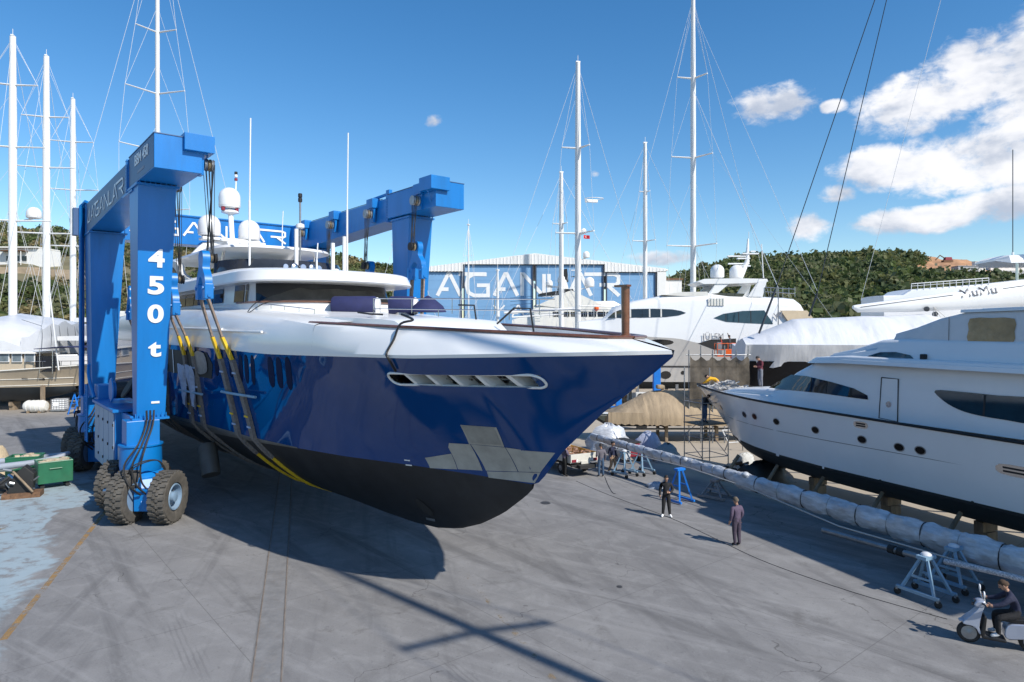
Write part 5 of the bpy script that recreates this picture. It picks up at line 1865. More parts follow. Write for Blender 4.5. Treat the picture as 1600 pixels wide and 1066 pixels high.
rp = lambda px, py: RF.on(px, py, r_side, 1)
rpt = lambda off: (lambda x, z_: (x, r_side(x, z_) + off, z_))
MB().grid([[(k, r_side(k, z_) + .012, z_) for z_ in (1.93, 1.99, 2.03)] for k in np.linspace(-26.8, -3.4, 40)]).build("boot_line", rubber_dk, ry)
MB().tube([(k, r_side(k, 3.1) + .005, 3.12 - .01 * (k + 5)) for k in np.linspace(-26.5, -3.2, 30)], .016, 5).build("style_line", boot_grey, ry)
for (px, py) in ((1127, 637), (1163, 648), (1179, 651), (1213, 659), (1274, 672), (1347, 687), (1405, 699), (1438, 704)):
    x, z_ = rp(px, py)
    fr_ = patch([(x + .23 * math.cos(a), z_ + .165 * math.sin(a)) for a in np.linspace(0, 6.283, 17)[:-1]], rpt(.012), "porthole", galv, ry)
    patch([(x + .19 * math.cos(a), z_ + .13 * math.sin(a)) for a in np.linspace(0, 6.283, 17)[:-1]], rpt(.02), "pane", port_black, fr_)
for (px, py, w_, h_) in ((1345, 664, .55, .22), (1590, 737, 1.1, .3)):
    x, z_ = rp(px, py)
    fr_ = patch(smooth_poly([(x - w_ / 2, z_ - h_ / 2), (x + w_ / 2, z_ - h_ / 2), (x + w_ / 2, z_ + h_ / 2), (x - w_ / 2, z_ + h_ / 2)], 3), rpt(.014), "hull_vent", steel, ry)
    for j in (-1, 1):
        patch([(x - w_ * .4, z_ + j * h_ * .2 - .03), (x + w_ * .4, z_ + j * h_ * .2 - .03), (x + w_ * .4, z_ + j * h_ * .2 + .03), (x - w_ * .4, z_ + j * h_ * .2 + .03)], rpt(.022), "slot", rubber_dk, fr_)
for (px, py) in ((1353, 747), (1376, 751), (1556, 795), (1520, 785), (1393, 770)):
    x, z_ = rp(px, py)
    patch([(x + .06 * math.cos(a), z_ + .05 * math.sin(a)) for a in np.linspace(0, 6.283, 9)[:-1]], rpt(.016), "skin_fitting", rubber_dk, ry)
house(ry, [(-3.2, 4.3, 4.5, 1.2, 1.0, .1), (-4.6, 4.3, 4.72, 1.75, 1.45, .2), (-7.5, 4.3, 4.98, 2.35, 2.0, .3), (-9.6, 4.3, 5.1, 2.5, 2.1, .3)], "foredeck_trunk", white_gel)
_, rh = house(ry, [(-7.4, 4.35, 4.9, 2.0, 1.7, .15), (-8.2, 4.35, 5.06, 2.36, 1.9, .2), (-9.6, 4.35, 5.95, 2.45, 2.0, .35), (-10.9, 4.35, 6.5, 2.47, 2.12, .3), (-13, 4.35, 6.62, 2.48, 2.22, .22), (-33, 4.35, 6.62, 2.48, 2.25, .22)], "deckhouse", white_gel)
hpn = lambda px, py: RF.on(px, py, rh, 1)
hpt = lambda off: (lambda x, z_: (x, rh(x, z_) + off, z_))
pg1 = [hpn(*q) for q in [(1202, 606), (1219, 595), (1237, 585.5), (1262, 588), (1300, 597), (1335, 607), (1356, 618), (1357, 624.5), (1330, 621), (1280, 614), (1230, 609)]]
g1 = patch(pg1, hpt(.03), "side_window", glass_dark, ry, cuts=2)
for px in (1268, 1293, 1331):
    x, z_ = hpn(px, 600)
    lo_, hi_ = span(pg1, x)
    patch([(x - .03, hi_), (x + .03, hi_), (x + .03, lo_), (x - .03, lo_)], hpt(.036), "mullion", rubber_dk, g1)
pg2 = [hpn(*q) for q in smooth_poly([(1462, 610), (1500, 612), (1560, 618), (1640, 626), (1640, 664), (1570, 656), (1520, 647), (1490, 636), (1470, 622)], 3)]
g2 = patch(pg2, hpt(.03), "side_window", glass_blue, ry, cuts=2)
for px in (1539,):
    x, z_ = hpn(px, 633)
    lo_, hi_ = span(pg2, x)
    patch([(x - .035, hi_), (x + .035, hi_), (x + .035, lo_), (x - .035, lo_)], hpt(.036), "mullion", rubber_dk, g2)
dr = [hpn(*q) for q in [(1378, 590), (1404, 592.5), (1403, 659), (1374, 653)]]
fx0, fx1 = dr[0][0], dr[1][0]
MB().tube([(x, rh(x, z_) + .02, z_) for (x, z_) in dr + [dr[0]]], .022, 5).build("door_seal", rubber_dk, ry)
dd = patch([(x * .985 + .015 * (fx0 + fx1) / 2, z_) for (x, z_) in dr], hpt(.014), "side_door", white_gel, ry, cuts=2)
x, z_ = hpn(1389, 632)
patch([(x + .12 * math.cos(a), z_ + .12 * math.sin(a)) for a in np.linspace(0, 6.283, 15)[:-1]], hpt(.03), "door_lock", steel, dd)
# roof overhang, flybridge and its canvas enclosure
house(ry, [(-10.4, 6.38, 6.5, 2.05, 1.9, .05), (-11.2, 6.42, 6.68, 2.5, 2.42, .12), (-13, 6.5, 6.8, 2.78, 2.7, .14), (-33.5, 6.46, 6.78, 2.8, 2.72, .14)], "roof_overhang", white_gel)
_, rf2 = house(ry, [(-11.6, 6.7, 6.85, 2.0, 1.8, .1), (-12.9, 6.7, 7.1, 2.3, 2.05, .25), (-14.2, 6.7, 7.48, 2.35, 2.15, .3), (-15.4, 6.7, 7.55, 2.35, 2.18, .3), (-32, 6.7, 7.5, 2.35, 2.2, .3)], "flybridge", white_gel)
fpn = lambda px, py: RF.on(px, py, rf2, 1)
fpt = lambda off: (lambda x, z_: (x, rf2(x, z_) + off, z_))
pg3 = [fpn(*q) for q in [(1341, 566), (1358, 556), (1376, 550.5), (1400, 550), (1423, 555), (1433, 565), (1431, 572), (1400, 571), (1365, 568)]]
g3 = patch(pg3, fpt(.03), "flybridge_window", glass_blue, ry, cuts=2)
for px in (1388, 1415):
    x, z_ = fpn(px, 560)
    lo_, hi_ = span(pg3, x)
    patch([(x - .02, hi_), (x + .02, hi_), (x + .02, lo_), (x - .02, lo_)], fpt(.036), "mullion", rubber_dk, g3)
x, z_ = fpn(1446, 558)
MB().box((x, rf2(x, z_) + .1, z_), (.16, .22, .22)).build("navigation_light", rubber_dk, ry, bevel=.03)
_, cv = house(ry, [(-14.7, 7.35, 7.75, 1.95, 1.8, .1), (-15.6, 7.35, 7.98, 2.02, 1.88, .15), (-16.6, 7.35, 8.32, 2.04, 1.92, .15), (-17.6, 7.35, 8.52, 2.05, 1.95, .12), (-24, 7.35, 8.6, 2.05, 1.96, .12)], "flybridge_canvas", canvas_white, smooth=30)
cpt = lambda off: (lambda x, z_: (x, cv(x, z_) + off, z_))
cpn = lambda px, py: RF.on(px, py, cv, 1)
patch(smooth_poly([cpn(*q) for q in [(1516, 498), (1550, 497), (1586, 498), (1586, 518), (1583, 537), (1548, 536), (1513, 535), (1514, 516)]], 2), cpt(.02), "canvas_window", amber_vinyl, ry, cuts=2)
house(ry, [(-17.45, 8.5, 8.62, 2.0, 1.98, .05), (-24, 8.6, 8.7, 2.05, 2.02, .05)], "canvas_top", white_gel)
for px in (1425, 1444, 1463, 1488, 1525, 1560, 1590):
    x, z_ = cpn(px, 545)
    MB().ball((x, cv(x, 7.45) + .02, 7.42), .03, 6, 4).build("canvas_stud", rubber_dk, ry)
MB().tube([(-17.05, cv(-17.05, 7.4) + .015, 7.4), (-17.0, cv(-17, 8.3) + .015, 8.36)], .012, 4).build("canvas_seam", boot_grey, ry)
for k in (-5.6, -8.4, -11.2, -14.2, -17.4, -21, -26):
    for s in (-1, 1):
        MB().tube([(k + .25, s * 2.75, 0), (k, s * 1.9, 1.35)], .085, 7).build("prop", wood, ry)
# the aft hardtop over the flybridge, just outside the picture
house(ry, [(-20.4, 10.5, 10.7, 2.0, 1.9, .1), (-21, 10.5, 10.85, 2.3, 2.2, .1), (-32, 10.5, 10.85, 2.3, 2.2, .1)], "hardtop", white_gel)
house(ry, [(-20.8, 7.4, 10.5, 2.1, 2.0, .05), (-31.5, 7.4, 10.5, 2.1, 2.0, .05)], "hardtop_shadow_fill", canvas_white)  # unseen opaque canvas added under the hardtop to make its shadow solid
keel_blocks(ry, [-5.5, -9, -13, -17, -21, -26, -30], .76, .8)
# anchor and rope heap on the foredeck
hp_ = tag(MB().ball((0, 0, .1), .01).build("rope_heap", rope_m), "heap of pale rope lying on the foredeck near the white yacht's bow", "rope")
mbh = MB()
rg = random.Random(4)
for i in range(46):
    a = rg.uniform(0, 6.28)
    r_ = rg.uniform(0, .85)
    c0 = Vector((r_ * math.cos(a) * 1.7, r_ * math.sin(a) * .7, .08 + .42 * (1 - r_) * rg.random()))
    pts = [c0 + Vector((.3 * math.cos(t_ + i), .25 * math.sin(t_ * 1.1 + i), .06 * math.sin(t_ * 2 + i))) for t_ in np.linspace(0, 5.5, 11)]
    mbh.tube(pts, .035, 5)
me_ = mbh.build("tmp_heap", rope_m, smooth=60)
hp_.data = me_.data
bpy.data.objects.remove(me_)
hp_.location = RF.w(-2.9, .35, 4.5)
hp_.rotation_euler[2] = RF.ang

# ---- background: big white motor yacht, taupe hull
JF = Frame(31, 71, -1, .05)
jy = boat_root("motor_yacht", JF, "big white motor yacht with taupe hull and two domes below the right hill", "yacht")
j_bs = lambda k: 3.5 * (1 - max(0, (k - 15) / 17.5) ** 2.2)
j_ks = list(np.linspace(0.8, 32.3, 40))
j_zk = lambda k: interp(k, [0, 24, 27, 29, 32.5], [1.7, 1.5, 2.0, 3.3, 7.6])
j_side = loft_hull(jy, j_ks, j_zk, lambda k: 2.55, lambda k: interp(k, [0, 8, 14, 32.5], [5.4, 5.6, 7.0, 8.0]), lambda k: interp(k, [0, 16, 24, 28.2], [3.1, 3.2, 1.8, 0]), j_bs, dark_bottom, taupe, 1.1)
jp = lambda px, py: JF.on(px, py, j_side, 1)
jpt = lambda off: (lambda x, z_: (x, j_side(x, z_) + off, z_))
st = []
for (px, py) in ((905, 503), (930, 500), (947, 497), (956, 488), (963, 479), (992, 470), (1037, 462), (1072, 459), (1107, 457), (1140, 461.5), (1199, 463.5), (1230, 465), (1244, 467), (1253, 474), (1260, 485), (1263, 495)):
    x, z_ = JF.loc(px, py, 3.1)
    zb = interp(x, [0, 6, 12, 18, 24, 26], [4.8, 5.3, 6.6, 7.3, 7.6, 7.8])
    st.append((x, zb, max(z_, zb + .2), min(3.42, j_bs(x) + .02), min(3.1, j_bs(x) - .25) if x > 1.5 else 3.0, min(.9, (z_ - zb) * .4)))
_, jh = house(jy, st[::-1], "superstructure", white_gel, smooth=45)
jn = lambda px, py: JF.on(px, py, jh, 1)
jt = lambda off: (lambda x, z_: (x, jh(x, z_) + off, z_))
pw1 = [jn(*q) for q in [(949, 497), (958, 489), (968, 484.5), (990, 483), (1020, 482.5), (1050, 483.5), (1064, 486), (1072, 489), (1060, 493), (1040, 495.5), (1000, 496.5)]]
w1 = patch(pw1, jt(.04), "saloon_window", glass_dark, jy, cuts=1)
for px in (962, 972, 985, 1015, 1033):
    x, z_ = jn(px, 490)
    lo_, hi_ = span(pw1, x)
    patch([(x - .07, hi_), (x + .07, hi_), (x + .07, lo_), (x - .07, lo_)], jt(.05), "mullion", cream, w1)
pw2 = [jn(*q) for q in [(1115, 497), (1130, 490.5), (1160, 486), (1194, 485), (1208, 506.5), (1170, 505), (1135, 503)]]
w2 = patch(pw2, jt(.04), "saloon_window", glass_blue, jy, cuts=1)
for px in (1134, 1154, 1173):
    x, z_ = jn(px, 495)
    lo_, hi_ = span(pw2, x)
    patch([(x - .04, hi_), (x + .04, hi_), (x + .04, lo_), (x - .04, lo_)], jt(.05), "mullion", black_plastic, w2)
for px, py, wx, wz in ((1031, 535, 1.4, .3), (1040, 586, .55, .4), (1067, 582.5, .2, .2)):
    x, z_ = jp(px, py)
    patch([(x + wx * math.cos(a) * (1 if abs(math.cos(a)) > .1 else 1), z_ + wz * math.sin(a)) for a in np.linspace(0, 6.283, 17)[:-1]], jpt(.03), "hull_window", glass_dark, jy, cuts=1)
rows = [[(x, j_side(x, 4.15) + .05, z_) for z_ in (4.1, 4.16, 4.22)] for x in np.linspace(5, 27, 20)]
MB().tube([(x, j_side(x, 4.15) + .03, 4.15) for x in np.linspace(4, 27, 20)], .07, 6).build("rubbing_strake", black_plastic, jy)
q = [JF.loc(px, py, 3.46) for (px, py) in ((1090, 537), (1110, 531), (1150, 529), (1150, 547), (1118, 547))]
MB().prism(q, lambda x, z_: (x, 3.5, z_), lambda x, z_: (x, 3.3, z_)).build("side_recess", rubber_dk, jy)
q = [JF.loc(px, py, 3.1) for (px, py) in ((1218, 485.5), (1259, 485.5), (1268, 497), (1240, 507), (1230, 503))]
MB().prism(q, lambda x, z_: (x, 3.5, z_), lambda x, z_: (x, 3.25, z_)).build("aft_awning", teal_sky, jy)
x, z_ = JF.loc(1098, 531, 3.5)
text_mesh("JÜLEM", "name_text", mat("script_grey", (.25, .25, .26), .5), jy, (x, 3.55, z_), (-1, 0, 0), (0, 0, 1), .95, width=2.1)
x, z_ = JF.loc(1210, 499, 3.5)
text_mesh("W", "emblem", mat("script_grey", (.25, .25, .26), .5), jy, (x, 3.52, z_), (-1, 0, .25), (.2, 0, 1), .9)
# hardtop on swept arches, domes, radar mast, aft rail
ht = [JF.loc(px, py, 2.6) for (px, py) in ((1090, 440), (1100, 436), (1150, 435), (1198, 436), (1200, 440), (1185, 442), (1140, 443.5), (1100, 444))]
MB().prism(ht, lambda x, z_: (x, 2.7, z_), lambda x, z_: (x, -2.7, z_)).build("hardtop", white_gel, jy)
for s in (-1, 1):
    ar = [JF.loc(px, py, 2.6) for (px, py) in ((1184, 440), (1198, 437), (1191, 464), (1168, 464))]
    MB().prism(ar, lambda x, z_: (x, s * 2.75, z_), lambda x, z_: (x, s * 2.45, z_)).build("arch", white_gel, jy)
    ar = [JF.loc(px, py, 2.6) for (px, py) in ((1118, 443.5), (1140, 443), (1122, 458), (1106, 460))]
    MB().prism(ar, lambda x, z_: (x, s * 2.6, z_), lambda x, z_: (x, s * 2.35, z_)).build("arch", white_gel, jy)
    q = [JF.loc(px, py, 2.5) for (px, py) in ((1108, 463), (1112, 457.5), (1164, 459), (1160, 464))]
    MB().prism(q, lambda x, z_: (x, s * 2.55, z_), lambda x, z_: (x, s * 2.5, z_)).build("side_screen", glass_dark, jy)
for px in (1117, 1149):
    x, z_ = JF.loc(px, 435, 0)
    dome("satellite_dome", (x, 1.0 if px < 1120 else .4, z_ - .05), .70, jy)
x, z_ = JF.loc(1169, 435, 0)
mm_ = MB().tube([(x + .9, 0, z_), (x + .1, 0, z_ + 1.8), (x, 0, z_ + 4.2)], [.35, .25, .09], 8).build("radar_mast", white_gel, jy, smooth=50)
for (dz, w_, dx) in ((1.3, 1.6, .6), (2.1, 1.3, .5), (2.6, 1.7, -.2)):
    MB().box((x + dx, 0, z_ + dz), (w_, .5, .12)).build("radar_platform", white_gel, mm_)
for (dx, dz, w_) in ((1.2, 2.35, 1.9), (1.0, 1.55, 2.2), (-.5, 2.85, .5)):
    MB().box((x + dx, 0, z_ + dz), (w_, .25, .14)).build("radar_scanner", white_gel, mm_)
MB().tube([(x - 1.5, .3, z_), (x - 1.3, .3, z_ + 3.6)], .05, 6).build("ladder_pole", white_mast, mm_)
MB().tube([(x, .2, z_ + 4.2), (x, .2, z_ + 4.9)], .03, 5).build("aerial", white_mast, mm_)
a0, a1 = JF.loc(1195, 463, 2.8), JF.loc(1242, 466, 2.8)
for dz in (.45, .9):
    MB().tube([(a0[0], 2.8, a0[1] + dz), (a1[0], 2.8, a1[1] + dz)], .04, 5).build("deck_rail", steel, jy)
for i in range(6):
    x = a0[0] + (a1[0] - a0[0]) * i / 5
    MB().tube([(x, 2.8, a0[1] - .1), (x, 2.8, a0[1] + .9)], .03, 5).build("stanchion", steel, jy)
q0, q1 = JF.loc(1107, 466, 3.2), JF.loc(1131, 478, 3.2)
MB().box(((q0[0] + q1[0]) / 2, 3.18, (q0[1] + q1[1]) / 2), (1.6, .1, .75)).build("side_rail_panel", cream, jy)
for i in range(5):
    MB().box((q0[0] - .25 - .3 * i, 3.25, (q0[1] + q1[1]) / 2), (.05, .05, .7)).build("rail_bar", steel, jy)
dk_ = [JF.loc(px, py, 2.8) for (px, py) in ((1034, 461), (1065, 456.5), (1105, 456), (1107, 463), (1070, 463))]
MB().prism(dk_, lambda x, z_: (x, 2.9, z_), lambda x, z_: (x, -2.9, z_)).build("flybridge_coaming", cream, jy)
keel_blocks(jy, [3, 7, 11, 15, 19, 23], 1.5)
props(jy, [(k, s * 2.9) for k in (2, 6, 10, 14, 18, 22) for s in (-1, 1)], 2.3, galv)

# ---- background: motor yacht with a big raked arch in front of the hall
BF = Frame(24, 96, -1, .0)
by = boat_root("motor_yacht", BF, "cream white motor yacht with tall raked arch standing before the hall doors", "yacht")
b_bs = lambda k: 3.0 * (1 - max(0, (k - 12) / 14.2) ** 2.2)
loft_hull(by, list(np.linspace(.3, 26, 30)), lambda k: interp(k, [0, 20, 23, 26.2], [1.2, 1.2, 2.0, 6.2]), lambda k: 2.2, lambda k: interp(k, [0, 26], [5.0, 6.3]), lambda k: interp(k, [0, 12, 19, 22.8], [2.6, 2.7, 1.5, 0]), b_bs, dark_bottom, white_gel)
st = []
for (px, py) in ((800, 500), (822, 492), (838, 480), (870, 472), (960, 470), (975, 478), (985, 500)):
    x, z_ = BF.loc(px, py, 2.4)
    st.append((x, 4.9, max(z_, 5.2), 2.6, 2.3, .4))
_, bh = house(by, st[::-1], "superstructure", cream)
for px in range(870, 965, 14):
    x0, z0 = BF.loc(px, 490, 2.5)
    MB().box((x0, bh(x0, z0) + .02, z0 - .1), (1.05, .06, .7)).build("side_window", glass_dark, by)
for s in (-1, 1):
    ar = [BF.loc(px, py, 2.2) for (px, py) in ((886, 456), (893, 454), (946, 479), (955, 489), (905, 486), (840, 477))]
    MB().prism(ar, lambda x, z_: (x, s * 2.4, z_), lambda x, z_: (x, s * 1.9, z_)).build("arch", cream, by)
ar = [BF.loc(px, py, 0) for (px, py) in ((870, 455.5), (893, 453), (895, 458), (868, 461), (842, 463), (841, 460.5))]
MB().prism(ar, lambda x, z_: (x, 2.2, z_), lambda x, z_: (x, -2.2, z_)).build("arch_wing", black_plastic, by)
ar = [BF.loc(px, py, 0) for (px, py) in ((876, 429), (881, 421), (886, 420), (888, 441), (884, 441))]
MB().prism(ar, lambda x, z_: (x, .2, z_), lambda x, z_: (x, -.2, z_)).build("mast_fin", black_plastic, by)
x, z_ = BF.loc(877, 455, 0)
MB().lathe([(.55, 0), (.85, .3), (.6, 1.3), (.5, 1.6)], (x - .2, 0, z_), 14).build("dome_pedestal", cream, by, smooth=50)
dome("satellite_dome", (x, 0, z_ + 1.15), .55, by, 2.0)
x, z_ = BF.loc(857.5, 448, 0)
dome("satellite_dome", (x, 1.2, z_), .5, by, 1.7)
MB().box((x - .8, 1.2, z_ - .12), (2.6, .3, .12)).build("dome_arm", galv, by)
MB().tube([(x - .3, 1.2, z_ - 1.6), (x - .3, 1.2, z_)], .1, 6).build("dome_post", white_gel, by)
MB().box((x - 3.9, .3, z_ + 2.3), (1.5, .3, .14)).build("radar_scanner", white_gel, by)
MB().box((x - 3.9, .3, z_ + 1.4), (1.4, .3, .1)).build("radar_scanner", black_plastic, by)
q0, q1 = BF.loc(797, 477, 2.5), BF.loc(833, 474, 2.5)
for dz in (0, .5, 1.0):
    MB().tube([(q0[0], 2.5, q0[1] + dz), (q1[0], 2.5, q1[1] + dz)], .03, 5).build("deck_rail", steel, by)
MB().ball((*BF.loc(1, 1, 2)[:0], *(BF.loc(932, 482, 2.45)[0], 2.5, BF.loc(932, 482, 2.45)[1])), .35, 10, 6, sq=(1, 1, 1)).build("lifebuoy", orange, by)
keel_blocks(by, [3, 8, 13, 18], 1.2)
props(by, [(k, s * 2.4) for k in (3, 8, 13, 18) for s in (-1, 1)], 1.9, galv)

# ---- sailing yachts whose masts stand over the scene
A_ = [Vector((-.98, -.2, 0)), Vector((.6, -.8, 0))]
sailing_yacht("white ketch behind the motor yacht, its main mast the tallest in the middle", 1045, 97, math.radians(8), 36, 7.5, 5.2,
              [(1083, 98, 5.0, -4, .52, [(123, 2.5), (247, 3.4), (385, 4.1)], A_), (1008, 95, 5.0, 224, .40, [(300, .9), (377, 1.9)], A_)], white_gel)
bk = sailing_yacht("white schooner before the hall, radar and red flag on its tall mast", 880, 86, math.radians(14), 30, 6.6, 4.8,
                   [(903, 84, 4.6, 98, .50, [(232, 2.1), (365, 2.9)], A_), (877, 90, 4.8, 270, .42, [(350, 1.2)], A_)], white_gel)
R_ = Matrix.Rotation(-math.radians(14), 3, "Z")


def bkl(px, py, Y):
    w_ = at(px, py, Y)
    b0 = at(880, HOR, 86)
    l_ = R_ @ Vector((w_.x - b0.x, w_.y - b0.y, 0))
    return Vector((l_.x, l_.y, w_.z))


p0 = bkl(909, 315, 84)
ring = MB().tube([p0 + R_ @ Vector((.4 + 1.15 + 1.15 * math.cos(a), .75 * math.sin(a), .35)) for a in np.linspace(0, 6.283, 18)], .05, 6).build("radar_guard", white_mast, bk)
MB().box(p0 + R_ @ Vector((1.2, 0, .05)), (1.6, .4, .35)).build("radar_scanner", white_gel, ring, bevel=.05)
for (px, py, r_) in ((912, 361, .32), (921, 441, .62), (916, 398, .42)):
    p_ = bkl(px, py, 84)
    o_ = dome("satellite_dome", (p_.x, p_.y, p_.z - r_), r_, bk)
    MB().tube([p_ - Vector((0, 0, r_)), bkl(904, py + 4, 84) - Vector((0, 0, r_))], .06, 6).build("dome_arm", white_mast, o_)
p_ = bkl(912, 367, 84)
fl = MB().grid([[p_ + R_ @ Vector((.75 * a, .1 * math.sin(a * 5), -.45 * b - .1 * a)) for a in np.linspace(0, 1, 6)] for b in (0, .5, 1)]).build("flag", mat("flag_red", (.62, .02, .03), .8), bk, smooth=80)
MB().tube([p_ + R_ @ Vector((.3 + .1 * math.cos(a), -.03 + .02, -.25 + .1 * math.sin(a))) for a in np.linspace(.6, 5.6, 8)], .025, 5).build("flag_crescent", white_paint, fl)
for (xa, ya, xb, yb, r_) in ((788, 489, 905, 482, .16), (800, 496, 880, 491, .1), (905, 478, 985, 480, .08)):
    MB().tube([bkl(xa, ya, 83), bkl(xb, yb, 84)], r_, 8).build("boom", white_mast, bk)
for i in range(9):
    a_ = bkl(845 + i * 14, 497, 82)
    MB().tube([a_, a_ + Vector((0, 0, 1.0))], .03, 5).build("stanchion", steel, bk)
for dz in (.5, 1.0):
    MB().tube([bkl(845, 497, 82) + Vector((0, 0, dz)), bkl(960, 497, 82) + Vector((0, 0, dz))], .03, 5).build("deck_rail", steel, bk)
for i in range(4):
    MB().box(bkl(838, 490 + 4 * i, 81.5), (.9, .1, .08)).build("ladder_step", steel, bk)
sailing_yacht("slim sailing boat with thin grey mast near the left hall door", 732, 100, math.radians(70), 13, 3.6, 2.6, [(732, 100, 2.4, 352, .13, [(400, .8)], None)], white_gel)
sailing_yacht("small sloop with stout white mast stub before the hall", 697, 92, math.radians(60), 14, 3.8, 4.2, [(777.5, 92, 4.0, 423, .2, [(457, .6)], None)], white_gel)
sailing_yacht("sloop with two short spreaders behind the lift's right leg", 631, 88, math.radians(20), 15, 4, 3.0, [(630.5, 88, 3.0, 330, .28, [(383, 1.6), (393, 1.2)], [Vector((-1, 0, 0)), Vector((.3, -.9, 0))])], white_gel)
sailing_yacht("tall white sloop behind the lift's left head box, mast above the frame", 246, 80, math.radians(35), 30, 7, 5.0,
              [(246, 80, 5, -130, .36, [(-60, 1.6), (51, 2.7), (147, 3.9), (236, 4.6), (330, 4.6)], [Vector((-.5, -.85, 0)), Vector((.96, -.26, 0))])], white_gel)

# ---- left: three-masted schooner under a white cover
SA = math.atan2(.95, -.31)
sc0 = at(73, HOR, 89)
S_arm = [Vector((-.93, -.36, 0)), Vector((.99, .1, 0))]
sch = sailing_yacht("three-masted schooner wrapped in a white cover, left of the lift", 73, 89, SA, 44, 8.5, 5.0,
                    [(20, 80, 9.6, 57, .46, [(133, 2.8), (230, 3.6), (345, 4.3)], S_arm), (72.5, 89, 9.2, 88, .46, [(183, 2.8), (262, 3.6), (365, 4.3)], S_arm),
                     (114, 98, 8.6, 155, .42, [(222, 2.8), (297, 3.5), (385, 4.0)], S_arm)], black_hull)
rows = []
rg = random.Random(2)
for i, x in enumerate(np.linspace(-19, 21, 33)):
    top = interp(x, [-19, -16, -9, 0, 9, 21], [7.0, 9.0, 9.7, 9.4, 8.8, 7.2])
    b = 4.35 * interp(x, [-19, -16, 10, 21], [.75, 1, 1, .35])
    sg = .22 * math.sin(i * 1.57)
    rows.append([(x + .1 * rg.random(), y_ * b, z_ + .06 * rg.uniform(-1, 1)) for (y_, z_) in ((-1.03, 4.3), (-1.04, 5.6), (-1.02, 7.0 + sg * .4), (-.98, top - .9 + sg), (-.55, top - .35 + sg * .6), (0, top + .1), (.55, top - .35 + sg * .6), (.98, top - .9 + sg), (1.02, 7.0 + sg * .4), (1.04, 5.6), (1.03, 4.3))])
cvb = MB().grid(rows)
cvb.f.append(tuple(range(11)))
cvb.build("cover", tarp_shrink, sch, smooth=35)
for x in np.linspace(-17, 19, 13):
    MB().tube([(x, -4.5, 4.4), (x + .6, -4.5, 7.2), (x + .9, -4.3, 8.3), (x + 1.0, -2.4, 9.0)], .025, 4).build("lashing", rig_dark, sch)
MB().box((2, -4.58, 6.3), (.9, .06, .8)).build("cover_badge", rubber_dk, sch)
# satellite dome on its own pole among the masts
p_ = at(53, 338, 84)
l_ = Matrix.Rotation(-SA, 3, "Z") @ Vector((p_.x - sc0.x, p_.y - sc0.y, 0))
o_ = dome("satellite_dome", (l_.x, l_.y, p_.z - .3), .85, sch, 1.6)
MB().tube([(l_.x, l_.y, p_.z - .3), (l_.x + .9, l_.y + 2.0, p_.z - .6)], .1, 6).build("dome_arm", white_mast, o_)

# ---- left: beige trawler hull in front of it
TF = Frame(-60, 66, 1, .02)
ty_ = boat_root("trawler_yacht", TF, "beige trawler yacht with wheelhouse windows on blocks at the left edge", "trawler")
t_bs = lambda k: 2.6 * (1 - max(0, (k - 10) / 10.5) ** 2.4)
t_side = loft_hull(ty_, list(np.linspace(0, 20.3, 26)), lambda k: interp(k, [0, 12, 16, 18, 20.5], [.9, .8, 1.5, 2.5, 4.4]), lambda k: 2.35, lambda k: interp(k, [0, 8, 20.5], [3.7, 3.75, 4.6]), lambda k: interp(k, [0, 9, 15, 17.7], [2.3, 2.4, 1.2, 0]), t_bs, dark_bottom, tan_hull, cap=cream, cap_r=.06)
for z_ in (2.42, 3.05):
    MB().tube([(k, -(t_side(k, z_ + .018 * (k - 8)) + .01), z_ + .018 * (k - 8)) for k in np.linspace(.2, 17.2, 20)], .035, 5).build("hull_strake", cream, ty_)
for (px, py) in ((39, 592.5), (65.5, 592.5)):
    x, z_ = TF.on(px, py, t_side, -1)
    patch([(x - .25, z_ - .1), (x + .25, z_ - .1), (x + .25, z_ + .1), (x - .25, z_ + .1)], lambda a, b: (a, -(t_side(a, b) + .02), b), "hull_port", glass_dark, ty_)
_, th = house(ty_, [(0.6, 3.6, 5.55, 2.2, 2.1, .1), (13.6, 3.7, 5.55, 2.1, 2.0, .1), (14.2, 3.7, 4.6, 2.0, 1.9, .1)], "cabin", tan_hull)
house(ty_, [(0.2, 5.6, 5.75, 2.5, 2.45, .05), (14.6, 5.6, 5.75, 2.4, 2.35, .05)], "cabin_roof", cream)
for px in (-20, 7, 27, 47):
    x, z_ = TF.loc(px, 558, -2.15)
    f_ = MB().box((x, -2.17, z_ + .02), (.95, .08, 1.0)).build("cabin_window", white_gel, ty_)
    MB().box((x, -2.2, z_ + .02), (.8, .06, .85)).build("pane", mat("pale_glass", (.16, .2, .22), .1, var=.3), f_)
aw = [TF.loc(px, py, -2.3) for (px, py) in ((55, 545.5), (95, 542), (135, 543), (170, 545))]
MB().grid([[(p[0], y_, p[1]) for p in aw] for y_ in (-2.5, 0, 2.5)]).build("awning", canvas_navy, ty_, solid=.06)
for px in (62, 82, 128, 160):
    x, z_ = TF.loc(px, 546, -2.2)
    MB().tube([(x, -2.2, 3.7), (x, -2.2, z_)], .04, 6).build("awning_post", steel, ty_)
x, z_ = TF.loc(71, 556, -2.0)
MB().box((x, -1.95, 4.6), (1.8, .1, 1.5)).build("doorway", glass_dark, ty_)
for i in range(8):
    x = 13.6 + i * .75
    MB().tube([(x, -t_bs(x) * .95, 4.0), (x, -t_bs(x) * .95, 4.85)], .025, 5).build("stanchion", steel, ty_)
MB().tube([(x, -t_bs(x) * .95, 4.85) for x in np.linspace(13.6, 19.4, 8)], .03, 5).build("deck_rail", steel, ty_)
keel_blocks(ty_, [3, 7, 11, 14], .85)
props(ty_, [(k, -2.2) for k in (2.2, 6.8, 15.2)], 2.6)
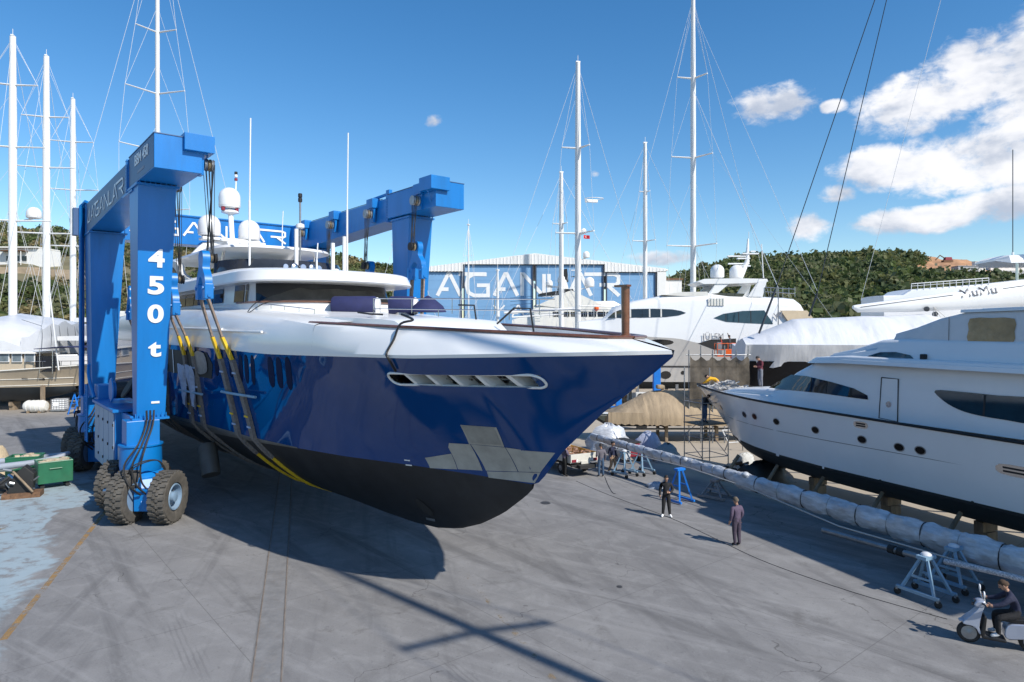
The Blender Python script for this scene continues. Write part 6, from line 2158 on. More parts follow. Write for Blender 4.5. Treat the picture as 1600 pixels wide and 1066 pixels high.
MB().tube([(TF.loc(81, 450, -3)[0], -2.0, 4.0), (TF.loc(78, 445, -3)[0] - .7, -2.0, 11.5)], .07, 6).build("pole", white_mast, ty_)

# ---- the tall motor yacht glimpsed between the lift's left legs
VF = Frame(-49, 84, .2, 1)
vy = boat_root("motor_yacht", VF, "white three-deck motor yacht seen through the lift's left legs", "yacht")
loft_hull(vy, list(np.linspace(-6, 25.8, 30)), lambda k: interp(k, [-6, 18, 22, 26], [1.0, 1.0, 2, 5.6]), lambda k: 2.2, lambda k: 5.0, lambda k: interp(k, [-6, 12, 22.5], [3.0, 3.0, 0]), lambda k: 3.6 * (1 - max(0, (k - 8) / 18.2) ** 2.2), dark_bottom, black_hull)
for (z0, z1, k0, k1, w_) in ((5.1, 6.6, -3, 16, 3.2), (7.2, 8.8, -1, 13, 2.9)):
    house(vy, [(k0, z0 - .2, z1, w_, w_ - .1, .1), (k1, z0 - .2, z1, w_, w_ - .1, .1)], "deckhouse", white_gel)
    house(vy, [(k0 - 2.5, z1, z1 + .5, w_ + .5, w_ + .45, .05), (k1 + 1, z1, z1 + .5, w_ + .4, w_ + .3, .05)], "deck_overhang", white_gel)
    for i in range(4):
        MB().box((k0 - .03, -w_ + .9 + i * 1.5, (z0 + z1) / 2), (.1, 1.25, z1 - z0 - .5)).build("aft_window", glass_dark, vy)
    for i in range(6):
        MB().box((k0 + 1.6 + 2 * i, -w_ - .0, (z0 + z1) / 2 + .1), (1.6, .1, .8)).build("side_window", glass_dark, vy)
MB().box((4, 0, 9.8), (6, 3.5, .9)).build("flybridge", cream, vy, bevel=.2)
dome("satellite_dome", (2, -1.6, 15.2), .75, vy)
MB().tube([(2, -1.6, 9.4), (2, -1.6, 15.2)], .15, 8).build("dome_mast", white_mast, vy)
keel_blocks(vy, [0, 6, 12], 1.0)
props(vy, [(k, s * 3) for k in (-3, 4, 11) for s in (-1, 1)], 2.2, galv)

# ---- right: covered sailing yacht with the long named boom; its mast stands outside the picture
UF = Frame(28, 54.5, 1, -.08)
uy = boat_root("sailing_yacht", UF, "black-hulled sailing yacht under a white tarpaulin with a long named boom", "sailing yacht")
u_bs = lambda k: interp(k, [-9, -7, 0, 10, 18, 24], [1.9, 2.6, 3.2, 3.2, 2.0, .05])
u_side = loft_hull(uy, list(np.linspace(-9, 23.9, 30)), lambda k: interp(k, [-9, -4, 10, 18, 21, 24], [3.4, 1.4, 1.2, 1.5, 2.6, 5.2]), lambda k: max(2.2, interp(k, [-9, -4], [3.5, 2.2])), lambda k: 5.4, lambda k: interp(k, [-9, -5, 5, 15, 20.5], [1.4, 2.2, 2.8, 1.7, 0]), u_bs, dark_bottom, black_hull)
rows = []
prof = [(1158, 532, 3), (1185, 522, 2), (1215, 511, 2), (1244, 499, 2), (1270, 497.5, 1.5), (1300, 497, 1.5), (1330, 495.5, 1.2), (1356, 494, 1), (1385, 494, 1), (1420, 493, 1), (1450, 491, 1), (1480, 496, 1), (1520, 502, 1), (1600, 504, 1)]
pts = []
for i in range(len(prof) - 1):
    for t_ in (0, .17, .34, .5, .67, .84):
        pts.append(tuple(np.array(prof[i]) * (1 - t_) + np.array(prof[i + 1]) * t_))
for i, (px, py, _) in enumerate(pts):
    x, z_ = UF.loc(px, py, -1.0)
    b = u_bs(x) + .18
    cr = lambda ph: .30 * (abs(math.sin(x * .62 + ph + .8 * math.sin(x * .37))) ** .5 - .6) + .13 * (abs(math.sin(x * 1.9 + ph * 2.3 + 1.3 * math.sin(x * .9))) ** .6 - .6)
    rows.append([(x, -b + .34 + .06 * math.sin(i * 1.1), 5.05 + .13 * math.sin(i * .5) + .06 * math.sin(i * 1.3)), (x, -b + .16 + .05 * math.sin(i * .9), 5.5), (x, -b - .12 + .04 * math.sin(i * .7), 6.1), (x, -b - .34, 6.72), (x, -b - .16, 6.84), (x, -b * .84 - cr(.5) * .6, 7.0 + (z_ - 7.05) * .26 + cr(0)), (x, -b * .64 - cr(1.1) * .6, 7.05 + (z_ - 7.05) * .54 + cr(.6)), (x, -b * .42, 7.05 + (z_ - 7.05) * .84 + cr(1.2) * .7),
                 (x, -b * .2, z_ - .06 + cr(1.6) * .3), (x, 0, z_ + .02), (x, b * .5, z_ - .5), (x, b, 6.7), (x, b + .1, 5.2)])
tb = MB().grid(rows)
tb.f.append(tuple(range(13)))
tb.build("tarpaulin", tarp_white, uy, smooth=30)
# boom, tapering to its outer end, with pinstripe, name and sheet blocks
bo = []
for (px, yt, yb, y_) in ((1333, 477.5, 483, -.2), (1340, 476, 488.5, -.2), (1420, 465.5, 487.5, -.2), (1500, 455, 484, -.2), (1600, 441, 481, -.2), (1680, 430, 478, -.2)):
    x, zt = UF.loc(px, yt, y_)
    zb = UF.loc(px, yb, y_)[1]
    bo.append((x, zt, zb))
rows = []
for (x, zt, zb) in bo:
    h = (zt - zb)
    rows.append([(x, -.2 - .32 * h ** .3 * math.cos(a), zb + h * (.5 + .5 * math.sin(a))) for a in np.linspace(0, 6.283, 13)[:-1]])
b_ = MB().grid(rows, close_u=True)
b_.f.append(tuple(range(12)))
boom = b_.build("boom", white_gel, uy, smooth=50)


def boomy(x, z_):
    zt, zb = [np.interp(x, [q[0] for q in bo], [q[i] for q in bo]) for i in (1, 2)]
    u = max(-1, min(1, 2 * (z_ - zb) / (zt - zb) - 1))
    return -.2 - .32 * (zt - zb) ** .3 * math.sqrt(max(0, 1 - u * u)) - .03


for (pa, pb) in (((1345, 480), (1490, 461)), ((1568, 451), (1640, 441))):
    ln = [UF.loc(pa[0] + (pb[0] - pa[0]) * t_, pa[1] + (pb[1] - pa[1]) * t_, -.55) for t_ in np.linspace(0, 1, 10)]
    MB().tube([(x, boomy(x, z_) - .0, z_) for (x, z_) in ln], .022, 5).build("pinstripe", rig_dark, boom)
x0, z0 = UF.loc(1501, 465.5, -.55)
x1, z1 = UF.loc(1557, 458, -.55)
ux_ = Vector((x1 - x0, -.04, z1 - z0))
mt_ = text_mesh("MuMu", "name_text", rig_dark, boom, (x0, boomy(x0, z0) - .06, z0), ux_, (-.08, 0, 1), .95, width=ux_.length)
for v_ in mt_.data.vertices:
    v_.co.y = boomy(v_.co.x, v_.co.z) - .012 + (v_.co.y - (boomy(x0, z0) - .06)) * .3
for (px, py) in ((1448, 483), (1461, 491), (1458, 502)):
    x, z_ = UF.loc(px, py, -.6)
    MB().lathe([(.06, -.08), (.2, -.07), (.2, .07), (.06, .08)], (x, -.6, z_), 12, Matrix.Rotation(math.radians(90), 3, "X")).build("sheet_block", rig_dark, boom)
x, z_ = UF.loc(1459, 480, -.6)
for (px, py) in ((1458, 520), (1480, 510), (1500, 515), (1475, 520)):
    x2, z2 = UF.loc(px, py, -.9)
    cable("sheet", rope_m, boom, (x, -.6, z_), (x2, -.9, z2), .022)
# mast, out of the frame to the right, and the stays coming down to the quarter
mxp = 21.0
mast_top = 47.0
um = MB().tube([(mxp, 0, 5.4), (mxp, 0, 34), (mxp - .2, 0, mast_top)], [.36, .34, .24], 12, flat=.7).build("mast", white_mast, uy, smooth=60)
for z_, w_ in ((15, 2.9), (23, 2.6), (31, 2.2), (39, 1.6)):
    for s in (-1, 1):
        MB().tube([(mxp, 0, z_), (mxp - .5, s * w_, z_)], .1, 6).build("spreader", white_mast, um)
for (px, py, y_, pxm, pym, pxe, pye, yy2) in ((1235, 392, -1.6, 1212, 452, 1186, 521, -2.2), (1292, 392, 1.3, 1277, 458, 1264, 494, 1.8)):
    a = UF.loc(px, py, y_)
    # the stay's line of sight continued up to the masthead
    hi = UF.loc(px + 137 * .99 if y_ < 0 else px + 95, -8, y_)
    t_ = (mxp - a[0]) / (hi[0] - a[0])
    topz = a[1] + (hi[1] - a[1]) * t_
    lo = UF.loc(pxm, pym, y_)
    lo2 = UF.loc(pxe, pye, yy2)
    cable("backstay", rig_dark, um, (mxp - .2, y_ * .05, min(topz, 60)) if topz < 60 else (a[0] + (hi[0] - a[0]) * (47 - a[1]) / (hi[1] - a[1]), y_, 47), (lo[0], y_, lo[1]), .035)
    MB().tube([(lo[0], y_, lo[1]), (lo2[0], yy2, lo2[1])], .085, 8).build("stay_adjuster", rig_dark, um)
for (pa, pb, y_) in (((1470, 0), (1345, 470), .8),):
    a, b = UF.loc(*pa, y_), UF.loc(*pb, y_)
    cable("topping_lift", rig_wire, um, (a[0] + (a[0] - b[0]) * .3, y_, a[1] + (a[1] - b[1]) * .3), (b[0], y_, b[1]), .016)
keel_blocks(uy, [0, 5, 10, 15], 1.3)
props(uy, [(k, s * 2.7) for k in (-3, 3, 9, 15) for s in (-1, 1)], 2.4, galv)
# long stays of the ketch reaching down to the right
kroot = thing("stay_tackle", "light rigging stays running from the tall middle mast down to a steel post", "rigging", at(1216, 450, 60))
ko = at(1216, 450, 60)
for (pa, Ya, pb, Yb, r_) in (((1083, 140), 97, (1216, 450), 60, .03), ((1085, 20), 97, (1277, 455), 62, .022), ((1108, 232), 95, (1310, 510), 60, .014)):
    cable("stay", rig_wire, kroot, at(*pa, Ya) - ko, at(*pb, Yb) - ko, r_)
MB().tube([Vector((0, 0, 0)), Vector((0, 0, -ko.z))], .05, 6).build("post", galv, kroot)

# ---- right edge: motor yacht behind the boom, only its wheelhouse roof and rail in view
WF = Frame(41, 60, .97, -.12)
wy = boat_root("motor_yacht", WF, "white motor yacht behind the named boom, hardtop on a steel post at the right edge", "yacht")
loft_hull(wy, list(np.linspace(-3, 21.8, 26)), lambda k: interp(k, [-3, 14, 18, 22], [1.2, 1.2, 2.2, 7.0]), lambda k: 2.4, lambda k: interp(k, [-3, 22], [7.2, 8.0]), lambda k: interp(k, [-3, 10, 18.5], [2.7, 2.7, 0]), lambda k: 3.2 * (1 - max(0, (k - 8) / 14.2) ** 2.2), dark_bottom, white_gel)
st = []
for (px, py) in ((1380, 462), (1412, 461), (1424, 452.5), (1470, 449), (1540, 444), (1600, 437), (1700, 425)):
    x, z_ = WF.loc(px, py, -2.4)
    st.append((x, 7.0, z_, 2.7, 2.5, .15))
house(wy, st, "upper_deck", white_gel)
a, b = WF.loc(1424, 450, -2.5), WF.loc(1545, 441, -2.5)
wr = MB().tube([(a[0], -2.5, a[1] + .35), (b[0], -2.5, b[1] + .35)], .045, 6).build("deck_rail", white_mast, wy)
MB().tube([(a[0], -2.5, a[1] + .15), (b[0], -2.5, b[1] + .15)], .025, 5).build("rail_bar", white_mast, wr)
for i in range(13):
    t_ = i / 12
    x, z_ = a[0] + (b[0] - a[0]) * t_, a[1] + (b[1] - a[1]) * t_
    MB().tube([(x, -2.5, z_ - .2), (x, -2.5, z_ + .35)], .03, 5).build("stanchion", white_mast, wr)
x, z_ = WF.loc(1549, 409, -1)
house(wy, [(x, z_ + .0, z_ + .15, 1.6, 1.4, .05), (x + .8, z_ - .25, z_ + .45, 2.4, 2.2, .2), (x + 7, z_ - .25, z_ + .7, 2.6, 2.3, .2)], "hardtop", white_gel)
x2, _ = WF.loc(1589, 409, -2.2)
MB().tube([(x2, -2.2, 8.6), (x2, -2.2, z_)], .11, 8).build("hardtop_post", steel, wy)
x2, z2 = WF.loc(1582.5, 399, 0)
MB().tube([(x2, 0, z_ + .4), (x2, 0, z_ + .9)], .1, 8).build("aerial_base", white_gel, wy)
MB().tube([(x2, 0, z_ + .9), (x2, 0, z_ + 10)], .035, 6).build("aerial", rig_dark, wy)
keel_blocks(wy, [0, 6, 12], 1.2)
props(wy, [(k, s * 2.6) for k in (0, 6, 12) for s in (-1, 1)], 2.2, galv)

# ---- tan tarpaulin boat on trestles
CF = Frame(4.8, 48, 1, .06)
cy_ = boat_root("covered_boat", CF, "small boat under a wrinkled tan tarpaulin in the middle of the yard", "boat")
c_bs = lambda k: interp(k, [0, 1.2, 6, 10, 12.5], [.3, 1.2, 1.8, 1.7, 1.5])
c_bh = lambda k: c_bs(k) * .82
loft_hull(cy_, list(np.linspace(.1, 12.4, 16)), lambda k: interp(k, [0, 1.5, 3, 12.5], [2.3, 1.2, .95, 1.0]), lambda k: 1.35 if k > 1.5 else 1.9, lambda k: 2.0, lambda k: interp(k, [1.4, 4, 12.5], [0, 1.1, 1.2]), c_bh, dark_bottom, mat("sage_hull", (.30, .34, .29), .4))
rows = []
cprof = [(944, 651), (952, 644), (975, 630), (1000, 617), (1014, 611), (1040, 609), (1075, 609), (1120, 614), (1160, 620), (1200, 632)]
k_ = 0
for i in range(len(cprof) - 1):
    for t_ in (0, .125, .25, .375, .5, .625, .75, .875):
        px, py = [cprof[i][j] * (1 - t_) + cprof[i + 1][j] * t_ for j in (0, 1)]
        x, z_ = CF.loc(px, py, 0)
        b = c_bs(x) + .15
        f = .13 * (abs(math.sin(k_ * .83 + 1.7 * math.sin(k_ * .31))) ** .5 - .6) + .07 * math.sin(k_ * 2.1 + 2 * math.sin(k_ * .7))
        lowz = interp(x, [0, 1, 12], [1.75, 1.35, 1.15]) + .05 * math.sin(k_ * 1.7)
        mid = interp(x, [0, 2, 6, 12], [2.15, 2.15, 2.1, 2.0])
        rows.append([(x, -b - .05, lowz), (x, -b - .08 + f * .15, (lowz + mid) / 2), (x, -b - .04 + f * .2, mid), (x, -b * .78 + f, mid + (z_ - mid) * .42), (x, -b * .42 + f * .8, mid + (z_ - mid) * .86), (x, 0, z_), (x, b * .6, mid + (z_ - mid) * .6), (x, b, mid), (x, b, lowz)])
        k_ += 1
cb = MB().grid(rows)
cb.f.append(tuple(range(9)))
cb.build("tarpaulin", tarp_brown, cy_, smooth=40)
for x in (3.8, 5.8):
    MB().box((x, -.3, CF.loc(1040, 605, 0)[1] + .05), (.6, .5, .3)).build("tarpaulin_bump", tarp_brown, cy_, bevel=.1)
for x in (2.6, 6.0, 9.6):
    for s in (-1, 1):
        MB().box((x, s * 1.1, .55), (.2, .2, 1.1)).build("prop", wood, cy_)
    MB().box((x, 0, 1.05), (.2, 2.4, .2)).build("cross_bearer", wood, cy_)
for s in (-1, 1):
    MB().tube([(1.8, s * .9, .9), (11.8, s * .9, .85)], .08, 6).build("cradle_rail", galv, cy_)

# ------------------------------------------------------------------ people


def person(label, pos, facing, top_m, leg_m, shoe_m, pose="stand", h=1.76, hair=None, hat=None, tilt=0.0, joints=None, cat="person"):
    """one continuous skinned body; facing = heading of the chest in the plan (radians, 0 = +x)"""
    J = dict(pel=(0, 0, .94), spi=(.01, 0, 1.12), che=(.0, 0, 1.36), nec=(.0, 0, 1.50), hea=(.02, 0, 1.57))
    for s, n in ((1, "l"), (-1, "r")):
        J["sh" + n] = (0, .19 * s, 1.43)
        J["el" + n] = (-.03, .25 * s, 1.15)
        J["wr" + n] = (.06, .25 * s, .91)
        J["ha" + n] = (.09, .245 * s, .84)
        J["hi" + n] = (0, .095 * s, .90)
        J["kn" + n] = (.02, .11 * s, .50)
        J["an" + n] = (-.02, .115 * s, .09)
        J["to" + n] = (.15, .14 * s, .035)
    if joints:
        J.update(joints)
    rad = dict(pel=.158, spi=.155, che=.168, nec=.062, hea=.06, sh=.09, el=.066, wr=.044, ha=.038, hi=.112, kn=.082, an=.058, to=.045)
    names = list(J)
    idx = {n: i for i, n in enumerate(names)}
    E_ = [("pel", "spi"), ("spi", "che"), ("che", "nec"), ("nec", "hea")]
    for n in "lr":
        E_ += [("che", "sh" + n), ("sh" + n, "el" + n), ("el" + n, "wr" + n), ("wr" + n, "ha" + n), ("pel", "hi" + n), ("hi" + n, "kn" + n), ("kn" + n, "an" + n), ("an" + n, "to" + n)]
    me = bpy.data.meshes.new("skel")
    me.from_pydata([J[n] for n in names], [(idx[a], idx[b]) for a, b in E_], [])
    ob = bpy.data.objects.new("skel", me)
    COL.objects.link(ob)
    md = ob.modifiers.new("skin", "SKIN")
    md.use_smooth_shade = True
    md.branch_smoothing = .6
    for i, n in enumerate(names):
        r = rad[n if n in rad else n[:2]]
        sv = me.skin_vertices[0].data[i]
        sv.radius = (r * (.78 if n in ("pel", "spi", "che") else 1), r * (1.12 if n in ("pel", "che") else 1))
        if n == "pel":
            sv.use_root = True
    ob.modifiers.new("sub", "SUBSURF").levels = 1
    ob.modifiers["sub"].render_levels = 1
    dg = bpy.context.evaluated_depsgraph_get()
    body = bpy.data.meshes.new_from_object(ob.evaluated_get(dg))
    bpy.data.objects.remove(ob)
    # material zones by nearest limb
    zones = {("pel", "spi"): 0, ("spi", "che"): 0, ("che", "nec"): 0, ("nec", "hea"): 2}
    segs = []
    for a, b in E_:
        z_ = zones.get((a, b))
        if z_ is None:
            k = a[:2]
            z_ = {"ch": 0, "sh": 0, "el": 0, "wr": 2, "pe": 1, "hi": 1, "kn": 1, "an": 3}[k]
        segs.append((np.array(J[a]), np.array(J[b]), z_))
    mats_ = [top_m, leg_m, skin, shoe_m]
    bm = bmesh.new()
    bm.from_mesh(body)
    for f in bm.faces:
        c = np.array(f.calc_center_median())
        best, bz = 9, 0
        for a, b, z_ in segs:
            d = b - a
            t_ = max(0, min(1, np.dot(c - a, d) / max(1e-6, np.dot(d, d))))
            dist = np.linalg.norm(c - a - d * t_)
            if dist < best:
                best, bz = dist, z_
        f.material_index = bz
        f.smooth = True
    # head with brow, nose, chin and ears, grown onto the neck
    hd = Vector(J["hea"])
    up = (hd - Vector(J["nec"])).normalized()
    fwd = Vector((1, 0, 0))
    fwd = (fwd - up * fwd.dot(up)).normalized()
    lat = up.cross(fwd)

    def add_blob(c, a, b, c2, m_i, nu=12, nv=8):
        vs = []
        for i in range(nv + 1):
            th_ = math.pi * i / nv
            vs.append([bm.verts.new(c + fwd * (a * math.sin(th_) * math.cos(2 * math.pi * j / nu)) + lat * (b * math.sin(th_) * math.sin(2 * math.pi * j / nu)) + up * (c2 * math.cos(th_))) for j in range(nu)])
        for i in range(nv):
            for j in range(nu):
                try:
                    f = bm.faces.new((vs[i][j], vs[i + 1][j], vs[i + 1][(j + 1) % nu], vs[i][(j + 1) % nu]))
                    f.material_index = m_i
                    f.smooth = True
                except ValueError:
                    pass

    hc = hd + up * .085 + fwd * .012
    add_blob(hc, .098, .076, .122, 2)
    add_blob(hc - up * .075 + fwd * .03, .055, .05, .05, 2, 8, 6)
    add_blob(hc + fwd * .1 - up * .02, .022, .014, .028, 2, 6, 5)
    for s in (-1, 1):
        add_blob(hc + lat * .078 * s - up * .01, .02, .01, .03, 2, 6, 5)
        add_blob(hc + lat * .032 * s + fwd * .085 + up * .012, .012, .014, .009, 4, 6, 4)
    add_blob(hc + fwd * .083 - up * .06, .012, .024, .007, 4, 6, 4)
    # fingers: five to each hand, unequal and curled
    for n, s in (("l", 1), ("r", -1)):
        w_, hnd = Vector(J["wr" + n]), Vector(J["ha" + n])
        d = (hnd - w_).normalized()
        sidev = d.cross(Vector((0, 1, 0)))
        sidev = sidev.normalized() if sidev.length > .1 else Vector((1, 0, 0))
        curl = d.cross(sidev).normalized() * s
        for q in range(5):
            if q == 4:
                p0 = w_.lerp(hnd, .55) + sidev * .035
                pts = [p0, p0 + sidev * .025 + d * .025, p0 + sidev * .03 + d * .06]
            else:
                ln = (.07, .082, .075, .058)[q]
                p0 = hnd + sidev * (.026 - .017 * q)
                pts = [p0, p0 + d * ln * .55, p0 + d * ln * .85 - curl * ln * .4]
            t_ = MB().tube(pts, [.010, .0095, .007], 5)
            vv = [bm.verts.new(v) for v in t_.v]
            for f_ in t_.f:
                f = bm.faces.new([vv[i] for i in f_])
                f.material_index = 2
    bm.to_mesh(body)
    bm.free()
    for m_ in mats_ + [hair_m]:
        body.materials.append(m_)
    body.name = "person"
    o = bpy.data.objects.new("person", body)
    COL.objects.link(o)
    o.location = pos
    o.rotation_euler = (0, 0, facing)
    k = h / 1.765
    o.scale = (k, k, k)
    tag(o, label, cat, "people at work in the yard")
    # hair or cap
    hb = MB()
    for i in range(6):
        pass
    c = hc + up * .022 - fwd * .012
    rows = []
    for i in range(7):
        th_ = (math.pi * .56) * i / 6
        rows.append([c + fwd * (.106 * math.sin(th_) * math.cos(2 * math.pi * j / 14) - (.02 if i > 4 else 0)) + lat * (.086 * math.sin(th_) * math.sin(2 * math.pi * j / 14)) + up * (.118 * math.cos(th_) - (.03 if (i == 6 and 4 <= j <= 10) else 0)) for j in range(14)])
    hb.grid(rows, close_u=True)
    hb.build("cap" if hat else "hair", hat or hair or hair_m, o, smooth=60)
    if hat:
        bb = MB()
        bb.grid([[c + fwd * (r_ * 1.1 * math.cos(a)) + lat * (r_ * math.sin(a)) - up * .01 for a in np.linspace(-1.2, 1.2, 7)] for r_ in (.09, .155)])
        bb.build("cap_brim", hat, o, solid=.008)
    return o


def cloth(name, c, r=.85):
    return mat(name, c, r, var=.18, vscale=7, bump=.35, bscale=14)


blackc, purple, denim, navyc, greyc, maroon, yellowc, whitec, khaki, darkgrey = (cloth("black_cloth", (.014, .014, .016)), cloth("purple_cloth", (.10, .072, .115)), cloth("denim", (.045, .085, .15)), cloth("navy_cloth", (.014, .018, .045)), cloth("grey_cloth", (.13, .12, .14)), cloth("maroon_cloth", (.11, .018, .03)), cloth("yellow_cloth", (.78, .40, .015)), cloth("white_cloth", (.62, .6, .56)), cloth("khaki_cloth", (.33, .22, .14)), cloth("charcoal_cloth", (.05, .05, .058)))
white_shoe, black_shoe = cloth("white_shoe", (.75, .75, .75)), cloth("black_shoe", (.012, .012, .012))
TOCAM = -math.pi / 2
person("man in black hoodie and white trainers standing with hands at chest, facing the camera", gnd(1041, 808), TOCAM - .15, blackc, blackc, white_shoe,
       joints=dict(wrl=(.22, .12, 1.08), hal=(.26, .05, 1.10), ell=(.0, .27, 1.14), wrr=(.05, -.27, .92), har=(.06, -.25, .85), anl=(.0, .15, .09), tol=(.16, .22, .035), anr=(-.02, -.14, .09), tor=(.14, -.2, .035)))
person("man in purple work suit and cap standing alone on the open concrete", gnd(1151, 853), math.pi * .62, purple, cloth("dark_purple_cloth", (.06, .045, .068)), black_shoe, hat=cloth("drab_cap", (.14, .11, .08)),
       joints=dict(wrl=(.05, .24, .93), wrr=(.08, -.2, .93), knl=(.03, .08, .5), anl=(.0, .07, .09), tol=(.16, .08, .035), anr=(-.04, -.09, .09), tor=(.12, -.1, .035)))
person("man in grey shirt and blue jeans seen from behind beside the pickup", gnd(939, 745), math.pi * .55, greyc, denim, black_shoe,
       joints=dict(wrl=(.2, .2, 1.05), hal=(.26, .18, 1.06)))
person("man in dark top and khaki trousers walking behind the man in jeans", gnd(957, 740), -.9, navyc, khaki, white_shoe,
       joints=dict(knl=(.12, .1, .5), anl=(.16, .11, .09), tol=(.33, .12, .04), anr=(-.2, -.11, .12), tor=(-.05, -.12, .035)))
person("man in white-backed dark vest leaning on the left side of the pickup", gnd(882, 744), .35, cloth("vest_grey", (.11, .09, .13)), black_shoe, black_shoe,
       joints=dict(wrr=(.32, -.15, 1.02), har=(.39, -.13, 1.0), elr=(.12, -.25, 1.14), wrl=(.3, .18, 1.03), hal=(.37, .16, 1.01)))
person("man in dark clothes and sun hat walking near the lift's rear wheels", gnd(122, 670), math.pi * .8, navyc, darkgrey, black_shoe, hat=khaki,
       joints=dict(anl=(.12, .1, .09), tol=(.28, .1, .035), anr=(-.15, -.1, .1), tor=(0, -.1, .035)))
person("person in maroon jacket and grey jeans standing on the white yacht's foredeck", RF.w(-4.6, -.4, 4.72), math.pi * 1.05, maroon, cloth("grey_denim", (.15, .155, .18)), black_shoe,
       joints=dict(ell=(.05, .25, 1.17), wrl=(.27, .1, 1.14), hal=(.33, .04, 1.15), elr=(.05, -.25, 1.17), wrr=(.27, -.1, 1.14), har=(.33, -.05, 1.15), nec=(.04, 0, 1.49), hea=(.1, 0, 1.55)))
person("person in yellow hoodie kneeling over the white yacht's bow rail", RF.w(-1.25, .1, 4.42), math.pi * .82, yellowc, khaki, black_shoe,
       joints=dict(pel=(-.25, 0, .42), spi=(-.1, 0, .52), che=(.14, 0, .6), nec=(.27, 0, .64), hea=(.34, 0, .66), shl=(.16, .19, .62), shr=(.16, -.19, .62), ell=(.38, .26, .42), wrl=(.58, .2, .3), hal=(.65, .18, .27), elr=(.38, -.26, .42), wrr=(.58, -.2, .3), har=(.65, -.18, .27),
                   hil=(-.27, .1, .38), hir=(-.27, -.1, .38), knl=(-.02, .16, .07), knr=(-.02, -.16, .07), anl=(-.43, .16, .06), anr=(-.43, -.16, .06), tol=(-.58, .16, .05), tor=(-.58, -.16, .05)))

# ------------------------------------------------------------------ scaffold tower at the white yacht's bow
ST = Vector((11.35, 39.2, 0))
sc = thing("scaffold_tower", "narrow steel scaffold tower under the white yacht's bow", "scaffold", ST, RF.ang)
for (x, y_, h_) in ((-.8, -.9, 4.2), (.9, -.9, 5.6), (-.8, .9, 4.2), (.9, .9, 5.7)):
    MB().tube([(x, y_, 0), (x, y_, h_)], .035, 6).build("upright", galv, sc)
for z_ in (.6, 1.7, 2.8, 3.7):
    for s in (-.9, .9):
        MB().tube([(-.8, s, z_), (.9, s, z_)], .025, 5).build("ledger", galv, sc)
    for x in (-.8, .9):
        MB().tube([(x, -.9, z_), (x, .9, z_)], .025, 5).build("transom_tube", galv, sc)
for (a, b) in (((-.8, .9, .6), (.9, .9, 1.7)), ((.9, .9, 1.7), (-.8, .9, 2.8)), ((-.8, -.9, .6), (.9, -.9, 1.7))):
    MB().tube([a, b], .022, 5).build("brace", galv, sc)
for i in range(4):
    MB().box((-.6 + .42 * i, 0, 2.45), (.38, 2.0, .05)).build("plank", wood, sc)
pl = RF.w(0, 0)
person("worker in black top and jeans standing on the scaffold below the yacht's bow", Vector((11.2, 39.05, 2.48)), .25, blackc, denim, black_shoe,
       joints=dict(nec=(.08, 0, 1.47), hea=(.16, 0, 1.5), ell=(.14, .26, 1.18), wrl=(.36, .16, 1.2), hal=(.43, .13, 1.22), elr=(.1, -.28, 1.16), wrr=(.3, -.2, 1.05), har=(.36, -.18, 1.02), anl=(.02, .2, .09), tol=(.19, .24, .035), anr=(-.05, -.18, .09), tor=(.12, -.22, .035)))
# netting screen on its tubes
NY = 46.5
n0, n1 = at(1078, 556, NY), at(1171, 623, NY)
nt = thing("netting_screen", "brown mesh screen hung on scaffold tubes behind the white yacht's bow", "screen", (n0.x, NY, 0))
W_ = n1.x - n0.x
rows = []
for i in range(9):
    rows.append([(W_ * j / 22, .05 * math.sin(j * .9 + i * .8) + .03 * math.sin(j * 2.7 - i) + .05 * math.sin(i * 1.3), n1.z - .2 + (n0.z - n1.z + .2 - (.35 * abs(math.sin(j * .75)) if i == 8 else 0)) * i / 8) for j in range(23)])
MB().grid(rows).build("mesh_sheet", net_brown, nt, smooth=70)
for j in range(6):
    MB().tube([(W_ * j / 5, .25, 0), (W_ * j / 5, .25, n0.z + .4 + .3 * (j % 2))], .04, 6).build("upright", galv, nt)
for z_ in (n0.z + .05, n1.z, 2.0):
    MB().tube([(-.2, .3, z_), (W_ + .2, .3, z_)], .04, 6).build("ledger", galv, nt)

# ------------------------------------------------------------------ orange boom lift with two workers
LY = 60.0
l0 = at(1135, 556, LY)
bl = thing("boom_lift", "orange boom lift with its basket raised at the big motor yacht's side", "boom lift", (l0.x, LY, 0))
bz = l0.z
MB().box((2.2, 2.0, .9), (3.4, 2.0, 1.0)).build("chassis", orange, bl, bevel=.08)
for (x, y_) in ((1.0, 1.0), (3.4, 1.0), (1.0, 3.0), (3.4, 3.0)):
    MB().lathe([(.2, -.18), (.48, -.18), (.5, 0), (.48, .18), (.2, .18)], (x, y_, .5), 16, Matrix.Rotation(math.radians(90), 3, "X")).build("wheel", rubber_dk, bl, smooth=35)
MB().tube([(3.0, 2.0, 1.5), (4.2, 2.0, bz * .6), (.6, .3, bz - .1)], .2, 8).build("boom", orange, bl)
MB().box((0, 0, bz + .0), (1.9, .9, .12)).build("basket_floor", orange, bl)
MB().box((.35, -.48, bz + .28), (1.1, .06, .45)).build("basket_panel", orange, bl)
for z_ in (.55, 1.1):
    for s in (-.44, .44):
        MB().tube([(-.92, s, bz + z_), (.92, s, bz + z_)], .03, 5).build("basket_rail", orange, bl)
    for x in (-.92, .92):
        MB().tube([(x, -.44, bz + z_), (x, .44, bz + z_)], .03, 5).build("basket_rail", orange, bl)
for x in (-.92, 0, .92):
    for s in (-.44, .44):
        MB().tube([(x, s, bz), (x, s, bz + 1.1)], .03, 5).build("basket_post", orange, bl)
MB().box((-.75, -.3, bz + .7), (.35, .3, 1.0)).build("control_cabinet", galv, bl)
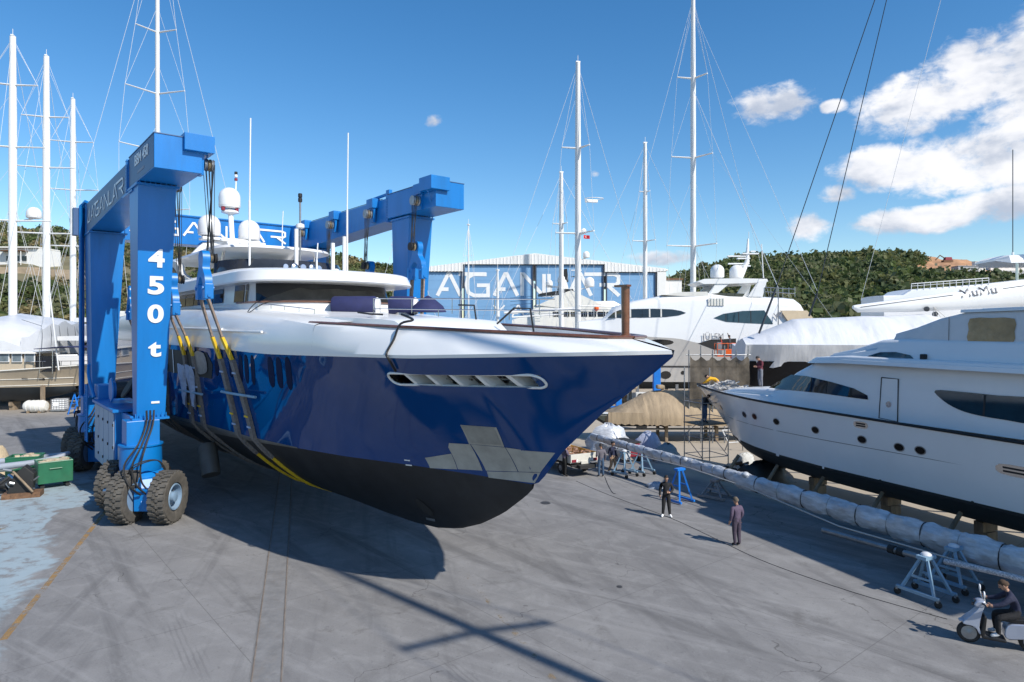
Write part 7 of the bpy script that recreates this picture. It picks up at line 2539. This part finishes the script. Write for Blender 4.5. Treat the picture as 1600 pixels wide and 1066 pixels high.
person("worker in dark top raising an arm in the boom lift basket", Vector((l0.x + .3, LY, bz + .08)), 2.6, darkgrey, greyc, black_shoe, joints=dict(elr=(.1, -.28, 1.58), wrr=(.2, -.2, 1.82), har=(.23, -.17, 1.89)))
person("worker in red and white top bending in the boom lift basket", Vector((l0.x - .42, LY + .15, bz + .06)), 2.9, cloth("red_cloth", (.42, .06, .04)), greyc, black_shoe, h=1.6)

# ------------------------------------------------------------------ pickup truck by the bow
tk0 = gnd(905, 742)
TRK = thing("pickup_truck", "old cream flatbed pickup loaded with scrap, tail towards the camera", "truck", (tk0.x + .0, tk0.y + .2, 0), math.radians(118))
tk_w = mat("truck_cream", (.62, .60, .53), .45, var=.08, dirt=(.35, .32, .27))
# local x forward (away), y left
MB().box((1.4, 0, .55), (4.6, 1.0, .18)).build("chassis", rubber_dk, TRK)
bed = MB().box((.85, 0, .78), (2.7, 1.75, .1)).build("cargo_bed", tk_w, TRK)
MB().box((-.52, 0, 1.0), (.06, 1.75, .42)).build("tailgate", tk_w, bed, bevel=.01)
for s in (-1, 1):
    MB().box((.85, s * .86, 1.0), (2.7, .05, .42)).build("side_board", tk_w if s > 0 else orange_foam, bed, bevel=.01)
MB().box((2.15, 0, 1.25), (.06, 1.75, .9)).build("headboard", tk_w, bed)
cabp = [(2.3, .55), (4.35, .55), (4.4, 1.05), (3.75, 1.25), (3.3, 1.95), (2.35, 1.98)]
cabb = MB().prism(cabp, lambda x, z_: (x, .82, z_), lambda x, z_: (x, -.82, z_)).build("cab", tk_w, TRK, bevel=.05)
MB().box((2.31, 0, 1.62), (.04, 1.3, .45)).build("rear_window", glass_dark, cabb)
for s in (-1, 1):
    MB().box((2.95, s * .83, 1.6), (.8, .04, .42)).build("side_window", glass_dark, cabb)
    for x in (.55, 3.5):
        w_ = MB().lathe([(.16, -.1), (.3, -.1), (.32, 0), (.3, .1), (.16, .1)], (x, s * .74, .32), 18, Matrix.Rotation(math.radians(90), 3, "X")).build("wheel", rubber_dk, TRK, smooth=35)
        MB().lathe([(.05, -.12), (.15, -.105), (.15, .105), (.05, .12)], (x, s * .745, .32), 14, Matrix.Rotation(math.radians(90), 3, "X")).build("rim", galv, w_)
    tl = MB().box((-.56, s * .66, .86), (.04, .3, .14)).build("tail_light", red_paint, TRK)
    MB().box((-.57, s * .5, .86), (.04, .1, .12)).build("reversing_light", white_paint, tl)
MB().box((-.56, -.05, .74), (.05, .55, .16)).build("number_plate", tk_w, TRK)
MB().box((-.52, 0, .6), (.1, 1.7, .1)).build("bumper", rubber_dk, TRK)
mbs = MB()
rg = random.Random(9)
for i in range(70):
    M_ = Matrix.Rotation(rg.uniform(0, 3), 3, "Z") @ Matrix.Rotation(rg.uniform(-.6, .6), 3, "X")
    mbs.box((rg.uniform(-.35, 2.0), rg.uniform(-.75, .75), 1.02 + rg.uniform(0, .22)), (rg.uniform(.1, .4), rg.uniform(.04, .14), rg.uniform(.03, .1)), M_)
o_ = mbs.build("scrap_load", mat("scrap", (.28, .15, .09), .8, var=.7, vscale=3.5, dirt=(.5, .42, .35), dirt_amt=.8))
o_.parent = None
o_.location = TRK.location
o_.rotation_euler = TRK.rotation_euler
tag(o_, "heap of brown and white wood scrap in the pickup's bed", "scrap", kind="stuff")
fb = MB().box((0, 0, .45), (.5, 1.1, .9), Matrix.Rotation(.35, 3, "X")).build("foam_block", orange_foam, bevel=.12)
fb.location = TRK.matrix_basis @ Vector((1.75, .1, 1.0)) if False else TRK.location + Matrix.Rotation(math.radians(118), 3, "Z") @ Vector((1.7, .2, 1.15))
fb.rotation_euler[2] = math.radians(118)
tag(fb, "big ochre foam block standing in the pickup's bed", "foam block")

# ------------------------------------------------------------------ the wrapped mast and its stands
M0, M1 = Vector((4.7, 39.6, 1.5)), Vector((15.7, 17.9, 1.35))
dm = (M1 - M0)
ml = dm.length
wrp = thing("wrapped_mast", "long mast wrapped in clear plastic film lying on trestles beside the right yacht", "mast", (M0.x, M0.y, 0), math.atan2(dm.y, dm.x))
rg = random.Random(5)


def wrap(x0, x1, r0, r1, z0, z1, n, name, ties, yoff=0.0, sagz=0.0):
    rows = []
    for i in range(n + 1):
        t_ = i / n
        x = x0 + (x1 - x0) * t_
        r = (r0 + (r1 - r0) * t_)
        pinch = 1 - .10 * max(0, math.cos(t_ * ties * 2 * math.pi)) ** 6
        ring_ = []
        for j in range(14):
            a = 2 * math.pi * j / 14
            rr = r * pinch * (1 + rg.uniform(-.035, .035) + .06 * math.sin(a * 3 + i * .35) + .04 * math.sin(a * 5 - i * .8))
            ring_.append((x, yoff + rr * .72 * math.cos(a), z0 + (z1 - z0) * t_ + rr * math.sin(a) - sagz * math.sin(t_ * math.pi)))
        rows.append(ring_)
    b = MB().grid(rows, close_u=True)
    b.f.append(tuple(range(14)))
    b.f.append(tuple(n * 14 + j for j in range(14)))
    o = b.build(name, plastic_wrap, wrp, smooth=28)
    for k in range(1, ties):
        t_ = k / ties
        r = (r0 + (r1 - r0) * t_) * .9
        x = x0 + (x1 - x0) * t_
        MB().tube([(x, yoff + r * .74 * math.cos(a), z0 + (z1 - z0) * t_ + r * 1.02 * math.sin(a) - sagz * math.sin(t_ * math.pi)) for a in np.linspace(0, 6.283, 15)], .022, 4, caps=False).build("tie_band", black_plastic if k % 2 else galv, o)
    return o


wrap(0, 12.2, .20, .26, 1.62, 1.45, 120, "film_sleeve", 17)
wrap(11.4, ml, .34, .48, 1.35, 1.05, 130, "film_sleeve", 11)
wrap(.1, 3.0, .3, .34, 1.05, 1.0, 20, "film_bundle", 4, .35)
for (x, z_, r_) in ((8.2, 1.66, .16), (12.0, 1.66, .17)):
    MB().ball((x, -.1, z_), r_, 12, 8, sq=(1, 1, .8)).build("film_knot", plastic_wrap, wrp, smooth=40)
MB().tube([(3.0, -.5, 1.35), (9, -.55, 1.45), (12.5, -.6, 1.3), (17, -.75, .85), (21.5, -1.0, .95), (ml, -1.0, 1.1)], .028, 5).build("halyard", rope_m, wrp)
MB().tube([(16.5, -.95, .6), (20.6, -1.1, .75)], .1, 10).build("spare_spar", galv, wrp, smooth=60)
for x in (19.2, 19.5):
    MB().lathe([(.145, -.1), (.145, .1)], (x, -1.05, .70), 10, Matrix.Rotation(math.radians(90), 3, "Y")).build("spar_collar", rubber_dk, wrp)
br = MB()
br.tube([(21.0, -1.25, .9), (22.5, -1.2, 1.0), (ml + 1, -1.1, 1.05)], .085, 8)
br.build("rope_bundle", mat("red_fleck_rope", (.55, .5, .49), .9, var=.6, vscale=22), wrp, smooth=60)


def trestle(label, p, rot, h, w, m, castors=True, group=None, pad=True):
    t_ = thing("trestle", label, "trestle", (p.x, p.y, 0), rot, group or "trestles along the wrapped mast")
    zb = .2 if castors else .05
    for s in (-1, 1):
        for q in (-1, 1):
            MB().tube([(q * w * .5, s * .42, zb), (q * w * .09, s * .1, h - .1)], .05, 4).build("leg", m, t_)
        MB().box((0, s * .42, zb + .04), (w * 1.25, .09, .09)).build("foot_rail", m, t_)
        MB().box((0, s * .27, h * .5), (w * .55, .05, .06)).build("brace", m, t_)
        if castors:
            for q in (-1, 1):
                c_ = MB().lathe([(.03, -.03), (.1, -.03), (.1, .03), (.03, .03)], (q * w * .6, s * .42, .1), 12, Matrix.Rotation(math.radians(90), 3, "X")).build("castor", rubber_dk, t_)
                MB().box((q * w * .6, s * .42, .19), (.06, .09, .08)).build("fork", galv, c_)
    MB().box((0, 0, h - .06), (w * .3, .5, .1)).build("head_plate", m, t_)
    if pad:
        MB().ball((0, 0, h + .0), .12, 10, 6, sq=(1.3, 1, .7)).build("pad", tarp_white, t_, smooth=40)
    return t_


mh = math.atan2(dm.y, dm.x)
trestle("pale blue trestle on castors in the right foreground", gnd(1447, 935), mh, 1.28, 1.0, pale_blue)
trestle("second pale blue trestle on castors just behind the foreground one", gnd(1490, 917), mh, 1.25, .95, pale_blue)
trestle("pale blue trestle on castors nearer the pickup truck", gnd(976, 744), mh + .2, 1.35, .85, pale_blue)
trestle("pale blue trestle on castors between the red cart and the blue trestle", gnd(1003, 741), mh + .2, 1.35, .85, pale_blue)
trestle("tall bright blue trestle without castors under the wrapped mast", gnd(1062, 784), mh + .1, 1.55, .8, bright_blue, castors=False, pad=False)
trestle("grey trestle lying low in the shade under the wrapped mast", gnd(1118, 778), mh + .3, .9, 1.1, galv, castors=False, pad=False)

# ------------------------------------------------------------------ scooter and rider
sp0 = gnd(1512, 1003)
SH = math.radians(155)
scm = thing("motor_scooter", "silver motor scooter ridden in from the right edge", "scooter", (sp0.x + .62, sp0.y - .28, 0), SH)
sil = mat("scooter_silver", (.42, .46, .55), .25, metal=.35, var=.06, coat=.4)
for x in (.66, -.62):
    w_ = MB().lathe([(.15, -.055), (.22, -.06), (.255, -.03), (.262, 0), (.255, .03), (.22, .06), (.15, .055)], (x, 0, .262), 26, Matrix.Rotation(math.radians(90), 3, "X")).build("wheel", rubber_dk, scm, smooth=35)
    MB().lathe([(.04, -.075), (.06, -.062), (.17, -.06), (.18, 0), (.17, .06), (.06, .062), (.04, .075)], (x, 0, .262), 20, Matrix.Rotation(math.radians(90), 3, "X")).build("rim", galv, w_, smooth=35)
prof = [(.80, .50), (.74, .62), (.52, .86), (.42, 1.02), (.34, 1.02), (.40, .78), (.46, .46), (.40, .34), (.46, .30), (.56, .46)]
MB().prism(smooth_poly(prof, 3), lambda x, z_: (x, .17 - .1 * max(0, z_ - .5), z_), lambda x, z_: (x, -.17 + .1 * max(0, z_ - .5), z_)).build("front_shield", sil, scm, bevel=.03, smooth=50)
MB().prism(smooth_poly([(.88, .52), (.74, .60), (.56, .56), (.5, .42), (.56, .40), (.64, .52)], 3), lambda x, z_: (x, .09, z_), lambda x, z_: (x, -.09, z_)).build("front_mudguard", sil, scm, bevel=.02, smooth=50)
MB().prism([(.44, .34), (.36, .78), (.30, .74), (.34, .30), (-.1, .26), (-.1, .18), (.4, .2)], lambda x, z_: (x, .19, z_), lambda x, z_: (x, -.19, z_)).build("footboard", black_plastic, scm, bevel=.03)
MB().prism(smooth_poly([(-.08, .3), (-.12, .62), (-.5, .70), (-1.0, .74), (-1.08, .62), (-.8, .42), (-.4, .32)], 3), lambda x, z_: (x, .17, z_), lambda x, z_: (x, -.17, z_)).build("rear_body", sil, scm, bevel=.04, smooth=50)
MB().prism(smooth_poly([(-.05, .70), (-.08, .76), (-.4, .80), (-.95, .84), (-1.0, .76), (-.5, .70)], 3), lambda x, z_: (x, .14, z_), lambda x, z_: (x, -.14, z_)).build("seat", black_plastic, scm, bevel=.03, smooth=50)
MB().prism([(-.3, .3), (-.9, .34), (-.95, .22), (-.4, .16)], lambda x, z_: (x, -.18, z_), lambda x, z_: (x, -.08, z_)).build("engine_cover", black_plastic, scm, bevel=.03)
MB().tube([(-.2, -.17, .2), (-.6, -.2, .25), (-1.05, -.21, .36)], .055, 8).build("exhaust", steel, scm, smooth=60)
MB().tube([(.66, .0, .3), (.40, 0, 1.0)], .035, 8).build("fork", steel, scm)
hb_ = MB().prism(smooth_poly([(.56, .98), (.50, 1.1), (.36, 1.12), (.30, 1.04), (.40, .95)], 3), lambda x, z_: (x, .14, z_), lambda x, z_: (x, -.14, z_)).build("handlebar_cowl", sil, scm, bevel=.03, smooth=50)
MB().tube([(.30, -.34, 1.06), (.40, -.12, 1.06), (.40, .12, 1.06), (.30, .34, 1.06)], .02, 6).build("handlebar", black_plastic, hb_)
MB().lathe([(.085, 0), (.095, .03), (.05, .05)], (.54, 0, 1.03), 14, Matrix.Rotation(math.radians(70), 3, "Y")).build("headlight", glass_dark, hb_)
for s in (-1, 1):
    MB().tube([(.34, s * .2, 1.08), (.38, s * .26, 1.27)], .012, 5).build("mirror_stalk", white_mast, hb_)
    mi = MB().lathe([(.04, -.015), (.085, -.01), (.09, .01), (.03, .02)], (.38, s * .27, 1.33), 14, Matrix.Rotation(math.radians(90), 3, "Y")).build("mirror", white_gel, hb_, smooth=40)
    MB().lathe([(.06, 0), (.06, .006)], (.366, s * .27, 1.33), 14, Matrix.Rotation(math.radians(-90), 3, "Y")).build("mirror_glass", steel, mi)
rider = person("man in navy sweater and black trousers riding the silver scooter", (0, 0, 0), SH, navyc, blackc, white_shoe, hair=cloth("brown_hair", (.06, .035, .02)),
               joints=dict(pel=(-.36, 0, .90), spi=(-.33, 0, 1.06), che=(-.22, 0, 1.28), nec=(-.15, 0, 1.42), hea=(-.11, 0, 1.49), shl=(-.2, .19, 1.34), shr=(-.2, -.19, 1.34), ell=(.02, .27, 1.14), wrl=(.22, .30, 1.1), hal=(.29, .31, 1.1), elr=(.02, -.27, 1.14), wrr=(.22, -.3, 1.1), har=(.29, -.31, 1.1),
                           hil=(-.33, .1, .86), hir=(-.33, -.1, .86), knl=(.1, .2, .78), knr=(.1, -.2, .78), anl=(.06, .16, .37), anr=(.06, -.16, .37), tol=(.24, .17, .31), tor=(.24, -.17, .31)))
rider.location = scm.location

# ------------------------------------------------------------------ left side yard clutter
ib = gnd(94, 643)
ibc = thing("liquid_tank", "white caged liquid tank cube beside the beige trawler", "tank", (ib.x, ib.y, 0), .2)
MB().box((0, 0, .14), (1.25, 1.05, .12)).build("pallet", galv, ibc)
MB().box((0, 0, .72), (1.12, .94, 1.0)).build("bottle", white_gel, ibc, bevel=.06)
for i in range(6):
    z_ = .22 + .2 * i
    for s in (-1, 1):
        MB().tube([(-.6, s * .5, z_), (.6, s * .5, z_)], .016, 4).build("cage_bar", galv, ibc)
        MB().tube([(s * .6, -.5, z_), (s * .6, .5, z_)], .016, 4).build("cage_bar", galv, ibc)
for i in range(6):
    x = -.6 + .24 * i
    for s in (-1, 1):
        MB().tube([(x, s * .5, .2), (x, s * .5, 1.24)], .016, 4).build("cage_bar", galv, ibc)
MB().box((-.15, -.515, .75), (.5, .02, .35)).build("label_plate", white_paint, ibc)
lr_ = gnd(56, 645)
lrf = thing("liferaft_canister", "cream ribbed liferaft canister lying beside the caged tank", "liferaft", (lr_.x, lr_.y, 0), .1)
MB().lathe([(.05, -1.0), (.4, -.97), (.55, -.75), (.57, 0), (.55, .75), (.4, .97), (.05, 1.0)], (0, 0, .62), 20, Matrix.Rotation(math.radians(90), 3, "Y")).build("shell", cream, lrf, smooth=40)
for x in (-.6, -.2, .2, .6):
    MB().lathe([(.585, -.03), (.585, .03)], (x, 0, .62), 20, Matrix.Rotation(math.radians(90), 3, "Y")).build("rib", white_gel, lrf)
for x in (-.5, .5):
    MB().box((x, 0, .1), (.15, 1.0, .2)).build("cradle", wood, lrf)


def skip_bin(label, p, rot):
    b = thing("rubbish_bin", label, "bin", (p.x, p.y, 0), rot, "green rubbish bins at the left")
    b.scale = (1.05, 1.05, 1.28)
    L2, W2, H2 = .68, .52, 1.0
    for (c_, s_) in (((0, -W2, .62), (L2 * 2, .04, .8)), ((0, W2, .62), (L2 * 2, .04, .8)), ((-L2, 0, .62), (.04, W2 * 2, .8)), ((L2, 0, .62), (.04, W2 * 2, .8)), ((0, 0, .24), (L2 * 2, W2 * 2, .04))):
        MB().box(c_, s_).build("panel", green_bin, b, bevel=.01)
    rim_ = MB()
    for (a, c_) in (((-L2, -W2), (L2, -W2)), ((L2, -W2), (L2, W2)), ((L2, W2), (-L2, W2)), ((-L2, W2), (-L2, -W2))):
        rim_.tube([(*a, 1.03), (*c_, 1.03)], .035, 6)
    rim_.build("rim", green_bin, b)
    MB().tube([(-.25, -W2 - .06, .78), (.25, -W2 - .06, .78)], .025, 6).build("handle", green_bin, b)
    for x in (-.5, .5):
        for y_ in (-.38, .38):
            MB().lathe([(.03, -.03), (.09, -.03), (.09, .03), (.03, .03)], (x, y_, .1), 12, Matrix.Rotation(math.radians(90), 3, "X")).build("castor", rubber_dk, b)
    f_ = MB()
    rg_ = random.Random(int(p.x * 10))
    for i in range(16):
        f_.box((rg_.uniform(-.5, .5), rg_.uniform(-.36, .36), .9 + rg_.uniform(0, .14)), (.3, .2, .12), Matrix.Rotation(rg_.uniform(0, 3), 3, "Z"))
    tag(f_.build("rubbish", cloth("rubbish_beige", (.5, .42, .3)), b), kind="stuff")
    return b


skip_bin("green wheeled rubbish bin in the sunlight near the lift's power pack", gnd(84, 760), .75)
skip_bin("green wheeled rubbish bin half hidden behind the dinghy and machinery", gnd(40, 752), .35)
dg_ = gnd(20, 762)
din = thing("inflatable_dinghy", "grey inflatable dinghy propped up at the left edge", "dinghy", (dg_.x - .6, dg_.y + .7, 0), .35)
MB().tube(smooth_line([(-3.2, -.5, .85), (-1, -.62, .98), (1.0, -.5, 1.12), (2.1, -.1, 1.28), (2.45, .25, 1.4)], 5), .2, 12, r1=.1).build("side_tube", mat("grey_hypalon", (.30, .33, .38), .5, var=.08), din, smooth=60)
MB().tube(smooth_line([(-3.2, 1.1, .85), (-1, 1.2, .98), (1.0, 1.05, 1.12), (2.1, .6, 1.28), (2.45, .25, 1.4)], 5), .2, 12, r1=.1).build("side_tube", MATS["grey_hypalon"], din, smooth=60)
MB().add([(-3.2, -.5, .75), (2.2, .1, 1.15), (2.2, .4, 1.15), (-3.2, 1.1, .75), (-3.2, .3, .4), (1.4, .25, .75)], [(0, 1, 5, 4), (1, 2, 5), (2, 3, 4, 5)]).build("hull_floor", cream, din)
for x in (-2.4, .2):
    MB().box((x, .3, .3), (.3, 1.3, .6)).build("support", wood, din)
mc = gnd(28, 777)
mach = thing("winch_machinery", "rusty black winch machinery on a timber skid at the left edge", "machinery", (mc.x, mc.y, 0), .4)
MB().box((.2, 0, .12), (1.5, .8, .24)).build("skid", rust, mach)
MB().prism([(-.4, .2), (.6, .2), (.7, 1.1), (.3, 1.5), (-.1, 1.1)], lambda x, z_: (x, .3, z_), lambda x, z_: (x, -.25, z_)).build("gear_case", rubber_dk, mach, bevel=.04)
rg = random.Random(8)
for i in range(14):
    a = Vector((rg.uniform(-.3, .7), rg.uniform(-.35, .35), rg.uniform(.4, 1.3)))
    MB().tube([a, a + Vector((rg.uniform(-.4, .4), rg.uniform(-.2, .2), rg.uniform(-.1, .35)))], rg.uniform(.03, .08), 6).build("linkage", (galv, rubber_dk, steel)[i % 3], mach)
MB().tube([(-.3, -.2, 1.0), (-1.4, -.5, .15)], .08, 6).build("strut", rubber_dk, mach)
MB().tube([(-.6, -.2, .8), (-1.1, -.4, .2)], .06, 6).build("strut", rubber_dk, mach)
MB().tube([(-.1, -.4, 1.3), (.7, -.5, .3)], .05, 6).build("handle_bar", wood, mach)
cv_ = gnd(10, 742)
rows = []
for i in range(8):
    t_ = i / 7
    rows.append([(2.2 * (a - .5), .8 * (t_ - .5) * 2 + .05 * math.sin(a * 20), max(0.02, (1.1 + .5 * math.exp(-((a - .75) * 8) ** 2)) * math.sin(math.pi * t_) ** .5 * min(1, 5 * a, 5 * (1 - a)) + .05 * math.sin(a * 15 + i))) for a in np.linspace(0, 1, 14)])
tag(MB().grid(rows).build("canvas_heap", cloth("heap_beige", (.56, .45, .30)), loc=(cv_.x - .9, cv_.y, 0.0), smooth=60), "beige canvas thrown over gear behind the dinghy", "canvas")
for (px, py) in ((12, 783),):
    p_ = gnd(px, py - 14)
    tyo = thing("old_tyres", "pile of worn black tyres under the dinghy", "tyres", (p_.x - .2, p_.y + .1, 0))
    for i in range(2):
        MB().lathe([(.28, -.11), (.5, -.11), (.55, 0), (.5, .11), (.28, .11)], (.1 * i, .05 * i, .13 + .24 * i), 20).build("tyre", rubber_dk, tyo, smooth=35)

# ------------------------------------------------------------------ clutter behind the wrapped mast
rc = gnd(985, 722)
cart = thing("red_cart", "red wheeled tool cart standing behind the wrapped mast", "cart", (rc.x - .2, rc.y + .4, 0), mh)
MB().box((0, 0, .75), (1.6, .95, .8)).build("body", red_paint, cart, bevel=.06)
MB().box((0, 0, 1.2), (1.7, 1.02, .08)).build("lid", rubber_dk, cart, bevel=.02)
for x in (-.55, .55):
    for s in (-1, 1):
        MB().lathe([(.06, -.06), (.22, -.06), (.22, .06), (.06, .06)], (x, s * .5, .22), 14, Matrix.Rotation(math.radians(90), 3, "X")).build("wheel", rubber_dk, cart)
MB().tube([(-.8, 0, .5), (-1.5, 0, .9)], .03, 6).build("drawbar", galv, cart)


def sack_heap(name, label, cat, p, size, m, seed):
    rg_ = random.Random(seed)
    rows_ = []
    for i in range(9):
        th_ = math.pi * .5 * i / 8
        rows_.append([(size[0] * math.sin(th_) * math.cos(a) * (1 + .18 * math.sin(3 * a + i) + rg_.uniform(-.06, .06)), size[1] * math.sin(th_) * math.sin(a) * (1 + .15 * math.cos(2 * a + seed)), max(0, size[2] * math.cos(th_) * (1 + rg_.uniform(-.08, .08)))) for a in np.linspace(0, 6.283, 19)[:-1]])
    o = MB().grid(rows_, close_u=True).build(name, m, smooth=50)
    o.location = (p.x, p.y, 0)
    return tag(o, label, cat, "bundles and heaps under the boats")


sack_heap("bundle", "lavender plastic bundle behind the wrapped mast under the tan boat", "bundle", gnd(1013, 714), (1.0, .7, 1.55), cloth("lavender_plastic", (.33, .36, .46), .5), 1)
sack_heap("bundle", "grey-green bundle of netting beside a boat prop under the tan boat", "bundle", gnd(1042, 722), (.85, .7, 1.1), cloth("sage_plastic", (.22, .26, .27), .6), 2)
sack_heap("bundle", "silver plastic heap at the far end of the wrapped mast", "bundle", gnd(952, 705), (1.5, .8, 1.75), plastic_wrap, 3)
sack_heap("bundle", "small pale blue plastic bundle on the concrete under the wrapped mast", "bundle", gnd(1026, 762), (.5, .3, .3), cloth("pale_plastic", (.34, .38, .45), .4), 4)
sack_heap("bundle", "heap of white rags on chain gear under the right yacht's bow", "bundle", gnd(1164, 728), (.65, .5, .75), cloth("rag_white", (.5, .5, .48)), 5)
sack_heap("tarp_mound", "low black tarpaulin mound beside the right yacht's forward prop", "tarpaulin", gnd(1196, 752), (1.4, .8, 1.1), black_plastic, 6)
ch = gnd(1142, 742)
gear = thing("chain_gear", "dark heap of chain and scrap gear below the right yacht's bow", "gear", (ch.x, ch.y, 0))
rg = random.Random(12)
for i in range(26):
    a = Vector((rg.uniform(-1.6, 1.6), rg.uniform(-.6, .6), rg.uniform(.05, .5)))
    MB().tube([a, a + Vector((rg.uniform(-.7, .7), rg.uniform(-.4, .4), rg.uniform(-.05, .2)))], rg.uniform(.03, .1), 5).build("scrap_bar", (rubber_dk, rust, galv)[i % 3], gear)
fr_ = gnd(1150, 705)
fra = thing("frame_stand", "bent white tube frame standing under the right yacht's bow", "frame", (fr_.x, fr_.y, 0))
MB().tube([(-.9, 0, 1.35), (.9, 0, 1.45), (.4, 0, .6), (-.5, 0, .55), (-.9, 0, 1.35)], .04, 6).build("frame_tube", white_mast, fra)
for x in (-.5, .4):
    MB().tube([(x, 0, .6), (x * 1.3, .2, 0)], .04, 6).build("leg", galv, fra)
# blue beam posts of the next cradle, behind the bow
bp = thing("cradle_frame", "bright blue steel cradle posts under the taupe motor yacht's bow", "cradle", (*at(1026, HOR, 60).xy, 0))
MB().box((0, 0, 2.5), (.62, .6, 5.0)).build("post", bright_blue, bp, bevel=.03)
MB().box((-3.0, .1, .8), (5.4, .5, .5)).build("cross_beam", bright_blue, bp, bevel=.03)
MB().box((-3.4, 0, 1.25), (.5, .5, 1.2)).build("post", bright_blue, bp, bevel=.03)
acu = gnd(998, 668)
ac_ = thing("air_conditioner", "small grey air conditioning unit behind the tan covered boat", "air conditioner", (acu.x, 53.0, 0))
MB().box((0, 0, 2.6), (.95, .4, .7)).build("casing", cream, ac_, bevel=.02)
MB().lathe([(.28, 0), (.28, .02)], (-.12, -.21, 2.6), 16, Matrix.Rotation(math.radians(90), 3, "X")).build("fan_grille", rubber_dk, ac_)
MB().box((0, 0, 1.1), (.8, .3, 2.2)).build("stand", rubber_dk, ac_)
# blue ladder far left by the walking man
ldp = gnd(119, 647)
ld = thing("step_frame", "small bright blue steel step frame beside the walking man at the left", "steps", (ldp.x, ldp.y, 0))
for s in (-1, 1):
    MB().tube([(-.5, s * .4, 0), (.1, s * .4, 1.9)], .06, 5).build("leg", bright_blue, ld)
    MB().tube([(.6, s * .4, 0), (.1, s * .4, 1.9)], .06, 5).build("leg", bright_blue, ld)
for z_ in (.5, 1.0, 1.5):
    MB().box((-.5 + .32 * z_, 0, z_), (.2, .8, .05)).build("step", bright_blue, ld)

# ------------------------------------------------------------------ the sloop behind the viewer whose mast throws its shadow over the yard
sb = thing("sailing_yacht", "sailing yacht beside the viewpoint whose mast casts the long shadow on the concrete", "sailing yacht", (17.45, .66, 0), math.radians(-8))
simple_sail_hull(sb, 15, 4.2, 3.2, .9, white_gel, dark_bottom)
keel_blocks(sb, [-4, 0, 4], .9)
props(sb, [(x, s * 1.7) for x in (-4, 0, 4) for s in (-1, 1)], 1.7)
rig(sb, math.radians(-8), 0, 0, 3.2, 31.8, .21, [(21.7, 2.1)], chain=(1.9, 3), wire_r=.022, spr_r=.15, arms=[Vector((-.87, -.49, 0)), Vector((.92, .25, 0))])
# cables lying on the concrete
for nm, lab, pts, r_ in (("ground_cable", "thin dark cable snaking from the pickup across the concrete", [(900, 752), (942, 770), (1000, 792), (1060, 815), (1130, 848), (1200, 880), (1330, 925), (1480, 968)], .009),
                         ("ground_cable", "short dark cable lying beside the man in jeans", [(945, 745), (950, 758), (957, 770), (962, 772)], .012)):
    tag(MB().tube(smooth_line([tuple(gnd(*p) + Vector((0, 0, r_))) for p in pts], 5), r_, 5).build(nm, rubber_dk, smooth=60), lab, "cable")
